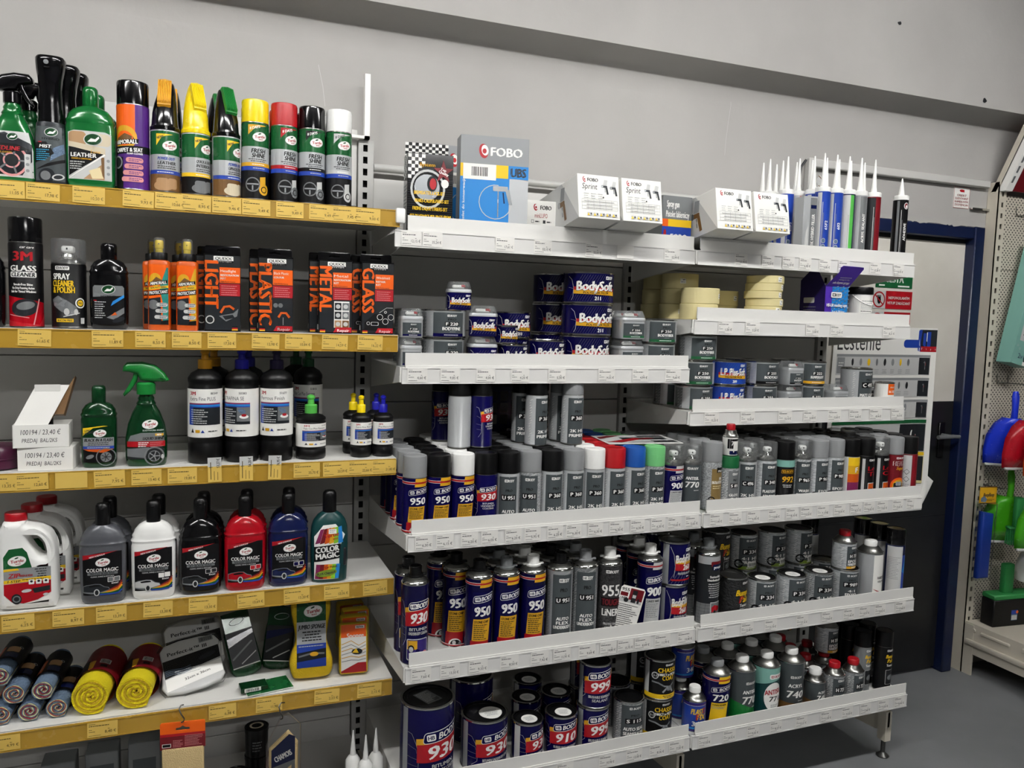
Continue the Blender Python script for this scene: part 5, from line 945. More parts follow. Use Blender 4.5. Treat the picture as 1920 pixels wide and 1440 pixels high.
# dark green applicator mitts with card headers
def mitt(r):
    P = smoothpts([(-.03, 0), (.03, 0), (.036, .05), (.03, .12), (.0, .15), (-.03, .12), (-.036, .05)], 3)
    outline('mitt', 'dgrn', [P], .03, .013, r); MB().rbox(-.032, -.0175, .02, .032, -.0155, .15, 'gunm', .0005).obj('card', r)
    L = Lab().r(-31, 104, 31, 149, 'twd').e(0, 126, 18, 8, 'grey', 8).e(0, 126, 16, 6.6, 'twd', 8).poly([(-31, 22), (31, 22), (31, 100), (-31, 104)], 'xgrey').stroke([(-28, 40), (24, 72)], 4, 'mgrey').stroke([(-10, 26), (28, 46)], 2.4, 'lgrey').poly([(-31, 70), (31, 90), (31, 100), (-31, 90)], 'cmblue'); L.put('card_print', r, flat(.0177))
    MB().box(-.0315, -.0178, .018, .0315, -.0155, .0205, 'paper').obj('card_edge', r)
BUILD['mitt'] = ('wash_mitt', 'wash mitt', mitt)
put('mitt', .112, 1.955, .4625, 'dark green mitt with black card, leaning left in the pile', rot=(radians(-24), radians(-10), radians(8))); put('mitt', .178, 1.97, .4625, 'dark green mitt standing upright at the back of the pile', rot=(radians(-10), radians(6), radians(-8)))
b = T('card_booklet', 'flat green card with white edge lying on the shelf edge below mitts', 'card', (.15, 1.87, .4618), radians(10)); MB().rbox(-.052, -.032, 0, .052, .032, .004, 'grn', .0005).box(-.0525, -.0325, .0012, .0525, .0325, .0028, 'paper').obj('cards', b)
b = T('small_pack', 'small green barcode pack lying on the flat green card', 'pack', (.118, 1.862, .4665), radians(6)); MB().rbox(-.03, -.018, 0, .03, .018, .011, 'twd', .001).obj('pack', b); Lab().r(-22, 1.5, 14, 10, 'paper').bars(-20, 2.5, 10, 9).put('barcode', b, flat(.0182))
# sponges
def jumbo(r):
    P = smoothpts([(-.044, .01), (-.03, .002), (.03, .002), (.046, .012), (.05, .035), (.045, .06), (.036, .09), (.04, .125), (.046, .16), (.04, .185), (.0, .193), (-.04, .185), (-.046, .16), (-.04, .125), (-.036, .09), (-.046, .06), (-.05, .035)], 3)
    outline('sponge', 'sponge', [P], .04, .012, r, res=3); outline('film_wrap', 'film', [[(x*1.05, q*1.02-.002) for x, q in P]], .046, .014, r, res=3)
    L = Lab().r(-34, 28, 34, 182, 'psilv').r(-34, 134, 34, 182, 'grn'); turtle(L, 4, 158, 42); L.t('JUMBO SPONGE', 0, 122, 10, 'blk', w=62, b=.05, sh=.12).ln(-22, 24, 110, 4, 6.5, 'ink', 3, 'c').r(-34, 28, 34, 82, 'blue').ln(-30, 30, 77, 1, 5, 'lgrey', 2).poly([(-34, 62), (34, 70), (34, 48), (-34, 42)], 'gunm').stroke([(-30, 54), (0, 60), (30, 58)], 4, 'silk').e(6, 58, 10, 5, 'gold'); L.put('card_print', r, flat(.0208))
BUILD['jumbo'] = ('jumbo_sponge', 'sponge', jumbo)
def sp(r):
    MB().rbox(-.034, -.018, 0, .034, .018, .118, 'sponge', .006, 2).obj('sponge', r)
    L = Lab().r(-30, 4, 30, 116, 'wht').r(-30, 86, 30, 116, 'org').poly([(-30, 4), (30, 4), (30, 26), (10, 26), (-30, 8)], 'red').t('Sponge', 4, 90, 11, 'wht', w=40, b=.04).r(4, 106, 26, 113, 'wht').t('NOVA', 15, 109.5, 4.6, 'ink', w=16, b=.05)
    for i in range(6): L.stroke([(-29, 70-i*8), (-6, 78-i*9), (12, 66-i*7), (29, 74-i*8)], 1.6, 'grey' if i % 2 else 'gold')
    L.e(8, 52, 13, 7, 'gunm').poly([(-4, 50), (6, 60), (12, 48)], 'yel'); L.put('card_print', r, flat(.0182))
    MB().rbox(-.037, -.0205, -.001, .037, .0205, .1235, 'film', .006, 2).obj('film_wrap', r)
BUILD['sp'] = ('wrapped_sponge', 'sponge', sp)
put('jumbo', .252, 1.885, .4635, 'large yellow figure-eight sponge in clear wrap', rot=(radians(-12), 0, radians(-4)))
gs = 'orange-carded sponges'
for i, (dx, dy, a, lb) in enumerate(((0, 0, -14, 'front sponge with orange card in clear wrap'), (.012, .06, -6, 'orange-carded sponge second from front'), (.024, .11, -3, 'orange-carded sponge third from front'), (.02, .165, 0, 'orange-carded sponge at the back'))): put('sp', .352+dx, 1.88+dy, .4635, lb, gs, rot=(radians(a), 0, radians(-6+3*i)))
# packs hanging from hooks under the lowest ticket strip
def hook(r, z): MB().tube([(0, .012, z+.012), (-.004, .002, z+.016), (-.007, -.004, z+.01), (-.002, -.008, z), (.004, -.008, z-.01), (.002, -.004, z-.018), (-.003, -.004, z-.02)], .0014, 'dsteel', 6).obj('hook', r)
b = T('chamois_pack', 'cloth pack with orange and red header hanging from a hook', 'pack', (-.032, 1.806, .255), radians(-6)); hook(b, .205)
outline('header', 'org', [[(-.046, .125), (.046, .125), (.046, .182), (.043, .185), (-.043, .185), (-.046, .182)], [(-.014, .166), (.014, .166), (.014, .172), (.005, .173), (0, .177), (-.005, .173), (-.014, .172)]], .004, .0004, b)
outline('cloth', 'chamois', [[(-.043, .0), (.043, .0), (.043, .128), (-.043, .128)]], .014, .005, b, y=.003)
L = Lab().r(-46, 125, 46, 158, 'dred').r(-46, 154, 46, 160, 'red').r(-42, 130, -24, 138, 'wht').r(-41, 131, -25, 137, 'blk').ln(-20, 0, 144, 5, 3.4, 'pink', 1.2).ln(4, 42, 154, 8, 3.2, 'pink', 1.1); L.put('header_print', b, flat(.0022))
b = T('chamois_bag', 'clear bag of folded chamois with navy card hanging from a hook', 'bag', (.178, 1.806, .20), radians(-28)); hook(b, .232)
outline('chamois', 'chamois', [[(-.03, 0), (.036, 0), (.036, .16), (.012, .185), (-.03, .14)]], .018, .006, b); L = Lab().poly([(-22, 0), (34, 0), (34, 178), (20, 182), (-22, 138)], 'mgrey').poly([(-22, 96), (34, 124), (34, 178), (20, 182), (-22, 138)], 'cmblue').t('CHAMOIS', 5, 128, 12, 'wht', w=46, b=.05, rot=32, sh=.1).poly([(-10, 0), (20, 0), (26, 110), (4, 90)], 'chamois').stroke([(12, 0), (16, 96)], 2, 'cream').put('card_print', b, flat(.0092))
outline('clear_bag', 'film', [[(-.036, -.005), (.042, -.005), (.042, .2), (.01, .225), (-.005, .215), (-.036, .15)]], .024, .006, b)
# bottom deck
def tubk(L, H): L.r(-30, 4, 30, H-6, 'blk').t('PAINT', 0, H*.5, 10, 'grey', w=30, b=.05)
def tubk2(r):
    MB().lathe([(.027, 0), (.028, .06), (.029, .0605), (.029, .07), (.027, .071), (.025, .068), (.015, .068)], 'mblk').obj('tub', r); Lab().ring(0, 0, 12, 17, 'beige', ry=.9).put('lid_ring', r, topf(.0712)); L = Lab().r(-20, 8, 20, 50, 'blk').ln(-12, 12, 40, 4, 7, 'mgrey', 3).put('label', r, cyl(.0285), .005)
BUILD['btub'] = ('black_tub', 'tub', tubk2)
for i, (x, yy, dz, lb) in enumerate(((.085, 1.93, 0, 'black tub with ringed lid on the bottom deck, left one'), (.15, 1.9, 0, 'black tub with ringed lid on the bottom deck, right one'), (.135, 2.0, 0, 'black tub at the back of the bottom deck, lower'), (.135, 2.0, .072, 'black tub at the back, stacked on another'))): put('btub', x, yy, .1615+dz, lb, 'black tubs')
def cart0(r):
    MB().lathe([(.018, 0), (.018, .09), (.012, .1), (.007, .104), (.006, .12), (.0015, .165)], 'capwht', 16).obj('body', r)
BUILD['nozb'] = ('nozzle_bottle', 'bottle', cart0)
for i, (x, yy) in enumerate(((.375, 1.83), (.405, 1.855), (.35, 1.86))): put('nozb', x, yy, .1615, 'white nozzle bottle on the bottom deck by the upright, '+('front', 'right', 'left')[i]+' one', 'white nozzle bottles')
b = T('red_pouch', 'dark red pouch lying on the bottom deck', 'pouch', (.28, 1.9, .1615), .3); MB().loft([(0, .06, .04, 2.6), (.012, .062, .042, 2.6), (.024, .05, .03, 2.4), (.03, .02, .012, 2)], 'dred').obj('pouch', b)
for i, x in enumerate((-.30, -.21, -.12)):
    b = T('grey_pack', 'dim grey carton at the back of the bottom deck, '+('left', 'middle', 'right')[i]+' one', 'box', (x, 2.02, .1615)); MB().rbox(-.035, -.03, 0, .035, .03, .13+.01*i, 'mgrey', .002).obj('carton', b); Lab().r(-25, 70, 25, 110, 'dgrey').r(-28, 20, 28, 56, ('dred', 'tan', 'pink')[i]).put('front_print', b, flat(.0302))
# ================================================================== TOP WHITE SHELVES: CARTONS AND CARTRIDGES
def fobo(L, x, y, h, k='wht', w=None):
    L.e(x-h*1.9, y, h*.55, h*.85, 'red', 10).e(x-h*1.75, y+h*.1, h*.42, h*.62, 'wht', 10).e(x-h*1.8, y, h*.25, h*.3, 'red').t('FOBO', x+h*.9, y, h, k, w=w or h*3.6, b=.05)
def gun(L, x, y, s, k='gunm', cup='lgrey'):
    L.poly([(x-s*.3, y+s*.45), (x+s*.25, y+s*.45), (x+s*.38, y+s*1.15), (x-s*.1, y+s*1.2)], cup).rr(x-s*.6, y+s*.12, x+s*.3, y+s*.42, s*.08, k).poly([(x+s*.02, y+s*.2), (x+s*.32, y+s*.2), (x+s*.5, y-s*.75), (x+s*.22, y-s*.78)], k).stroke([(x-s*.05, y+s*.1), (x-s*.02, y-s*.5)], s*.1, 'silk').e(x-s*.45, y+s*.28, s*.16, s*.2, 'silk')
def f(L, W, H):
    for i in range(26): L.r(-W/2+1, 6+i*H*.029, W/2-1, 7+i*H*.029, 'gunm')
    for i in range(8):
        for j in range(5):
            if (i+j) % 2 == 0 and i+j < 8: L.r(-W/2+1+j*8, H-2-(i+1)*8, -W/2+9+j*8, H-2-i*8, 'wht')
    L.ring(-6, H*.55, 36, 41, 'lgrey', ry=1.1).e(-8, H*.57, 30, 30, 'silk').e(4, H*.62, 12, 18, 'xgrey').e(6, H*.62, 8, 13, 'red')
    P = []
    for a in range(10): q = 25 if a % 2 == 0 else 10; P.append((30+q*sin(a*pi/5), H*.78+q*1.1*cos(a*pi/5)))
    L.poly(P, 'dred').t('Top', 30, H*.81, 6, 'wht', w=14, b=.05, rot=-20).t('Quality', 31, H*.765, 6, 'wht', w=24, b=.05, rot=-20).e(34, H*.63, 9, 10, 'wht').t('System', -8, H*.86, 8, 'gold', w=36, b=.04)
    for i, s in enumerate(('BREMSSATTEL-LACK-SET', 'BRAKE-CALIPER-PAINT-SET', 'FREINS LAQUE ETRIERS-SET', 'SET DI VERNICE PER PINZE FRENI')): L.t(s, (-2, 4, 0, 1)[i], H*(.5-.1*i), 8, 'yel', w=(72, 80, 82, 96)[i], b=.03)
def s(L, D, H):
    for i in range(7):
        for j in range(5):
            if (i+j) % 2: L.r(-D/2+j*D/5, H-(i+1)*8, -D/2+(j+1)*D/5, H-i*8, 'lgrey')
    L.ln(-D*.4, D*.4, H*.6, 9, 8, 'mgrey', 2)
def tb(r):
    MB().box(-.052, .0275, .178, .052, .029, .215, 'wht').obj('header_flap', r); L = Lab()
    for i in range(5):
        for j in range(13):
            if (i+j) % 2: L.r(-52+j*8, 180+i*7, -44+j*8, 187+i*7, 'blk')
    L.put('check_print', r, lambda u, v, o: (u, .0274-o, v))
BUILD['brake'] = ('paint_set_box', 'box', carton(.108, .06, .18, 'gblk', f, s, tab=tb))
def f(L, W, H):
    L.r(-W/2, 0, W/2, H, 'grey').r(-W/2, 0, W*.22, H*.72, 'sky').poly([(W*.22, 0), (W*.5, 0), (W*.5, H*.58), (W*.22, H*.6)], 'psilv').r(-W/2, H*.59, W*.2, H*.72, 'yel').r(W*.2, H*.59, W/2, H*.72, 'sky'); fobo(L, W*.06, H*.85, H*.085, 'wht', W*.46); L.r(-W*.46, H*.565, W*.02, H*.72, 'paper').bars(-W*.34, H*.6, -W*.1, H*.69).t('UBS', W*.35, H*.655, H*.085, 'ink', w=W*.22, b=.08)
    L.stroke([(W*.02+W*.24*cos(a*.3+1.4), H*.35+H*.17*sin(a*.3+1.4)) for a in range(18)], 2, 'lgrey').r(W*.05, H*.2, W*.065, H*.48, 'silk').rr(-W*.02, H*.46, W*.2, H*.51, 2, 'silk').poly([(W*.16, H*.48), (W*.22, H*.48), (W*.27, H*.33), (W*.22, H*.33)], 'silk').stroke([(W*.13, H*.45), (W*.15, H*.34)], 3, 'cmblue')
    L.t('Pistolet do konserwacji', -W*.45, H*.33, W*.035, 'wht', w=H*.46, b=.04, rot=90).t('Air Under Coating Gun', W*.12, H*.12, H*.03, 'cmblue', w=W*.4, b=.03).t('Pistolet do konserwacji', W*.12, H*.065, H*.03, 'cmblue', w=W*.42, b=.03).r(-W/2, 0, -W*.26, H*.14, 'lgrey').ln(-W*.48, -W*.28, H*.1, 3, 7, 'ink', 2)
BUILD['ubs'] = ('spray_gun_box', 'box', carton(.168, .055, .238, 'grey', f))
def f(L, W, H):
    fobo(L, W*.04, H*.83, H*.1, 'ink', W*.34); L.t('miniLUPO', 0, H*.63, H*.11, 'red', w=W*.4, b=.0).r(-W*.3, H*.44, -W*.22, H*.52, 'ink').r(-W*.29, H*.45, -W*.23, H*.51, 'wht').ln(-W*.18, -W*.04, H*.48, 1, 5, 'ink', 3).r(W*.06, H*.44, W*.14, H*.52, 'ink').ln(W*.18, W*.32, H*.48, 1, 5, 'ink', 3)
    for i in range(5): L.r(-W*.38+i*W*.155, H*.16, -W*.25+i*W*.155, H*.36, 'ink').r(-W*.37+i*W*.155, H*.17, -W*.26+i*W*.155, H*.35, 'wht').ln(-W*.36+i*W*.155, -W*.27+i*W*.155, H*.3, 2, H*.09, 'ink', 2)
def gs(L, D, H): gun(L, D*.1, H*.45, H*.42, 'brown', 'silk'); L.e(D*.1, H*.3, D*.12, H*.3, 'lgrey')
BUILD['lupo'] = ('spray_gun_box', 'box', carton(.088, .2, .1, 'paper', f, lambda L, D, H: (L.poly([(-D*.5, 0), (D*.5, 0), (D*.5, H), (-D*.2, H)], 'mgrey'), gun(L, D*.28, H*.5, H*.4, 'blk', 'cmblue'))))
def sprint(title):
    def f(L, W, H):
        fobo(L, -W*.2, H*.88, H*.075, 'ink', W*.25)
        if title: L.t('Sprint', -W*.22, H*.73, H*.13, 'ink', w=W*.36, b=-.005, sh=.15)
        gun(L, W*.16, H*.7, H*.17, 'gunm'); gun(L, W*.37, H*.68, H*.17, 'gunm')
        for i in range(3): L.ln(-W*.36+i*W*.17, -W*.24+i*W*.17, H*.56, 3, H*.05, 'grey', 1)
        for i in range(4): L.r(-W*.42, H*(.2+.075*i), W*.44, H*(.2+.075*i)+.5, 'grey')
        for i in range(7): L.r(-W*.42+i*W*.143, H*.2, -W*.42+i*W*.143+.5, H*.425, 'grey')
        L.ln(-W*.4, W*.4, H*.385, 3, H*.075, 'mgrey', 1.2, 'c', 4).e(W*.1, H*.49, 2, 2, 'ink')
        for i in range(5): x = -W*.3+i*W*.15; L.rr(x, H*.06, x+W*.12, H*.13, 1, 'lgrey').poly([(x, H*.06), (x+W*.06, H*.06), (x+W*.03, H*.125)], 'yel').e(x+W*.09, H*.095, 2, 2.4, 'ink')
    return f
def sds(L, D, H): L.poly([(-D*.5, 0), (D*.5, 0), (D*.2, H), (-D*.5, H)], 'lgrey'); gun(L, D*.2, H*.42, H*.4, 'brown', 'grey'); L.ln(-D*.2, D*.05, H*.6, 3, 8, 'grey', 2)
BUILD['sprint'] = ('spray_gun_carton', 'box', carton(.112, .29, .107, 'paper', sprint(True), sds)); BUILD['wcart'] = ('spray_gun_carton', 'box', carton(.112, .29, .107, 'paper', sprint(False), sds))
def f(L, W, H): L.r(-W/2, H*.5, W/2, H, 'mgrey').t('Spray gun', -W*.15, H*.85, H*.12, 'wht', w=W*.42, b=.02).t('Pistolet lakierniczy', W*.02, H*.66, H*.12, 'wht', w=W*.8, b=.02).r(-W/2, H*.42, W/2, H*.56, 'yel').r(-W/2, H*.42, -W*.3, H*.56, 'org').r(-W/2, 0, W/2, H*.42, 'blue').e(-W*.4, H*.25, W*.05, H*.12, 'red'); L.t('FOBO', W*.08, H*.22, H*.13, 'wht', w=W*.56, b=.05)
BUILD['sgun'] = ('spray_gun_box', 'box', carton(.092, .1, .138, 'mgrey', f))
z = 1.5325
put('brake', .512, 1.865, z, 'black caliper paint box with chequered flap', rz=-6); put('ubs', .674, 1.868, z, 'tall grey and blue spray gun box, front one', rz=-8); put('ubs', .64, 2.02, z, 'tall grey and blue spray gun box hidden behind its twin', rz=2)
put('lupo', .806, 1.965, z, 'low white carton with black and red print, left of gun cartons', rz=0)
TL = radians(-9.6)
for kx, x, lb in (('sprint', .902, 'white gun carton with slanted script, left, overhanging the rail'), ('sprint', 1.022, 'white gun carton with slanted script, right, overhanging the rail'), ('wcart', 1.297, 'pale gun carton at the bay joint, left of two'), ('wcart', 1.417, 'pale gun carton beside the cartridges, right of two')):
    put(kx, x, 1.874, z+.0247, lb, 'white spray gun cartons', rot=(TL, 0, 0))
put('sgun', 1.184, 1.885, z, 'grey, yellow and blue spray gun box between white cartons', rz=2)
def cart(body, lab, noz=.095, R=.0215, Hb=.19):
    def f(r):
        MB().lathe([(R, 0, body), (R, Hb-.002, body), (R*1.02, Hb, 'capwht'), (R*1.02, Hb+.012, 'capwht'), (R*.9, Hb+.014, 'capwht'), (R*.42, Hb+.015, 'capwht')], body, 24).obj('tube', r)
        MB().lathe([(R*.44, Hb+.014), (R*.4, Hb+.02), (R*.33, Hb+.03), (.002, Hb+.014+noz), (.0013, Hb+.016+noz)], 'capwht', 16).obj('nozzle', r)
        L = Lab(); lab(L, Hb*1000); L.put('label', r, cyl(R+.0001), .004)
    return f
def cl(cols, txt, tk='wht', pics=0):
    def f(L, H):
        for x0, x1, k in cols: L.r(x0, 3, x1, H-3, k)
        L.t(txt, 4, H*.5, 9, tk, w=len(txt)*6.4, b=.04, rot=90).stroke([(-9, 20), (-9, H-30)], 1.4, 'lgrey').stroke([(-6, 30), (-6, H-60)], 1, 'grey')
        if txt == 'ADHESIVE': L.e(5, H-18, 8, 10, 'lgrey').e(5, H-18, 5.5, 7.5, 'dred').e(6, H-20, 3.4, 4.6, 'wht')
        for i in range(pics): L.rr(-8, 44-i*17, 4, 58-i*17, 6, 'lgrey').rr(-7, 45-i*17, 3, 57-i*17, 5.5, 'tblue')
    return f
BUILD['c_b1'] = ('sealant_cartridge', 'cartridge', cart('blue', cl(((-24, -12, 'lgrey'),), '65F2', pics=3))); BUILD['c_b2'] = ('sealant_cartridge', 'cartridge', cart('blue', cl(((-26, -14, 'lgrey'),), '602', pics=3)))
BUILD['c_g'] = ('sealant_cartridge', 'cartridge', cart('cmblue', cl(((-26, -2, 'lgrey'), (-2, 10, 'lgrn')), '', 'wht'))); BUILD['c_s'] = ('sealant_cartridge', 'cartridge', cart('psilv', cl(((-8, 14, 'mgrey'),), 'ACRYL SEALANT')))
BUILD['c_r'] = ('sealant_cartridge', 'cartridge', cart('dred', cl(((-30, -4, 'xgrey'),), ''))); BUILD['c_k'] = ('sealant_cartridge', 'cartridge', cart('blk', cl(((-22, -15, 'mgrey'),), 'ADHESIVE'), .05))
BUILD['c_w'] = ('sealant_cartridge', 'cartridge', cart('lgrey', cl(((-10, 12, 'dorg'),), '')))
y = 1.842
for kx, x, lb in (('c_b1', 1.676, 'blue sealant cartridge with three oval pictures, left'), ('c_b2', 1.722, 'blue sealant cartridge with pale edge, right'), ('c_g', 1.768, 'sealant cartridge with bright green band'), ('c_s', 1.8135, 'silver grey sealant cartridge'), ('c_r', 1.866, 'red and black sealant cartridge'), ('c_k', 1.975, 'black adhesive cartridge standing alone at the shelf end')):
    put(kx, x, y, z, lb, 'front row cartridges', rz=-14)
    if kx != 'c_k': put(kx, x+.006, y+.047, z, lb+', second in its file', 'rear cartridges', rz=-20)
for i, (x, yy) in enumerate(((1.62, 1.93), (1.668, 1.936), (1.716, 1.936), (1.764, 1.936), (1.60, 1.985), (1.648, 1.985), (1.70, 1.985), (1.62, 2.04), (1.67, 2.04))): put('c_w' if i % 2 else 'c_b1', x, yy, z, '%s cartridge in the rear rows, %s from the left and front' % ('orange-banded' if i % 2 else 'blue', ('first', 'second', 'third', 'fourth', 'fifth', 'sixth', 'seventh', 'eighth', 'ninth')[i]), 'rear cartridges')
def f(L, W, H): L.r(-W*.46, 4, -W*.06, H-4, 'psilv').r(-W*.02, 4, W*.46, H-4, 'mgrey').t('1K HYBRID FILLER', W*.22, H*.46, 9, 'wht', w=H*.5, b=.03, rot=90).r(W*.02, H*.8, W*.42, H*.86, 'cmblue').r(0, H*.1, W*.42, H*.17, 'blk').t('P 806', W*.21, H*.135, 6, 'wht', w=W*.34, b=.04).poly([(-W*.3, 30), (-W*.05, 40), (-W*.1, 90), (-W*.3, 70)], 'lgrey')
BUILD['hyb'] = ('hybrid_filler_box', 'box', carton(.044, .044, .172, 'psilv', f)); put('hyb', 1.6215, 1.845, z, 'slim silver carton beside the first blue cartridge', rz=-8)
# ================================================================== FILLER TINS
F22 = fill('F 220', 'BODYFINE', 'navy'); F25 = fill('F 250', 'BODYFIBER', 'capdgrn'); F255 = fill('F 255', 'BODYALU', 'blk'); F222 = fill('F 222', 'BUMPERSOFT', 'gold', 70); 
BUILD['t220'] = ('filler_tub', 'tin', tub(.0265, .05, 'psilv', fill('F 220', 'BODYFINE', 'navy', 44))); BUILD['f220'] = ('filler_tin', 'tin', flattin(.0525, .068, 'psilv', F22, turn=.1)); BUILD['tbs'] = ('filler_tub', 'tin', tub(.03, .05, 'navy', soft('BodySoft', '', w=54))); BUILD['tbs2'] = ('filler_tub', 'tin', tub(.0345, .056, 'navy', soft('BodySoft', '', w=60)))
BUILD['bsL'] = ('filler_tin', 'tin', flattin(.066, .0808, 'navy', soft('BodySoft', '211', w=124))); BUILD['bsM'] = ('filler_tin', 'tin', flattin(.05, .068, 'navy', soft('BodySoft', '211', w=88))); BUILD['bsS'] = ('filler_tin', 'tin', flattin(.04, .056, 'navy', soft('BodySoft', '211', w=70))); BUILD['bsX'] = ('filler_tin', 'tin', flattin(.032, .046, 'navy', soft('BodySoft', '', w=56)))
BUILD['t250'] = ('filler_tub', 'tin', tub(.0365, .056, 'psilv', fill('F 250', 'BODYFIBER', 'capdgrn', 60))); BUILD['f250'] = ('filler_tin', 'tin', flattin(.052, .064, 'psilv', F25)); BUILD['f250b'] = ('filler_tin', 'tin', flattin(.052, .068, 'psilv', F25))
BUILD['ps'] = ('filler_tin', 'tin', flattin(.05, .068, 'blue', soft('L.P. Plus-Soft', '209', 'blue', 88))); BUILD['f255'] = ('filler_tin', 'tin', flattin(.05, .068, 'psilv', F255)); BUILD['f222'] = ('filler_tin', 'tin', flattin(.045, .068, 'psilv', F222)); BUILD['t222'] = ('filler_tub', 'tin', tub(.0285, .05, 'psilv', fill('F 222', 'BODYSOFT', 'blk', 47)))
def stack(kx, x, y, z0, h, n, lb, grp, rz=(0, -8, 6, 3)):
    for i in range(n): put(kx, x+.003*((i*7) % 3-1), y, z0+i*h+.0004*i, lb+('' if n == 1 else (', bottom of stack', ', second from bottom', ', third from bottom', ', fourth up', ', fifth up', ', topmost')[i]), grp, rz=rz[i % 4])
z = 1.2165; G = 'filler tins on the middle bay'
stack('t220', .472, 1.848, z, .0682, 2, 'small grey tub tin with clear lid at the left end', G); stack('f220', .562, 1.876, z, .0682, 2, 'round silver-grey tin with blue stripe', G, (-2, -8)); stack('f220', .52, 1.99, z, .0682, 2, 'round silver-grey tin at the back left', G)
put('tbs', .597, 1.876, z+.1368, 'small navy tub with clear lid on top of grey tins', G, rz=-12); stack('tbs2', .656, 1.856, z, .0742, 2, 'navy tub tin with clear lid beside grey tins', G, (-6, -22))
put('bsS', .738, 1.862, z, 'medium navy tin in the front, under a smaller one', G, rz=-8); put('bsX', .716, 1.862, z+.0564, 'smallest navy tin, standing on a medium one', G, rz=4); put('bsM', .836, 1.876, z, 'wide navy tin in front of the tall stack', G, rz=-10); stack('bsM', .775, 1.967, z, .0684, 2, 'wide navy tin behind the medium ones', G, (-8, -6)); stack('bsL', .956, 1.89, z, .0812, 3, 'large navy tin in the front stack of three', G, (-8, -4, -16)); stack('bsL', .93, 2.03, z, .0812, 3, 'large navy tin in the rear stack of three', G, (-10, -8, -12))
stack('t250', 1.0645, 1.856, z, .0742, 2, 'grey tub tin with clear lid and green stripe', G, (0, -4)); stack('f250', 1.163, 1.872, z, .0644, 2, 'round grey tin with green stripe at the right end', G, (-8, -10)); stack('f250', 1.17, 1.985, z, .0644, 2, 'round grey tin with green stripe, second row', G, (8, 12)); stack('t250', 1.075, 1.94, z, .0742, 2, 'grey tub tin behind the clear-lidded one', G)
z = 1.0985; G = 'filler tins on the far bay'
stack('f250b', 1.295, 1.876, z, .0684, 3, 'round grey tin with green stripe in the far bay', G, (0, -16, -8)); stack('f250b', 1.296, 1.99, z, .0684, 1, 'dim grey tin with green stripe behind the stack of three', G); stack('ps', 1.402, 1.872, z, .0684, 2, 'bright blue tin with red and yellow bands', G, (-16, -24)); stack('ps', 1.41, 1.98, z, .0684, 2, 'bright blue tin in the second row', G)
stack('f255', 1.519, 1.876, z, .0684, 2, 'round grey tin with black stripe', G, (-12, -6)); stack('f255', 1.525, 1.985, z, .0684, 2, 'round grey tin with black stripe, second row', G); stack('t222', 1.607, 1.852, z, .0682, 2, 'small grey tub with clear lid between round tins', G, (2, 0)); stack('f222', 1.693, 1.87, z, .0684, 2, 'round grey tin with amber stripe', G, (-14, -18)); stack('f222', 1.69, 1.97, z, .0684, 2, 'round grey tin with amber stripe, second row', G); stack('t222', 1.78, 1.85, z, .068, 1, 'single small grey tub with clear lid beside the tall tin', G)
def c493(L, H): pro('C 493', ('MATT CLEAR', 'HS 2:1'), None, 62, code_y=.6, name_y=.32, dn=.13, nh=9, ch=11)(L, H)
BUILD['c493'] = ('varnish_tin', 'tin', tin(.045, .118, 'psilv', c493, 'steel')); put('c493', 1.872, 1.868, z, 'tall silver-grey tin near the shelf end', rz=4)
def f(L, H): L.r(-34, 4, 34, H-5, 'paper').r(-10, H*.5, 22, H-5, 'org').t('H 752', 6, H*.62, 8, 'wht', w=24, b=.05).t('HARDENER', 6, H*.36, 6, 'ink', w=34, b=.06).t('FOR TOPCOAT', 6, H*.26, 4.4, 'ink', w=32, b=.05).poly([(-34, 4), (34, 4), (10, 7), (-34, 12)], 'org'); hb(L, 6, H*.8, 3.6, 'wht', 'org', 18)
BUILD['h752'] = ('hardener_tin', 'tin', tin(.027, .076, 'paper', f, 'steel')); put('h752', 1.968, 1.848, z, 'small white and orange tin at the shelf end', rz=-4)
BUILD['hred'] = ('hardener_can', 'can', solvent(.027, .058, 'psilv', pro('H 725', ('HARDENER', 'FOR PRIMERS'), None, 34, name_y=.34, dn=.13), 'red', .0155)); put('hred', 1.968, 1.925, z, 'small red-capped can behind the white and orange tin')
# ---- masking tape, tape box, bucket
def tape(R, w_, st=True):
    def f(r):
        MB().lathe([(R-.02, 0), (R-.0012, 0), (R, .0012), (R, w_-.0012), (R-.0012, w_), (R-.02, w_), (R-.02, 0)], 'tape', 40, top=False, bot=False).obj('tape', r); MB().lathe([(R-.0225, .0005), (R-.0202, .0005), (R-.0202, w_-.0005), (R-.0225, w_-.0005), (R-.0225, .0005)], 'beige', 40, top=False, bot=False).obj('core', r)
        if st: Lab().r(-8, w_*500-7, 8, w_*500+7, 'paper').ln(-1, 7, w_*500+3, 1, 4, 'ink', 2).ln(-6, 6, w_*500-3, 1, 4, 'grey', 2.4).put('price_sticker', r, cyl(R+.0001), .004)
    return f
BUILD['tw'] = ('masking_tape_roll', 'tape roll', tape(.052, .0428)); BUILD['tn'] = ('masking_tape_roll', 'tape roll', tape(.052, .0212))
z = 1.3475; G = 'masking tape rolls'
stack('tw', 1.296, 1.872, z, .0428, 2, 'wide tape roll in the front stack of two', G, (30, 44)); stack('tw', 1.297, 1.98, z, .0428, 3, 'wide tape roll in the stack behind the front one', G, (-20, -8, -24)); stack('tw', 1.30, 2.088, z, .0428, 3, 'wide tape roll in the stack at the back wall', G); stack('tw', 1.445, 1.985, z, .0428, 2, 'wide tape roll in the shaded middle stack', G, (16, 20))
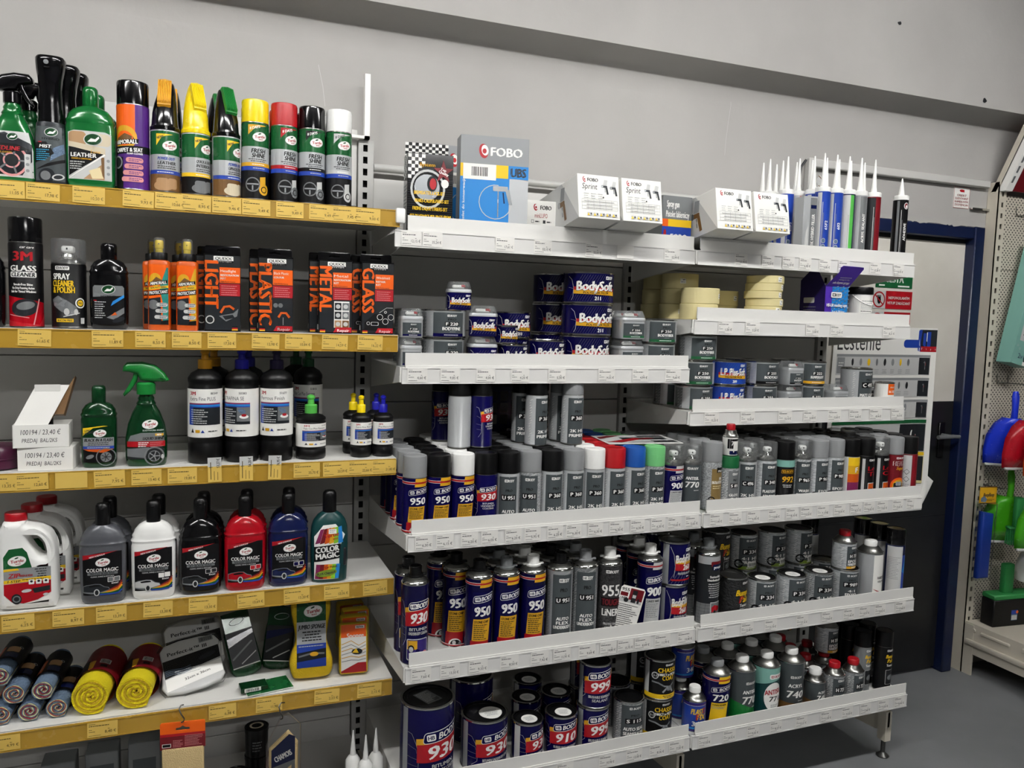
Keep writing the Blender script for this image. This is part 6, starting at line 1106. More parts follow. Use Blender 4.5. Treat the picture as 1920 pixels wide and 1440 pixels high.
stack('tn', 1.403, 1.872, z, .0212, 1, 'single narrow tape roll lying between the stacks', G); stack('tn', 1.512, 1.873, z, .0212, 6, 'narrow tape roll in the stack of six', G, (34, 12, 24, 26)); stack('tn', 1.62, 1.87, z, .0212, 1, 'single narrow tape roll beside the violet box', G, (10,))
def tbox(r):
    w, d, h = .082, .11, .108
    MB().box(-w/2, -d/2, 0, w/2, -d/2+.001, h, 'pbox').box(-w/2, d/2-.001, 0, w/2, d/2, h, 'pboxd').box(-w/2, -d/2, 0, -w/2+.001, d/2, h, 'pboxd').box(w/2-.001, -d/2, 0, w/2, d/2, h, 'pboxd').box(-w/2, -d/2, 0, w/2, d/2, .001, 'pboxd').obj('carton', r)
    L = Lab().r(-w*200, 2, w*499, h*999, 'tblue').r(-w*200, 2, w*499, h*999, 'sky')
    for i in range(9):
        for j in range(6): L.e(-10+j*10, 8+i*12+(j % 2)*4, 4, 2, 'tblue', 30, 8)
    L.rr(-22, h*700, 16, h*850, 3, 'wht'); hb(L, -3, h*775, 9, 'ink', 'wht', 30); L.t('HB-Lift masking tape', 0, h*500, 9, 'wht', w=72, b=.04).t('Fast & Efficient', 6, h*330, 6, 'wht', w=44, b=.03, sh=.2).t('way of masking!', 6, h*230, 6, 'wht', w=44, b=.03, sh=.2); L.put('front_print', r, flat(d/2+.0001))
    L = Lab().rr(-38, 60, 10, 76, 3, 'lgrey').ln(-38, 20, 48, 5, 9, 'mgrey', 3).put('side_print', r, side(w/2+.0001))
    MB().prism([(-d/2, h), (d/2, h), (d/2, h+.02), (d*.1, h+.05), (-d*.2, h+.045)], -w/2-.0005, -w/2+.0005, 'pboxd', 'x').obj('side_flap', r)
    M = Matrix.Translation((0, -d/2, h)) @ Matrix.Rotation(radians(37), 4, 'X')
    MB().prism([(-w/2, 0), (w/2, 0), (w/2+.012, .048), (w/2+.016, .064), (w/2+.012, .07), (-w/2+.022, .072), (-w/2+.016, .066), (-w/2+.02, .05)], -.0005, .0005, 'pbox').xf(M).obj('lid_flap', r)
    L = Lab().t('HB-Lift masking tape', 2, 12, 8, 'wht', w=58, b=.04, rot=180).t('Fast & Efficient', 4, 24, 5, 'lgrey', w=38, b=.02, rot=180).ln(-16, 28, 32, 1, 5, 'lgrey', 2).put('flap_print', r, lambda u, v, o: tuple(M @ Vector((u+v*.25, -.0006-o, v))))
BUILD['tbox'] = ('masking_tape_box', 'box', tbox); put('tbox', 1.745, 1.888, z, 'open violet tape box with raised lid flap', rz=-3)
def bucket(r):
    MB().lathe([(.031, 0), (.034, .004), (.035, .092)], 'capwht').obj('pail', r); MB().lathe([(.0365, .09), (.0375, .092), (.0375, .108), (.0355, .112), (.02, .112)], 'mblk').obj('lid', r); Lab().r(-34, 14, 30, 86, 'paper').ln(-28, 24, 70, 1, 6, 'grey', 2).ln(-30, 26, 62, 5, 4, 'grey', 1.4).ln(-30, 10, 40, 1, 6, 'ink', 2).ln(-30, 26, 34, 4, 4, 'grey', 1.4).r(-34, 16, 30, 18, 'pink').put('label', r, cyl(.0353), .005)
    MB().tube([(-.036*cos(a*pi/10), -.001-.037*sin(a*pi/20*0)-.002, .088+.0) if False else (.0365*cos(pi+a*pi/10), -.0365*abs(sin(a*pi/10)), .088-.03*sin(a*pi/10)) for a in range(11)], .0012, 'capwht', 6).obj('handle', r)
BUILD['bucket'] = ('small_pail', 'pail', bucket); put('bucket', 1.868, 1.87, z, 'white pail with black lid beside the violet box', rz=10)
# ================================================================== CAPPED SPRAY CANS
R, H, CH = .028, .1785, .0485
N950 = navy9('950', 'STONE CHIP', 'gold', sub2=6, w=43)
P36 = pro('P 360', ('2K HS', 'PRIMER'), None, 47, code_y=.55, name_y=.28, dn=.1); U95 = pro('U 951', ('AUTO', 'FLEX', 'UNDERBODY'), None, 46, code_y=.56, name_y=.28, dn=.11)
def heat(L, H): L.r(-50, 3, 50, H-3, 'dred'); hb(L, 6, H-12, 6, 'wht', 'dred', 28); L.t('HEAT', 2, H-28, 13, 'wht', w=36, b=.06).t('HEAT', 2, H-28, 12, 'dred', w=34, b=.02).t('Super', 6, H-42, 9, 'gold', w=26, b=.02, sh=.3).e(4, 34, 25, 26, 'org').e(4, 34, 19, 20, 'gold').rr(-12, 18, 18, 44, 3, 'xgrey').rr(-6, 36, 14, 48, 2, 'grey').r(-8, 22, 14, 26, 'silk')
def lotemp(t1, t2): 
    def f(L, H): hb(L, 8, H-14, 6, 'wht', 'blk', 26); L.t(t1, 6, H-38, 12, 'red', w=26, b=.06).t(t2, 6, H-54, 12, 'red', w=26, b=.06).rr(-6, 8, 22, 50, 2, 'lgrey').rr(-4, 10, 20, 48, 2, 'dorg').e(8, 24, 9, 10, 'xgrey').stroke([(-20, 6), (-20, H-10)], 8, 'lgrey')
    return f
def sunset(L, H):
    for i, k in enumerate(('purp', 'magen', 'dorg', 'gold', 'yel')): L.r(-18, 6+i*24, 30, 30+i*24, k)
    L.stroke([(-26, 6), (-26, H-8)], 12, 'lgrey').t('F', 8, H-40, 15, 'wht', w=9, b=.05)
def nine2(L, H): L.r(-50, H-22, 50, H-3, 'mint'); hbframe(L, 4, H-34, 38, 11, 'blk', 'gold', .1, 0); L.t('992', 4, H-56, 16, 'gold', w=32, b=.06, sh=.12).ln(-10, 18, H-72, 2, 5, 'lgrey', 2.4, 'c').r(-24, 26, 28, 28, 'lgrey').ln(-16, 22, 22, 3, 5, 'lgrey', 2, 'c')
def a770(L, H): L.r(-50, 3, 50, H-4, 'dgrey'); hb(L, 0, H-12, 6, 'wht', 'dgrey', 30); L.t('ANTISIL', 0, H-38, 8, 'wht', w=36, b=.05).t('770', 0, H-55, 15, 'wht', w=38, b=.07, sh=.1).poly([(-50, 3), (50, 3), (50, 14), (0, 20), (-50, 28)], 'mgrn').ln(4, 20, H-70, 1, 5, 'lgrey', 2)
def isol(L, H): streaks(L, -30, 40, 4, H-8, 'lgrey', 6, 16); L.r(-12, 4, 26, H-20, 'bronze').r(2, H-30, 26, H-16, 'blk').t('PRO', 14, H-26, 5, 'wht', w=16, b=.05).t('1K', 16, H-46, 7, 'wht', w=10, b=.06).t('ISOLATOR', 7, H-56, 7.4, 'wht', w=34, b=.06).ln(-8, 22, H-66, 2, 6, 'cream', 2); L.ring(-10, 30, 7, 10, 'blk').r(-24, 28, 6, 33, 'mgrey')
def press(L, H): L.r(-44, 3, 44, H-6, 'navy').r(-44, H-24, 44, H-19, 'red').t('PRESSOL', 0, H*.5, 8, 'wht', w=30, b=.05)
BUILD.update({
 'g950': ('spray_can', 'spray can', spray(R, H, CH, 'navy', 'capgrey', N950)), 'k950': ('spray_can', 'spray can', spray(R, H, CH, 'navy', 'mblk', N950)), 'w950': ('spray_can', 'spray can', spray(R, H, CH, 'navy', 'capwht', N950)), 'b930': ('spray_can', 'spray can', spray(R, H, CH, 'navy', 'mblk', b930(w=43, off=0, y=.66))),
 'uk': ('spray_can', 'spray can', spray(R, H, CH, 'psilv', 'mblk', U95)), 'ug': ('spray_can', 'spray can', spray(R, H, CH, 'weave', 'capgrey', U95)),
 'pk': ('spray_can', 'spray can', spray(R, H, CH, 'psilv', 'mblk', P36)), 'pg': ('spray_can', 'spray can', spray(R, H, CH, 'psilv', 'capgrey', P36)), 'pw': ('spray_can', 'spray can', spray(R, H, CH, 'psilv', 'capwht', P36)), 'prd': ('spray_can', 'spray can', spray(R, H, CH, 'psilv', 'capred', P36)), 'pbl': ('spray_can', 'spray can', spray(R, H, CH, 'psilv', 'capblue', P36)), 'pgr': ('spray_can', 'spray can', spray(R, H, CH, 'weave', 'capgrn', pro('P 360', ('2K HS', 'PRIMER'), None, 46, code_y=.55, name_y=.34, dn=.1, barcode=True))),
 'c900': ('spray_can', 'spray can', spray(R, H, CH, 'navy', '', navy9('900', 'CAVITY WAX', 'lgrey', pic=False, w=42), True)), 'c770': ('spray_can', 'spray can', spray(R, H, CH, 'dgrey', '', a770, True)), 'iso': ('spray_can', 'spray can', spray(.0285, .184, .05, 'weave', 'capgrey', isol)),
 'grc': ('spray_can', 'spray can', spray(.027, .145, .03, 'weave', 'capdgrn', pro('S 85', ('GLOSS', '2:1'), None, 34, 'mgrey'))), 'c496': ('spray_can', 'spray can', spray(R, H, CH, 'psilv', '', pro('C 496', ('2K HS', 'CLEAR'), None, 45, code_y=.55, name_y=.28), True)), 'p340': ('spray_can', 'spray can', spray(R, H, CH, 'streak', '', pro('P 340', ('PLASTOFIX', 'ADHESION', 'PROMOTER'), None, 46, code_y=.55, name_y=.34, dn=.11), True)),
 'n992': ('spray_can', 'spray can', spray(R, H, CH, 'blk', 'mblk', nine2)), 'p965': ('spray_can', 'spray can', spray(R, H, CH, 'weave', '', pro('P 965', ('WASH', 'PRIMER'), None, 47, code_y=.55, name_y=.3), True)), 'p961': ('spray_can', 'spray can', spray(R, H, CH, 'streak', 'capgrey', pro('P 961', ('ETCH', 'PRIMER'), None, 46, code_y=.55, name_y=.26, badge=True))), 'p98': ('spray_can', 'spray can', spray(R, H, CH, 'streak', 'capgrey', pro('P 985', ('EPOXY', 'PRIMER'), None, 46, code_y=.6, name_y=.3, badge=True))),
 'sun': ('spray_can', 'spray can', spray(R, H, CH, 'lgrey', 'mblk', sunset)), 'lo': ('spray_can', 'spray can', spray(R, H, CH, 'blk', 'mblk', lotemp('Lo', 'Ti'))), 'loc': ('spray_can', 'spray can', spray(R, H, CH, 'blk', '', lotemp('Lo', 'Cl'), True)), 'heat': ('spray_can', 'spray can', spray(R, H, CH, 'dred', 'capgrey', heat)), 'hblk': ('spray_can', 'spray can', spray(R, H, CH, 'dred', 'mblk', lambda L, H: (L.stroke([(-14, 4), (-14, H-6)], 26, 'lgrey'), L.stroke([(-14, 66), (-6, 74), (-14, 82), (-22, 74), (-14, 66)], 1.4, 'ink'), L.stroke([(-14, 44), (-6, 52), (-14, 60), (-22, 52), (-14, 44)], 1.4, 'ink'), L.ln(-24, -4, 36, 5, 5, 'grey', 2))))})
z = .8395; y0 = 1.765; dy = .0585
cols = [('g950', .4665, 5, 'grey-capped navy can with yellow panel', 6), ('k950', .5245, 5, 'black-capped navy can with yellow panel', 10), ('w950', .5825, 6, 'white-capped navy can with yellow panel', 10), ('b930', .6405, 6, 'black-capped navy can with red panel', -2), ('uk', .698, 6, 'black-capped grey can beside the navy ones', -12), ('ug', .7555, 6, 'grey-capped can with woven pattern', -20),
 ('pk', .813, 6, 'black-capped grey primer can', 4), ('pg', .8715, 6, 'grey-capped grey primer can', 2), ('pw', .93, 6, 'white-capped grey primer can', -8), ('prd', .9885, 6, 'red-capped grey primer can', 8), ('pbl', 1.047, 6, 'blue-capped grey primer can', 12), ('pgr', 1.1055, 6, 'pale green-capped primer can', 2), ('c900', 1.163, 5, 'navy and white can with clear cap', 4), ('c770', 1.2195, 5, 'dark grey can with green base and clear cap', -14),
 ('iso', 1.2835, 4, 'grey-capped can with bronze panel', 2), ('c496', 1.3985, 5, 'silver can with clear cap beside the green one', -16), ('p340', 1.466, 5, 'silver streaked can with clear cap', -4), ('n992', 1.5285, 5, 'black can with mint ring and gold number', -16), ('p965', 1.588, 5, 'woven pattern can with clear cap', -12), ('p961', 1.6475, 5, 'grey-capped streaked can with round stamp, left', 6), ('p98', 1.706, 5, 'grey-capped streaked can with round stamp, right', 2), ('sun', 1.7635, 4, 'black-capped can with sunset picture', -4), ('lo', 1.8205, 4, 'black can with red lettering and car picture', 2), ('loc', 1.8765, 4, 'black can with red lettering and clear cap', 4), ('heat', 1.933, 4, 'grey-capped red can with engine picture', -4), ('hblk', 1.9895, 4, 'black-capped red can at the shelf end', -10)]
ordn = ('in the front row', 'second in its file', 'third in its file', 'fourth in its file', 'fifth in its file', 'last in its file')
for kx, x, n, d, rz in cols:
    for i in range(n): put(kx, x+(.0006*sin(i*9+x*50) if i else 0), y0+dy*i, z, d+', '+ordn[i], 'capped spray cans on the middle shelf', rz=rz-8+(0 if i == 0 else 17*sin(i*3.7+x*9)))
put('grc', 1.3405, y0-.001, z, 'low can with dark green cap in the front row')
BUILD['hsm'] = ('hardener_can', 'can', solvent(.0205, .052, 'paper', lambda L, H: L.r(-20, 20, 20, H-6, 'blk').t('72', -2, H*.66, 11, 'wht', w=15, b=.05).r(-4, 10, 16, 40, 'paper').r(-14, 4, 20, 14, 'cmblue'), 'red', .0118)); put('hsm', 1.3405, y0-.001, z+.1455, 'small red-capped bottle standing on the dark green cap')
zz = z+H+.0006; UP = 'cans standing on other cans'
for kx, x, yy, lb, rz in (('pg', .9015, 1.842, 'grey-capped primer can standing on the other cans, front right', 0), ('pg', .894, 1.9, 'grey-capped primer can on top, behind the front right one', 8), ('pk', .80, 1.842, 'black-capped primer can standing on the other cans', 22), ('pk', .786, 1.9, 'black-capped primer can on top, second row', -10), ('pk', .855, 1.955, 'black-capped primer can on top, near the back', 6), ('b930', .652, 1.842, 'navy can with red panel standing on the other cans', 34), ('uk', .596, 1.842, 'silver can turned backwards on top of the others', 150), ('b930', .645, 1.96, 'navy can on top at the back, right', -8), ('b930', .588, 1.96, 'navy can on top at the back, left', -10), ('uk', .62, 1.9, 'silver can on top, squeezed between navy ones', 120)): put(kx, x, yy, zz-.0005, lb, UP, rz=rz)
b = T('glossy_brochure', 'glossy folded brochure lying flat on the spray can caps', 'brochure', (1.105, 1.86, zz), radians(-7)); MB().box(-.105, -.07, 0, .105, .07, .0012, 'paper').obj('sheets', b)
L = Lab().r(-102, -66, 102, 66, 'lgrey').poly([(-100, 10), (-20, 64), (-60, 64), (-100, 40)], 'dred').r(-40, -10, 90, 30, 'gunm').poly([(-100, -40), (0, 20), (30, 10), (-60, -50)], 'red').r(20, 36, 96, 60, 'xgrey').e(30, 6, 26, 12, 'dred', 20).r(30, -54, 98, -24, 'gunm').ln(-30, 40, -34, 4, 6, 'grey', 2).put('cover_print', b, topf(.0013))
b = T('dark_flyer', 'dark product flyer standing against the back boards behind spray cans', 'flyer', (.82, 2.158, zz-.02)); MB().box(-.075, 0, 0, .075, .0012, .168, 'gunm').obj('sheet', b)
L = Lab().r(-74, 1, 74, 138, 'cmblue').t('NOVÉ PRODUKTY', -4, 158, 9, 'ink', w=120, b=.05, sh=.12).t('OPRAVU KAROSÉRIE', -2, 146, 9, 'ink', w=126, b=.05, sh=.12)
for i in range(12): L.rr(-66+(i % 4)*34, 96-(i//4)*34, -42+(i % 4)*34, 124-(i//4)*34, 3, ('mgrey', 'gunm', 'dgrey')[i % 3])
hb(L, 44, 10, 9, 'lgrey', 'cmblue', 40); L.put('flyer_print', b, flat(.0001))
b = T('torn_paper', 'torn white paper folded over the right end of the shelf rail', 'paper', (2.012, 1.73, .822)); MB().add([(0, 0, .02), (.012, -.006, .085), (.05, .0, .062), (.028, .004, .012), (.0, -.002, -.02), (.02, -.004, .035)], [(0, 5, 1), (1, 5, 2), (2, 5, 3), (3, 5, 4), (4, 5, 0)], 'paper').obj('sheet', b); MB().box(-.03, -.006, -.018, .004, -.0052, .012, 'paper').obj('stuck_edge', b)
# ================================================================== TALL BOTTLES AND PRIMER TINS
N950b = navy9('950', 'STONE CHIP', 'gold', w=48, sub2=8); N900 = navy9('900', 'CAVITY WAX', 'lgrey', pic=False, w=48)
U2 = pro('U 951', ('AUTO', 'FLEX', 'UNDERBODY'), None, 52, code_y=.62, name_y=.36, dn=.06, nh=8, ch=10)
def f955(L, H): hb(L, 2, H-16, 8, 'wht', 'xgrey', 34); L.t('955', 0, H*.66, 28, 'wht', w=48, b=.03).r(-26, H*.44, 26, H*.56, 'blk').t('TOUGH', 0, H*.5, 16, 'dred', w=46, b=.05).t('LiNER', 0, H*.36, 18, 'wht', w=44, b=.03).t('PROTECTIVE', 0, H*.2, 6, 'lgrey', w=34, b=.03).t('COATING', 0, H*.15, 6, 'lgrey', w=28, b=.03)
def fbf(L, H):
    w = 74
    for i in range(11): x = -w*.6+i*w*.12; L.stroke([(x, 6), (x+H*.5, H-7)], .4, 'grey')
    L.stroke([(-w*.55, H*.9), (-w*.42, H*.72), (-w*.36, H*.45), (-w*.4, H*.2)], .8, 'lgrey').poly([(-w*.36, H*.36), (w*.6, H*.32), (w*.6, H*.5), (-w*.36, H*.54)], 'red').poly([(-w*.36, H*.52), (w*.6, H*.48), (w*.6, H*.56), (-w*.36, H*.6)], 'gold').t('BodyFiller', 4, H*.64, H*.18, 'wht', w=w*.78, b=.05, rot=4).t('260', 8, H*.43, H*.12, 'wht', w=w*.34, b=.06).t('POLYESTER SPRAY FILLER', 6, H*.29, H*.05, 'lgrey', w=w*.66, b=.03).r(-w*.5, H*.12, w*.6, H*.16, 'red').ln(w*.1, w*.24, H*.21, 1, 4, 'wht', 2); hb(L, 14, H*.83, H*.07, 'wht', 'navy', w*.32)
def fpresto(L, H):
    L.r(-50, 2, 50, 58, 'mgrey').r(-50, 58, 50, 96, 'gunm').r(-50, 96, 50, H-24, 'xgrey').r(-50, H-24, 50, H-3, 'psilv')
    for i in range(6): L.r(-50, 8+i*9, 50, 8.5+i*9, 'xgrey').stroke([(-44+i*16, 2), (-36+i*14, 58)], .5, 'xgrey')
    L.rr(-12, H-30, 30, H-16, 3, 'dred').rr(-8, H-40, 30, H-24, 3, 'cmblue').t('presto', 11, H-32, 8, 'wht', w=30, b=.05).t('Steinschlag', 4, H-58, 6.4, 'wht', w=36, b=.04).t('Unterbodenschutz', 3, H-67, 6.4, 'wht', w=46, b=.04).ln(-18, 28, H-78, 7, 6, 'lgrey', 2.4, 'c').r(-10, 24, 26, 62, 'lgrey').r(-8, 26, 24, 60, 'mgrey').poly([(-6, 34), (22, 38), (22, 48), (2, 54), (-6, 48)], 'cmred').e(4, 35, 4, 5, 'xgrey').ln(-14, 24, 16, 2, 5, 'lgrey', 1.6, 'c')
def bump(L, H, tx=True):
    hb(L, 24, H-14, 6, 'wht', 'blk', 28); L.t('Bumper', 18, H*.66, H*.14, 'yel', w=54, b=.06, sh=.2).t('Paint', 24, H*.5, H*.14, 'yel', w=42, b=.06, sh=.2).t('P', 6, H*.5, H*.16, 'red', w=10, b=.07, sh=.2).t('Texture', 20, H*.36, H*.07, 'wht', w=34, b=.04).r(4, H*.06, 44, H*.29, 'lgrey').r(5, H*.07, 43, H*.28, 'xgrey').e(22, H*.18, 12, 8, 'silk', 20)
P334 = pro('P 334', ('4:1 HS', 'PRIMER'), 'oliv', 64, code_y=.55, name_y=.34, dn=.12, nh=8.5, ch=10, badge=True, barcode=True); P334n = pro('P 334', ('4:1 HS', 'PRIMER'), None, 64, code_y=.55, name_y=.3, dn=.12, nh=8.5, ch=10, badge=True, barcode=True)
P989 = pro('P 989', ('4:1', 'EPOXY', 'PRIMER'), 'dred', 64, code_y=.62, name_y=.42, dn=.11, nh=7, ch=9.5)
H73 = pro('H 735', ('EPOXY', 'HARDENER'), 'gold', 44, code_y=.55, name_y=.32, dn=.13); H72 = pro('H 725', ('HARDENER', 'FOR PRIMERS'), None, 46, code_y=.55, name_y=.3, dn=.13)
BUILD.update({
 'B930': ('cavity_spray_bottle', 'spray bottle', bigspray(.0325, .19, 'navy', 'mblk', b930(('BITUMEN', 'UNDERBODY COATING'), '930', True, w=50, off=0, y=.68, s=1.15))), 'B950k': ('cavity_spray_bottle', 'spray bottle', bigspray(.033, .19, 'navy', 'mblk', N950b)), 'B950g': ('cavity_spray_bottle', 'spray bottle', bigspray(.033, .19, 'navy', 'mgrey', N950b)), 'B950w': ('cavity_spray_bottle', 'spray bottle', bigspray(.033, .19, 'navy', 'capwht', N950b)),
 'Bu1': ('cavity_spray_bottle', 'spray bottle', bigspray(.033, .19, 'psilv', 'mblk', U2)), 'Bu2': ('cavity_spray_bottle', 'spray bottle', bigspray(.033, .19, 'weave', 'capgrey', U2)), 'B955': ('cavity_spray_bottle', 'spray bottle', bigspray(.033, .19, 'tough', 'capwht', f955)), 'B900': ('cavity_spray_bottle', 'spray bottle', bigspray(.033, .19, 'navy', 'capwht', N900)),
 'bf': ('filler_can', 'tin', tin(.0425, .1165, 'navy', fbf, 'steel', 'dull', seam='grey')), 'presto': ('cavity_spray_bottle', 'spray bottle', bigspray(.0325, .19, 'gunm', 'mgrey', fpresto)), 'bump': ('paint_tin', 'tin', tin(.04, .118, 'bumpy', bump, 'dsteel')), 'p334': ('primer_tin', 'tin', tin(.04, .1035, 'streak', P334n, 'mblk', 'round')), 'p334w': ('primer_tin', 'tin', tin(.04, .1035, 'weave', P334n, 'mblk', 'round')), 'p334d': ('primer_tin', 'tin', tin(.04, .1035, 'streak', P334, 'mblk')), 'p989': ('primer_tin', 'tin', tin(.04, .1035, 'streak', P989, 'mblk')),
 'h735': ('hardener_can', 'can', solvent(.0335, .078, 'streak', H73, 'red', .0165)), 'hwh': ('hardener_can', 'can', solvent(.0375, .145, 'psilv', lambda L, H: L.r(-14, 3, 50, H-4, 'paper').r(28, H-40, 50, H-6, 'red').t('HARDENER', 22, H*.5, 8, 'ink', w=44, b=.06).t('FOR TOPCOAT', 24, H*.42, 6, 'ink', w=44, b=.05).poly([(-14, 40), (20, 20), (50, 16), (50, 22), (20, 28)], 'red'), 'capwht', .018)),
 'kcan': ('spray_can', 'spray can', spray(.0275, .21, .045, 'cmblue', 'gblk', lambda L, H: L.r(-44, 3, 4, H-6, 'lgrey').ln(-40, 0, H-40, 14, 5, 'grey', 1.6).r(4, 3, 30, H*.8, 'blue').poly([(4, H*.5), (20, H*.8), (30, H*.8), (30, H*.4)], 'sky').stroke([(-16, 14), (-10, 20), (-16, 26), (-22, 20), (-16, 14)], 1, 'red')))})
z = .5275; G = 'tall bottles on the lower shelf'
put('B930', .4735, 1.7685, z, 'navy bottle with red panel and black cap, in front', G, -2); put('B930', .4745, 1.838, z, 'navy bottle with red panel, behind its twin', G, -6)
for kx, x, lb, rz in (('B950k', .632, 'black-capped navy bottle with tall yellow panel', 6), ('B950g', .7025, 'grey-capped navy bottle with tall yellow panel', 4), ('B950w', .773, 'white-capped navy bottle with tall yellow panel', 6), ('Bu1', .8475, 'black-capped silver grey bottle', 0), ('Bu2', .918, 'grey-capped bottle with dotted pattern', -8), ('B955', .989, 'white-capped speckled black bottle behind the card', -8), ('B900', 1.1095, 'white-capped navy and white bottle', 2)):
    rz -= 10; put(kx, x, 1.769, z, lb+', front row', G, rz)
    ox = -.036 if kx == 'B950k' else .006
    if kx != 'B955': put(kx, x+ox, 1.838, z, lb+', second row', G, rz-8); put(kx, x+ox*1.6, 1.907, z, lb+', third row', G, rz+5)
stack('bf', 1.188, 1.779, z, .1168, 2, 'navy filler can with red band', 'filler cans', (6, 10)); stack('bf', 1.188, 1.872, z, .1168, 2, 'navy filler can behind the front pair', 'filler cans')
b = T('info_card', 'white information card leaning on the bottles behind the rail', 'card', (1.0085, 1.7345, .531), rot=(radians(-3), radians(17), radians(-4))); outline('card', 'paper', [[(-.036, .006), (-.03, 0), (.03, 0), (.036, .006), (.036, .124), (.03, .13), (-.03, .13), (-.036, .124)]], .0012, .0003, b)
L = Lab().t('955', -22, 120, 8, 'ink', w=22, b=.05).r(-34, 103, -12, 113, 'dred').t('LiNER', -22, 98, 6, 'ink', w=20, b=.04).r(-8, 92, 32, 126, 'dred').r(-34, 88, 32, 96, 'lgrey').r(0, 90, 14, 122, 'xgrey').r(2, 102, 12, 110, 'lgrey').e(-14, 94, 7, 6, 'xgrey').r(18, 90, 24, 102, 'gunm').ln(-32, 30, 82, 14, 5.2, 'ink', 1.7, 'l', 4); L.put('card_print', b, flat(.0007))
put('presto', 1.292, 1.769, z, 'grey underbody bottle with red car picture', G, 2); put('presto', 1.292, 1.84, z, 'grey underbody bottle behind its twin', G, -6)
G = 'primer tins'
put('bump', 1.383, 1.777, z, 'rough black paint tin with yellow lettering, front', G, -8)
for i, (kx, x, lb, rz) in enumerate((('p334', 1.483, 'grey primer tin with white lid sticker, left of three', -12), ('p334', 1.588, 'grey primer tin with white lid sticker, middle of three', -2), ('p334w', 1.6885, 'woven grey primer tin with white lid sticker, right of three', -12), ('p989', 1.786, 'grey primer tin under the small red-capped can', -16))): put(kx, x, 1.777, z, lb, G, rz); put('p334d', x, 1.864, z, 'grey primer tin in the second row, behind number %s' % ('one', 'two', 'three', 'four')[i], G, rz)
put('p334d', 1.386, 1.864, z+.0, 'grey primer tin behind the rough black tin', G)
for kx, x, lb, rz in (('bump', 1.386, 'rough black paint tin on the upper layer', -4), ('p334d', 1.482, 'grey tin with olive stripe on the upper layer, left', -6), ('p334d', 1.585, 'grey tin with olive stripe on the upper layer, middle', 10), ('p334d', 1.684, 'grey tin with olive stripe on the upper layer, right', 16)): put(kx, x, 1.866, z+.1039, lb, G, rz)
put('h735', 1.78, 1.779, z+.1039, 'small red-capped can standing on a primer tin', 'hardener cans', 8); put('hwh', 1.8775, 1.774, z, 'white-capped can with red curve near the shelf end', 'hardener cans', -6); put('kcan', 1.80, 1.945, z, 'tall black-capped can at the back behind the primer tins', None, 60)
for x, yy, lb in ((1.968, 1.766, 'front one'), (1.968, 1.83, 'middle one'), (1.966, 1.894, 'rear one')): put('kcan', x, yy, z, 'black-capped blue can at the shelf end by the door, '+lb, 'blue cans by the door', -6)
# ================================================================== LOWEST WHITE SHELF
def chas(L, H): hb(L, 14, H-12, 5, 'wht', 'blk', 24); L.t('CHASSIS', 10, H*.76, H*.11, 'yel', w=56, b=.03).t('DIRECT to METAL', 10, H*.65, H*.06, 'wht', w=54, b=.05).t('COAT', 12, H*.56, H*.11, 'yel', w=36, b=.03); L.ring(-26, H*.62, 7, 9.5, 'lgrey').t('3-1', -26, H*.62, 6, 'lgrey', w=9, b=.04).stroke([(-34, H*.46), (-16, H*.44), (0, H*.36), (18, H*.34), (28, H*.42)], 4, 'silk').stroke([(-4, H*.2), (8, H*.32), (20, H*.3), (26, H*.2)], 5, 'grey').e(14, H*.3, 9, 7, 'silk').r(-60, 4, 60, H*.15, 'yel').ln(-4, 28, H*.11, 2, 4, 'ink', 2, 'c')
def plf(L, H): L.r(-44, H-12, 44, H-4, 'vio').ln(-40, 40, H-11, 1, 4, 'wht', 1).t('PLAST', 2, H*.68, H*.18, 'yel', w=34, b=.06, sh=.15).t('O', 23, H*.7, H*.18, 'red', w=9, b=.06).t('FIX', 14, H*.5, H*.17, 'yel', w=24, b=.05, sh=.15).t('F', 4, H*.5, H*.2, 'red', w=8, b=.06).t('340', 4, H*.28, H*.15, 'wht', w=30, b=.05).r(-44, 3, 44, H*.1, 'vio').poly([(-44, H*.1), (44, H*.1), (44, H*.2), (-44, H*.14)], 'sky')
def s770(L, H): L.poly([(-60, 2), (60, 2), (60, 36), (20, 42), (-20, 58), (-60, 66)], 'mgrn'); hb(L, 14, H-34, 7, 'wht', 'dgrey', 34); L.t('ANTISIL', 12, H*.6, 10, 'wht', w=46, b=.05).t('770', 12, H*.44, 21, 'wht', w=48, b=.07, sh=.1).ln(20, 36, H*.3, 1, 4, 'lgrey', 2)
def s771(L, H): L.r(-60, H-56, 60, H-3, 'mint').poly([(-60, H-56), (60, H-30), (60, 2), (-60, 2)], 'bgrn'); L.rr(-6, H-34, 40, H-20, 4, 'wht'); hb(L, 17, H-27, 7, 'red', 'wht', 38); L.e(10, H*.42, 30, 42, 'wht').t('ANTISIL', 8, H*.52, 14, 'red', w=52, b=.07, rot=6).t('771', 12, H*.38, 14, 'ink', w=34, b=.07, sh=.1).ln(0, 26, H*.26, 3, 5, 'grey', 2)
def s740(L, H): L.poly([(-60, 2), (60, 2), (60, 26), (-60, 34)], 'brown'); hb(L, 6, H*.72, 7, 'wht', 'dgrey', 34); L.t('ACRYL', 6, H*.55, 10, 'wht', w=44, b=.04).t('740', 6, H*.38, 20, 'wht', w=52, b=.07, sh=.1).ln(14, 34, H*.25, 1, 4, 'lgrey', 2).ln(-20, 30, 20, 1, 4, 'gold', 2)
def t910(num, sub): return b930(sub, num, False, True, w=66, off=2, y=.66, s=1.9)
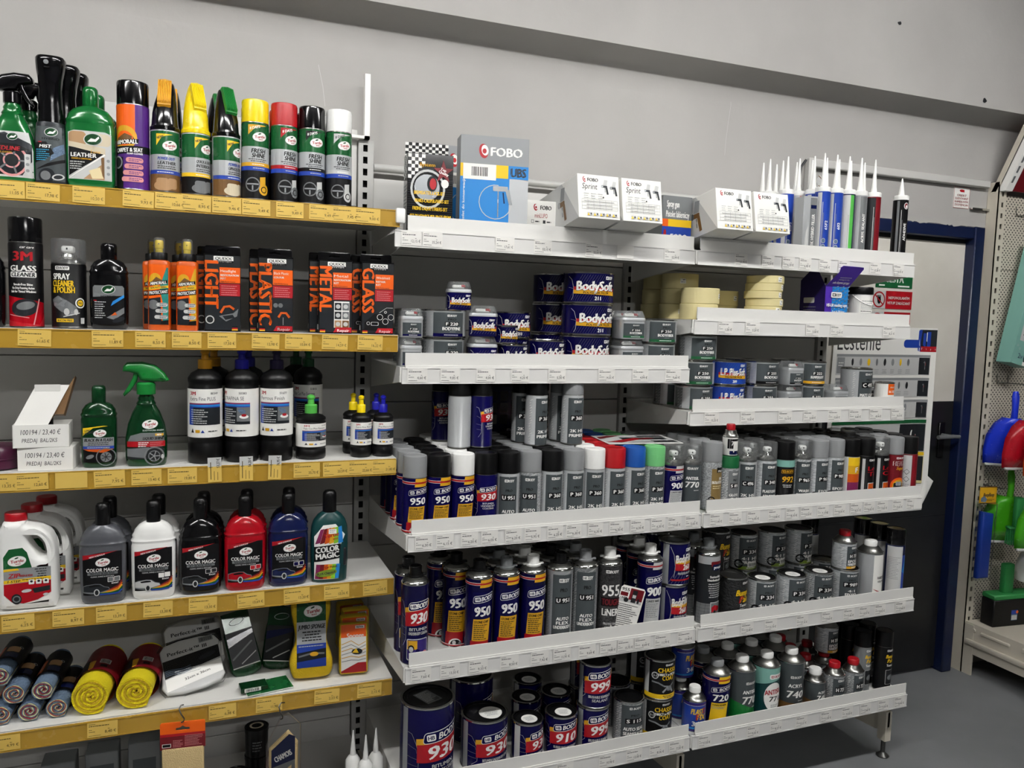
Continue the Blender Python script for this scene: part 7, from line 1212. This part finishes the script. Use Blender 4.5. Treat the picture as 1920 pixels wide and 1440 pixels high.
def bspray(L, H): hb(L, 8, H-12, 6, 'wht', 'blk', 28); L.t('Bumper', 8, H-30, 11, 'yel', w=34, b=.06, sh=.2).t('Paint', 10, H-44, 11, 'yel', w=28, b=.06, sh=.2).t('Texture', 8, H-58, 7, 'wht', w=28, b=.04).rr(-8, 24, 26, 70, 2, 'lgrey').rr(-7, 25, 25, 69, 2, 'xgrey').e(8, 46, 10, 8, 'silk', 20)
BUILD.update({
 'T930L': ('underbody_tin', 'tin', tin(.0655, .189, 'navy', b930(('BITUMEN', 'UNDERBODY COATING'), '930', w=100, off=14, y=.55, s=1.55), 'mblk', 'square', seam='grey')), 'T930': ('underbody_tin', 'tin', tin(.058, .13, 'navy', b930(('BITUMEN UNDERBODY COATING',), '930', w=88, off=14, y=.6, s=1.7), 'mblk', 'round', .25, seam='grey')), 'T930s': ('underbody_tin', 'tin', tin(.04, .105, 'navy', b930(('BITUMEN UNDERBODY COATING',), '930', w=62, off=12, y=.62, s=1.8), 'mblk', 'round', .05, seam='lgrey')), 'T930h': ('underbody_tin', 'tin', tin(.058, .168, 'navy', b930(('BITUMEN', 'COATING'), '930', w=78, off=10, y=.55, s=1.5), 'mblk', 'dull', seam='grey')),
 'T910': ('underbody_tin', 'tin', tin(.0415, .108, 'navy', t910('910', ('RUBBER BASE UNDERBODY',)), 'mblk', 'round', .1)), 'T999': ('sealer_tin', 'tin', tin(.0415, .1148, 'navy', t910('999', ('BRUSHABLE SEAMSEALER', 'SEALANT')), 'mblk', seam='grey')), 'S115': ('sealer_tin', 'tin', tin(.04, .117, 'weave', pro('S 115', ('AUTO SEAL', 'SEAMSEALER'), None, 68, code_y=.58, name_y=.38, dn=.12, nh=9, ch=9), 'mblk')), 'chas': ('chassis_tin', 'tin', tin(.0415, .108, 'blk', chas, 'dsteel', seam='lgrey')),
 'plf': ('solvent_can', 'can', solvent(.032, .085, 'blue', plf, 'capwht', .016)), 's720': ('solvent_can', 'can', solvent(.0385, .148, 'navy', navy9('720', 'HARDENER', 'yel', pic=False, w=54, sub2=2), 'capgrey', .018)), 's770': ('solvent_can', 'can', solvent(.0385, .148, 'dgrey', s770, 'capwht', .018)), 's771': ('solvent_can', 'can', solvent(.0385, .148, 'bgrn', s771, 'capwht', .018)), 's740': ('solvent_can', 'can', solvent(.0385, .148, 'dgrey', s740, 'capwht', .018)), 's740s': ('solvent_can', 'can', solvent(.031, .078, 'dgrey', lambda L, H: s740(L, H) if False else (L.poly([(-60, 2), (60, 2), (60, 18), (-60, 26)], 'brown'), L.t('ACRYL', 6, H*.62, 7, 'wht', w=30, b=.04), L.t('740', 6, H*.42, 14, 'wht', w=36, b=.07, sh=.1)), 'capwht', .018)),
 'h725': ('hardener_can', 'can', solvent(.031, .088, 'weave', H72, 'red', .0165)), 'bsp': ('spray_can', 'spray can', spray(.0255, .187, .045, 'blk', 'mblk', bspray)), 'bsp2': ('spray_can', 'spray can', spray(.0255, .187, .045, 'mgrey', 'mblk', bspray))})
z = .2265; G = 'navy tins on the lowest shelf'
put('T930L', .519, 1.802, z, 'largest navy tin with square sticker on its black lid', G, 4); put('T930', .665, 1.795, z, 'wide navy tin with half-shaded round lid sticker', G, 0); put('T930h', .675, 1.93, z, 'wide navy tin behind the large ones, dull lid sticker', G, 0)
put('T930s', .7755, 1.778, z, 'small navy tin with white lid sticker, left of the pair', G, 10); put('T910', .87, 1.779, z, 'small navy tin with white lid sticker, right of the pair', G, -14); put('T930s', .815, 1.885, z, 'small navy tin in the second row, left', G, 10); put('T910', .905, 1.885, z, 'small navy tin in the second row, right', G); put('T930s', .86, 1.98, z, 'small navy tin at the back', G)
stack('T999', .964, 1.779, z, .1151, 2, 'navy tin with red numbered band', G, (-4, -14)); stack('T999', .99, 1.885, z, .1151, 2, 'navy tin behind the stacked pair', G); put('S115', 1.0685, 1.778, z, 'grey tin with woven pattern and black lid', None, -8); put('S115', 1.08, 1.87, z, 'grey woven tin in the second row', None, 5)
stack('chas', 1.16, 1.779, z, .1083, 2, 'black tin with yellow base band', 'black tins', (-14, -12)); stack('chas', 1.165, 1.88, z, .1083, 2, 'black tin with yellow band, second row', 'black tins', (6, 10))
G = 'solvent cans on the lowest shelf'
put('plf', 1.2715, 1.77, z, 'small blue can with white cap in the front row', G, -22); put('plf', 1.273, 1.842, z, 'small blue can, lower one in the second row', G, 4); put('plf', 1.276, 1.842, z+.1192, 'small blue can standing on another', G, 10)
for kx, x, lb, rz in (('s720', 1.346, 'navy can with yellow column and grey cap', -18), ('s770', 1.4305, 'grey can with green base and white cap', -12), ('s771', 1.5165, 'teal can with white oval and white cap', -14), ('s740', 1.6045, 'grey can with brown base and white cap', -22)):
    put(kx, x, 1.776, z, lb, G, rz)
    for j in (1, 2): put(kx, x+.012*j, 1.776+.084*j, z, lb+(', second in its file' if j == 1 else ', third in its file'), G, rz+8)
put('s740s', 1.6895, 1.768, z, 'short grey can with large white cap', G, -4); put('h725', 1.762, 1.768, z, 'woven small can with red cap, left of the front pair', G, -4); put('h725', 1.8345, 1.768, z, 'woven small can with red cap, right of the front pair', G, 6)
for i, (x, yy) in enumerate(((1.715, 1.838), (1.79, 1.842), (1.72, 1.91), (1.79, 1.915), (1.74, 1.98))): put('h725', x, yy, z, 'red-capped small can in the rear rows, '+('first', 'second', 'third', 'fourth', 'fifth')[i]+' from the front', G, 20*i)
put('h735', 1.795, 1.842, z+.1222, 'red-capped small can raised on the rear cans', G, 4)
put('h735', 1.70, 1.93, .415, 'small grey can tipped over on the rear red caps', G, rot=(radians(15), radians(58), 0))
put('bsp2', 1.901, 1.80, z, 'black-capped grey can with yellow lettering', 'black spray cans by the floor', -4); put('bsp', 1.968, 1.782, z, 'black spray can with yellow lettering at the shelf end', 'black spray cans by the floor', -8)
for i, (x, yy) in enumerate(((1.905, 1.858), (1.963, 1.842), (1.91, 1.916), (1.966, 1.9), (1.93, 1.972))): put('bsp', x, yy, z, 'black-capped can with yellow lettering, rear number %s' % ('one', 'two', 'three', 'four', 'five')[i], 'black spray cans by the floor', 9*i)
# ================================================================== GOODS ON THE PERFORATED STAND
def wire(r, pts): MB().tube(pts, .0022, 'chrome', 6).obj('wire', r)
def peghook(x, z, L_, label):
    h = T('peg_hook', label, 'hook', (x, 2.163, z)); MB().tube([(0, 0, 0), (0, -L_, .002), (0, -L_-.006, .012)], .0022, 'steel', 6).obj('prong', h); MB().tube([(-.03, -.002, .03), (-.03, -.004, 0), (.03, -.004, 0), (.03, -.002, .03)], .0018, 'steel', 6).obj('back_bar', h); return h
peghook(2.93, 1.78, .12, 'empty wire hook near the top of the perforated stand'); peghook(2.90, 1.14, .16, 'wire hook carrying the coloured dustpans'); peghook(2.93, .83, .15, 'wire hook carrying the green dustpans'); peghook(2.84, .742, .09, 'wire hook carrying the blue cloth pack')
b = T('mop_box', 'tall mint green mop carton leaning on the perforated panel', 'box', (2.815, 2.10, 1.225), rot=(0, radians(13), 0)); MB().rbox(0, -.03, 0, .105, .03, .48, 'mint', .001).obj('carton', b)
L = Lab().r(20, 90, 92, 210, 'lgrey').stroke([(84, 205), (56, 128)], 7, 'mgrey').poly([(30, 112), (60, 100), (66, 108), (36, 122)], 'mgrey').t('Se', 64, 330, 20, 'ink', w=26, b=.05, sh=.1).r(52, 282, 104, 306, 'red').ln(56, 100, 298, 2, 9, 'wht', 4).t('2v1', 46, 34, 18, 'tblue', w=34, b=.02)
for i, (x, yy) in enumerate(((16, 70), (30, 60), (60, 74), (80, 66), (30, 240), (54, 252), (16, 222))): L.ring(x, yy, 3, 4, 'lgrey', 12)
L.r(62, 8, 104, 84, 'xgrey').r(60, 2, 104, 16, 'paper'); L.put('front_print', b, lambda u, v, o: (u, -.0301-o, v))
def dustpan(k, lip='lgrey'):
    def f(r):
        M = Matrix.Identity(4); n = 14; vs = []; fs = []
        prof = [(-.11, -.085, .012), (-.06, -.088, .02), (0, -.08, .032), (.045, -.058, .042), (.07, -.03, .046)]
        for z_, hw, dp in prof:
            for j in range(n+1): t = -1+2*j/n; vs.append((hw*t if True else 0, -dp*(1-abs(t)**4)*1.0+(-.0), z_))
        m = n+1
        for i in range(len(prof)-1):
            for j in range(n): fs.append((i*m+j, i*m+j+1, (i+1)*m+j+1, (i+1)*m+j))
        o = MB().add(vs, fs, k).obj('pan', r, ang=70); md = o.modifiers.new('thick', 'SOLIDIFY'); md.thickness = .003
        MB().tube([(0, -.03, .065), (0, -.034, .1), (0, -.03, .15), (0, -.026, .17)], [.012, .011, .013, .009], k, 10).obj('handle', r)
        MB().rbox(-.082, -.018, -.116, .082, -.006, -.107, lip, .002).obj('lip', r)
    return f
for n, k in (('dp_b', 'dpblue'), ('dp_r', 'dpred'), ('dp_o', 'dporg'), ('dp_g', 'dpgrn')): BUILD[n] = ('dustpan', 'dustpan', dustpan(k))
put('dp_b', 2.868, 2.09, .945, 'blue dustpan hanging at the back of the hook', 'dustpans', rz=-34); put('dp_r', 2.855, 2.02, .945, 'red dustpan hanging in front of the blue one', 'dustpans', rz=-14); put('dp_o', 2.885, 1.965, .925, 'orange dustpan nearest on the hook, cut by the photo edge', 'dustpans', rz=-8)
put('dp_g', 2.885, 2.1, .645, 'green dustpan with brush hanging at the back', 'green dustpan sets', rz=-22); put('dp_g', 2.905, 1.975, .645, 'bright green dustpan hanging in front, at the photo edge', 'green dustpan sets', rz=-20)
def hbrush(r):
    MB().rbox(-.015, -.012, .0, .015, .012, .12, 'brgrn', .006, 2).obj('handle', r); b = MB()
    for i in range(9):
        for j in range(3): b.tube([(-.03+i*.0075, -.01+j*.01, -.002), (-.032+i*.008, -.012+j*.012, -.062)], .003, 'brgrn', 5)
    MB().rbox(-.036, -.016, -.004, .036, .016, .006, 'brgrn', .003).obj('block', r); b.obj('bristles', r)
BUILD['hbr'] = ('hand_brush', 'brush', hbrush); put('hbr', 2.875, 2.035, .6, 'dark green hand brush between the green dustpans', rz=-20)
b = T('cloth_pack', 'blue cloth pack with yellow header hanging beside the column', 'pack', (2.775, 2.09, .40), radians(-8)); outline('cloth', 'blue', [[(-.026, 0), (.026, 0), (.028, .25), (-.024, .26)]], .03, .011, b); outline('header', 'gold', [[(-.034, .29), (.042, .285), (.042, .35), (-.034, .352)]], .003, .0005, b)
Lab().t('BeepBeep', 6, 322, 14, 'ink', w=48, b=.04, sh=.15).poly([(-28, 296), (-6, 294), (0, 306), (-14, 318), (-28, 310)], 'tblue').r(-34, 288, 42, 291, 'ink').r(-34, 350, 42, 354, 'brown').ln(-2, 34, 304, 2, 5, 'inky', 2).put('header_print', b, flat(.0016)); outline('clear_bag', 'film', [[(-.032, -.008), (.036, -.008), (.04, .29), (-.032, .295)]], .038, .01, b)
b = T('push_broom_head', 'black broom head with green handle socket on the base shelf', 'broom', (2.955, 2.085, .2055), radians(-6)); MB().rbox(-.12, -.03, 0, .2, .03, .105, 'blk', .003).obj('bristles', b); MB().rbox(-.12, -.032, .104, .2, .032, .125, 'brgrn', .005).obj('block', b); MB().rbox(-.058, -.014, .12, -.014, .014, .24, 'brgrn', .006, 2).obj('socket', b); Lab().r(-34, 22, -4, 62, 'tblue').r(-34, 46, -4, 62, 'blue').r(-32, 24, -6, 42, 'lgrey').e(-6, 54, 6, 6, 'org').put('sticker', b, flat(.0302))
b = T('white_jug', 'white plastic vessel at the right edge of the base shelf hooks', 'vessel', (3.03, 2.07, .36)); MB().lathe([(.02, .0), (.055, .012), (.06, .05), (.045, .11), (.03, .13)], 'capwht').obj('vessel', b); MB().tube([(.0, .05, .12), (.0, .08, .13), (.0, .09, .14)], .004, 'capwht').obj('hanger', b)
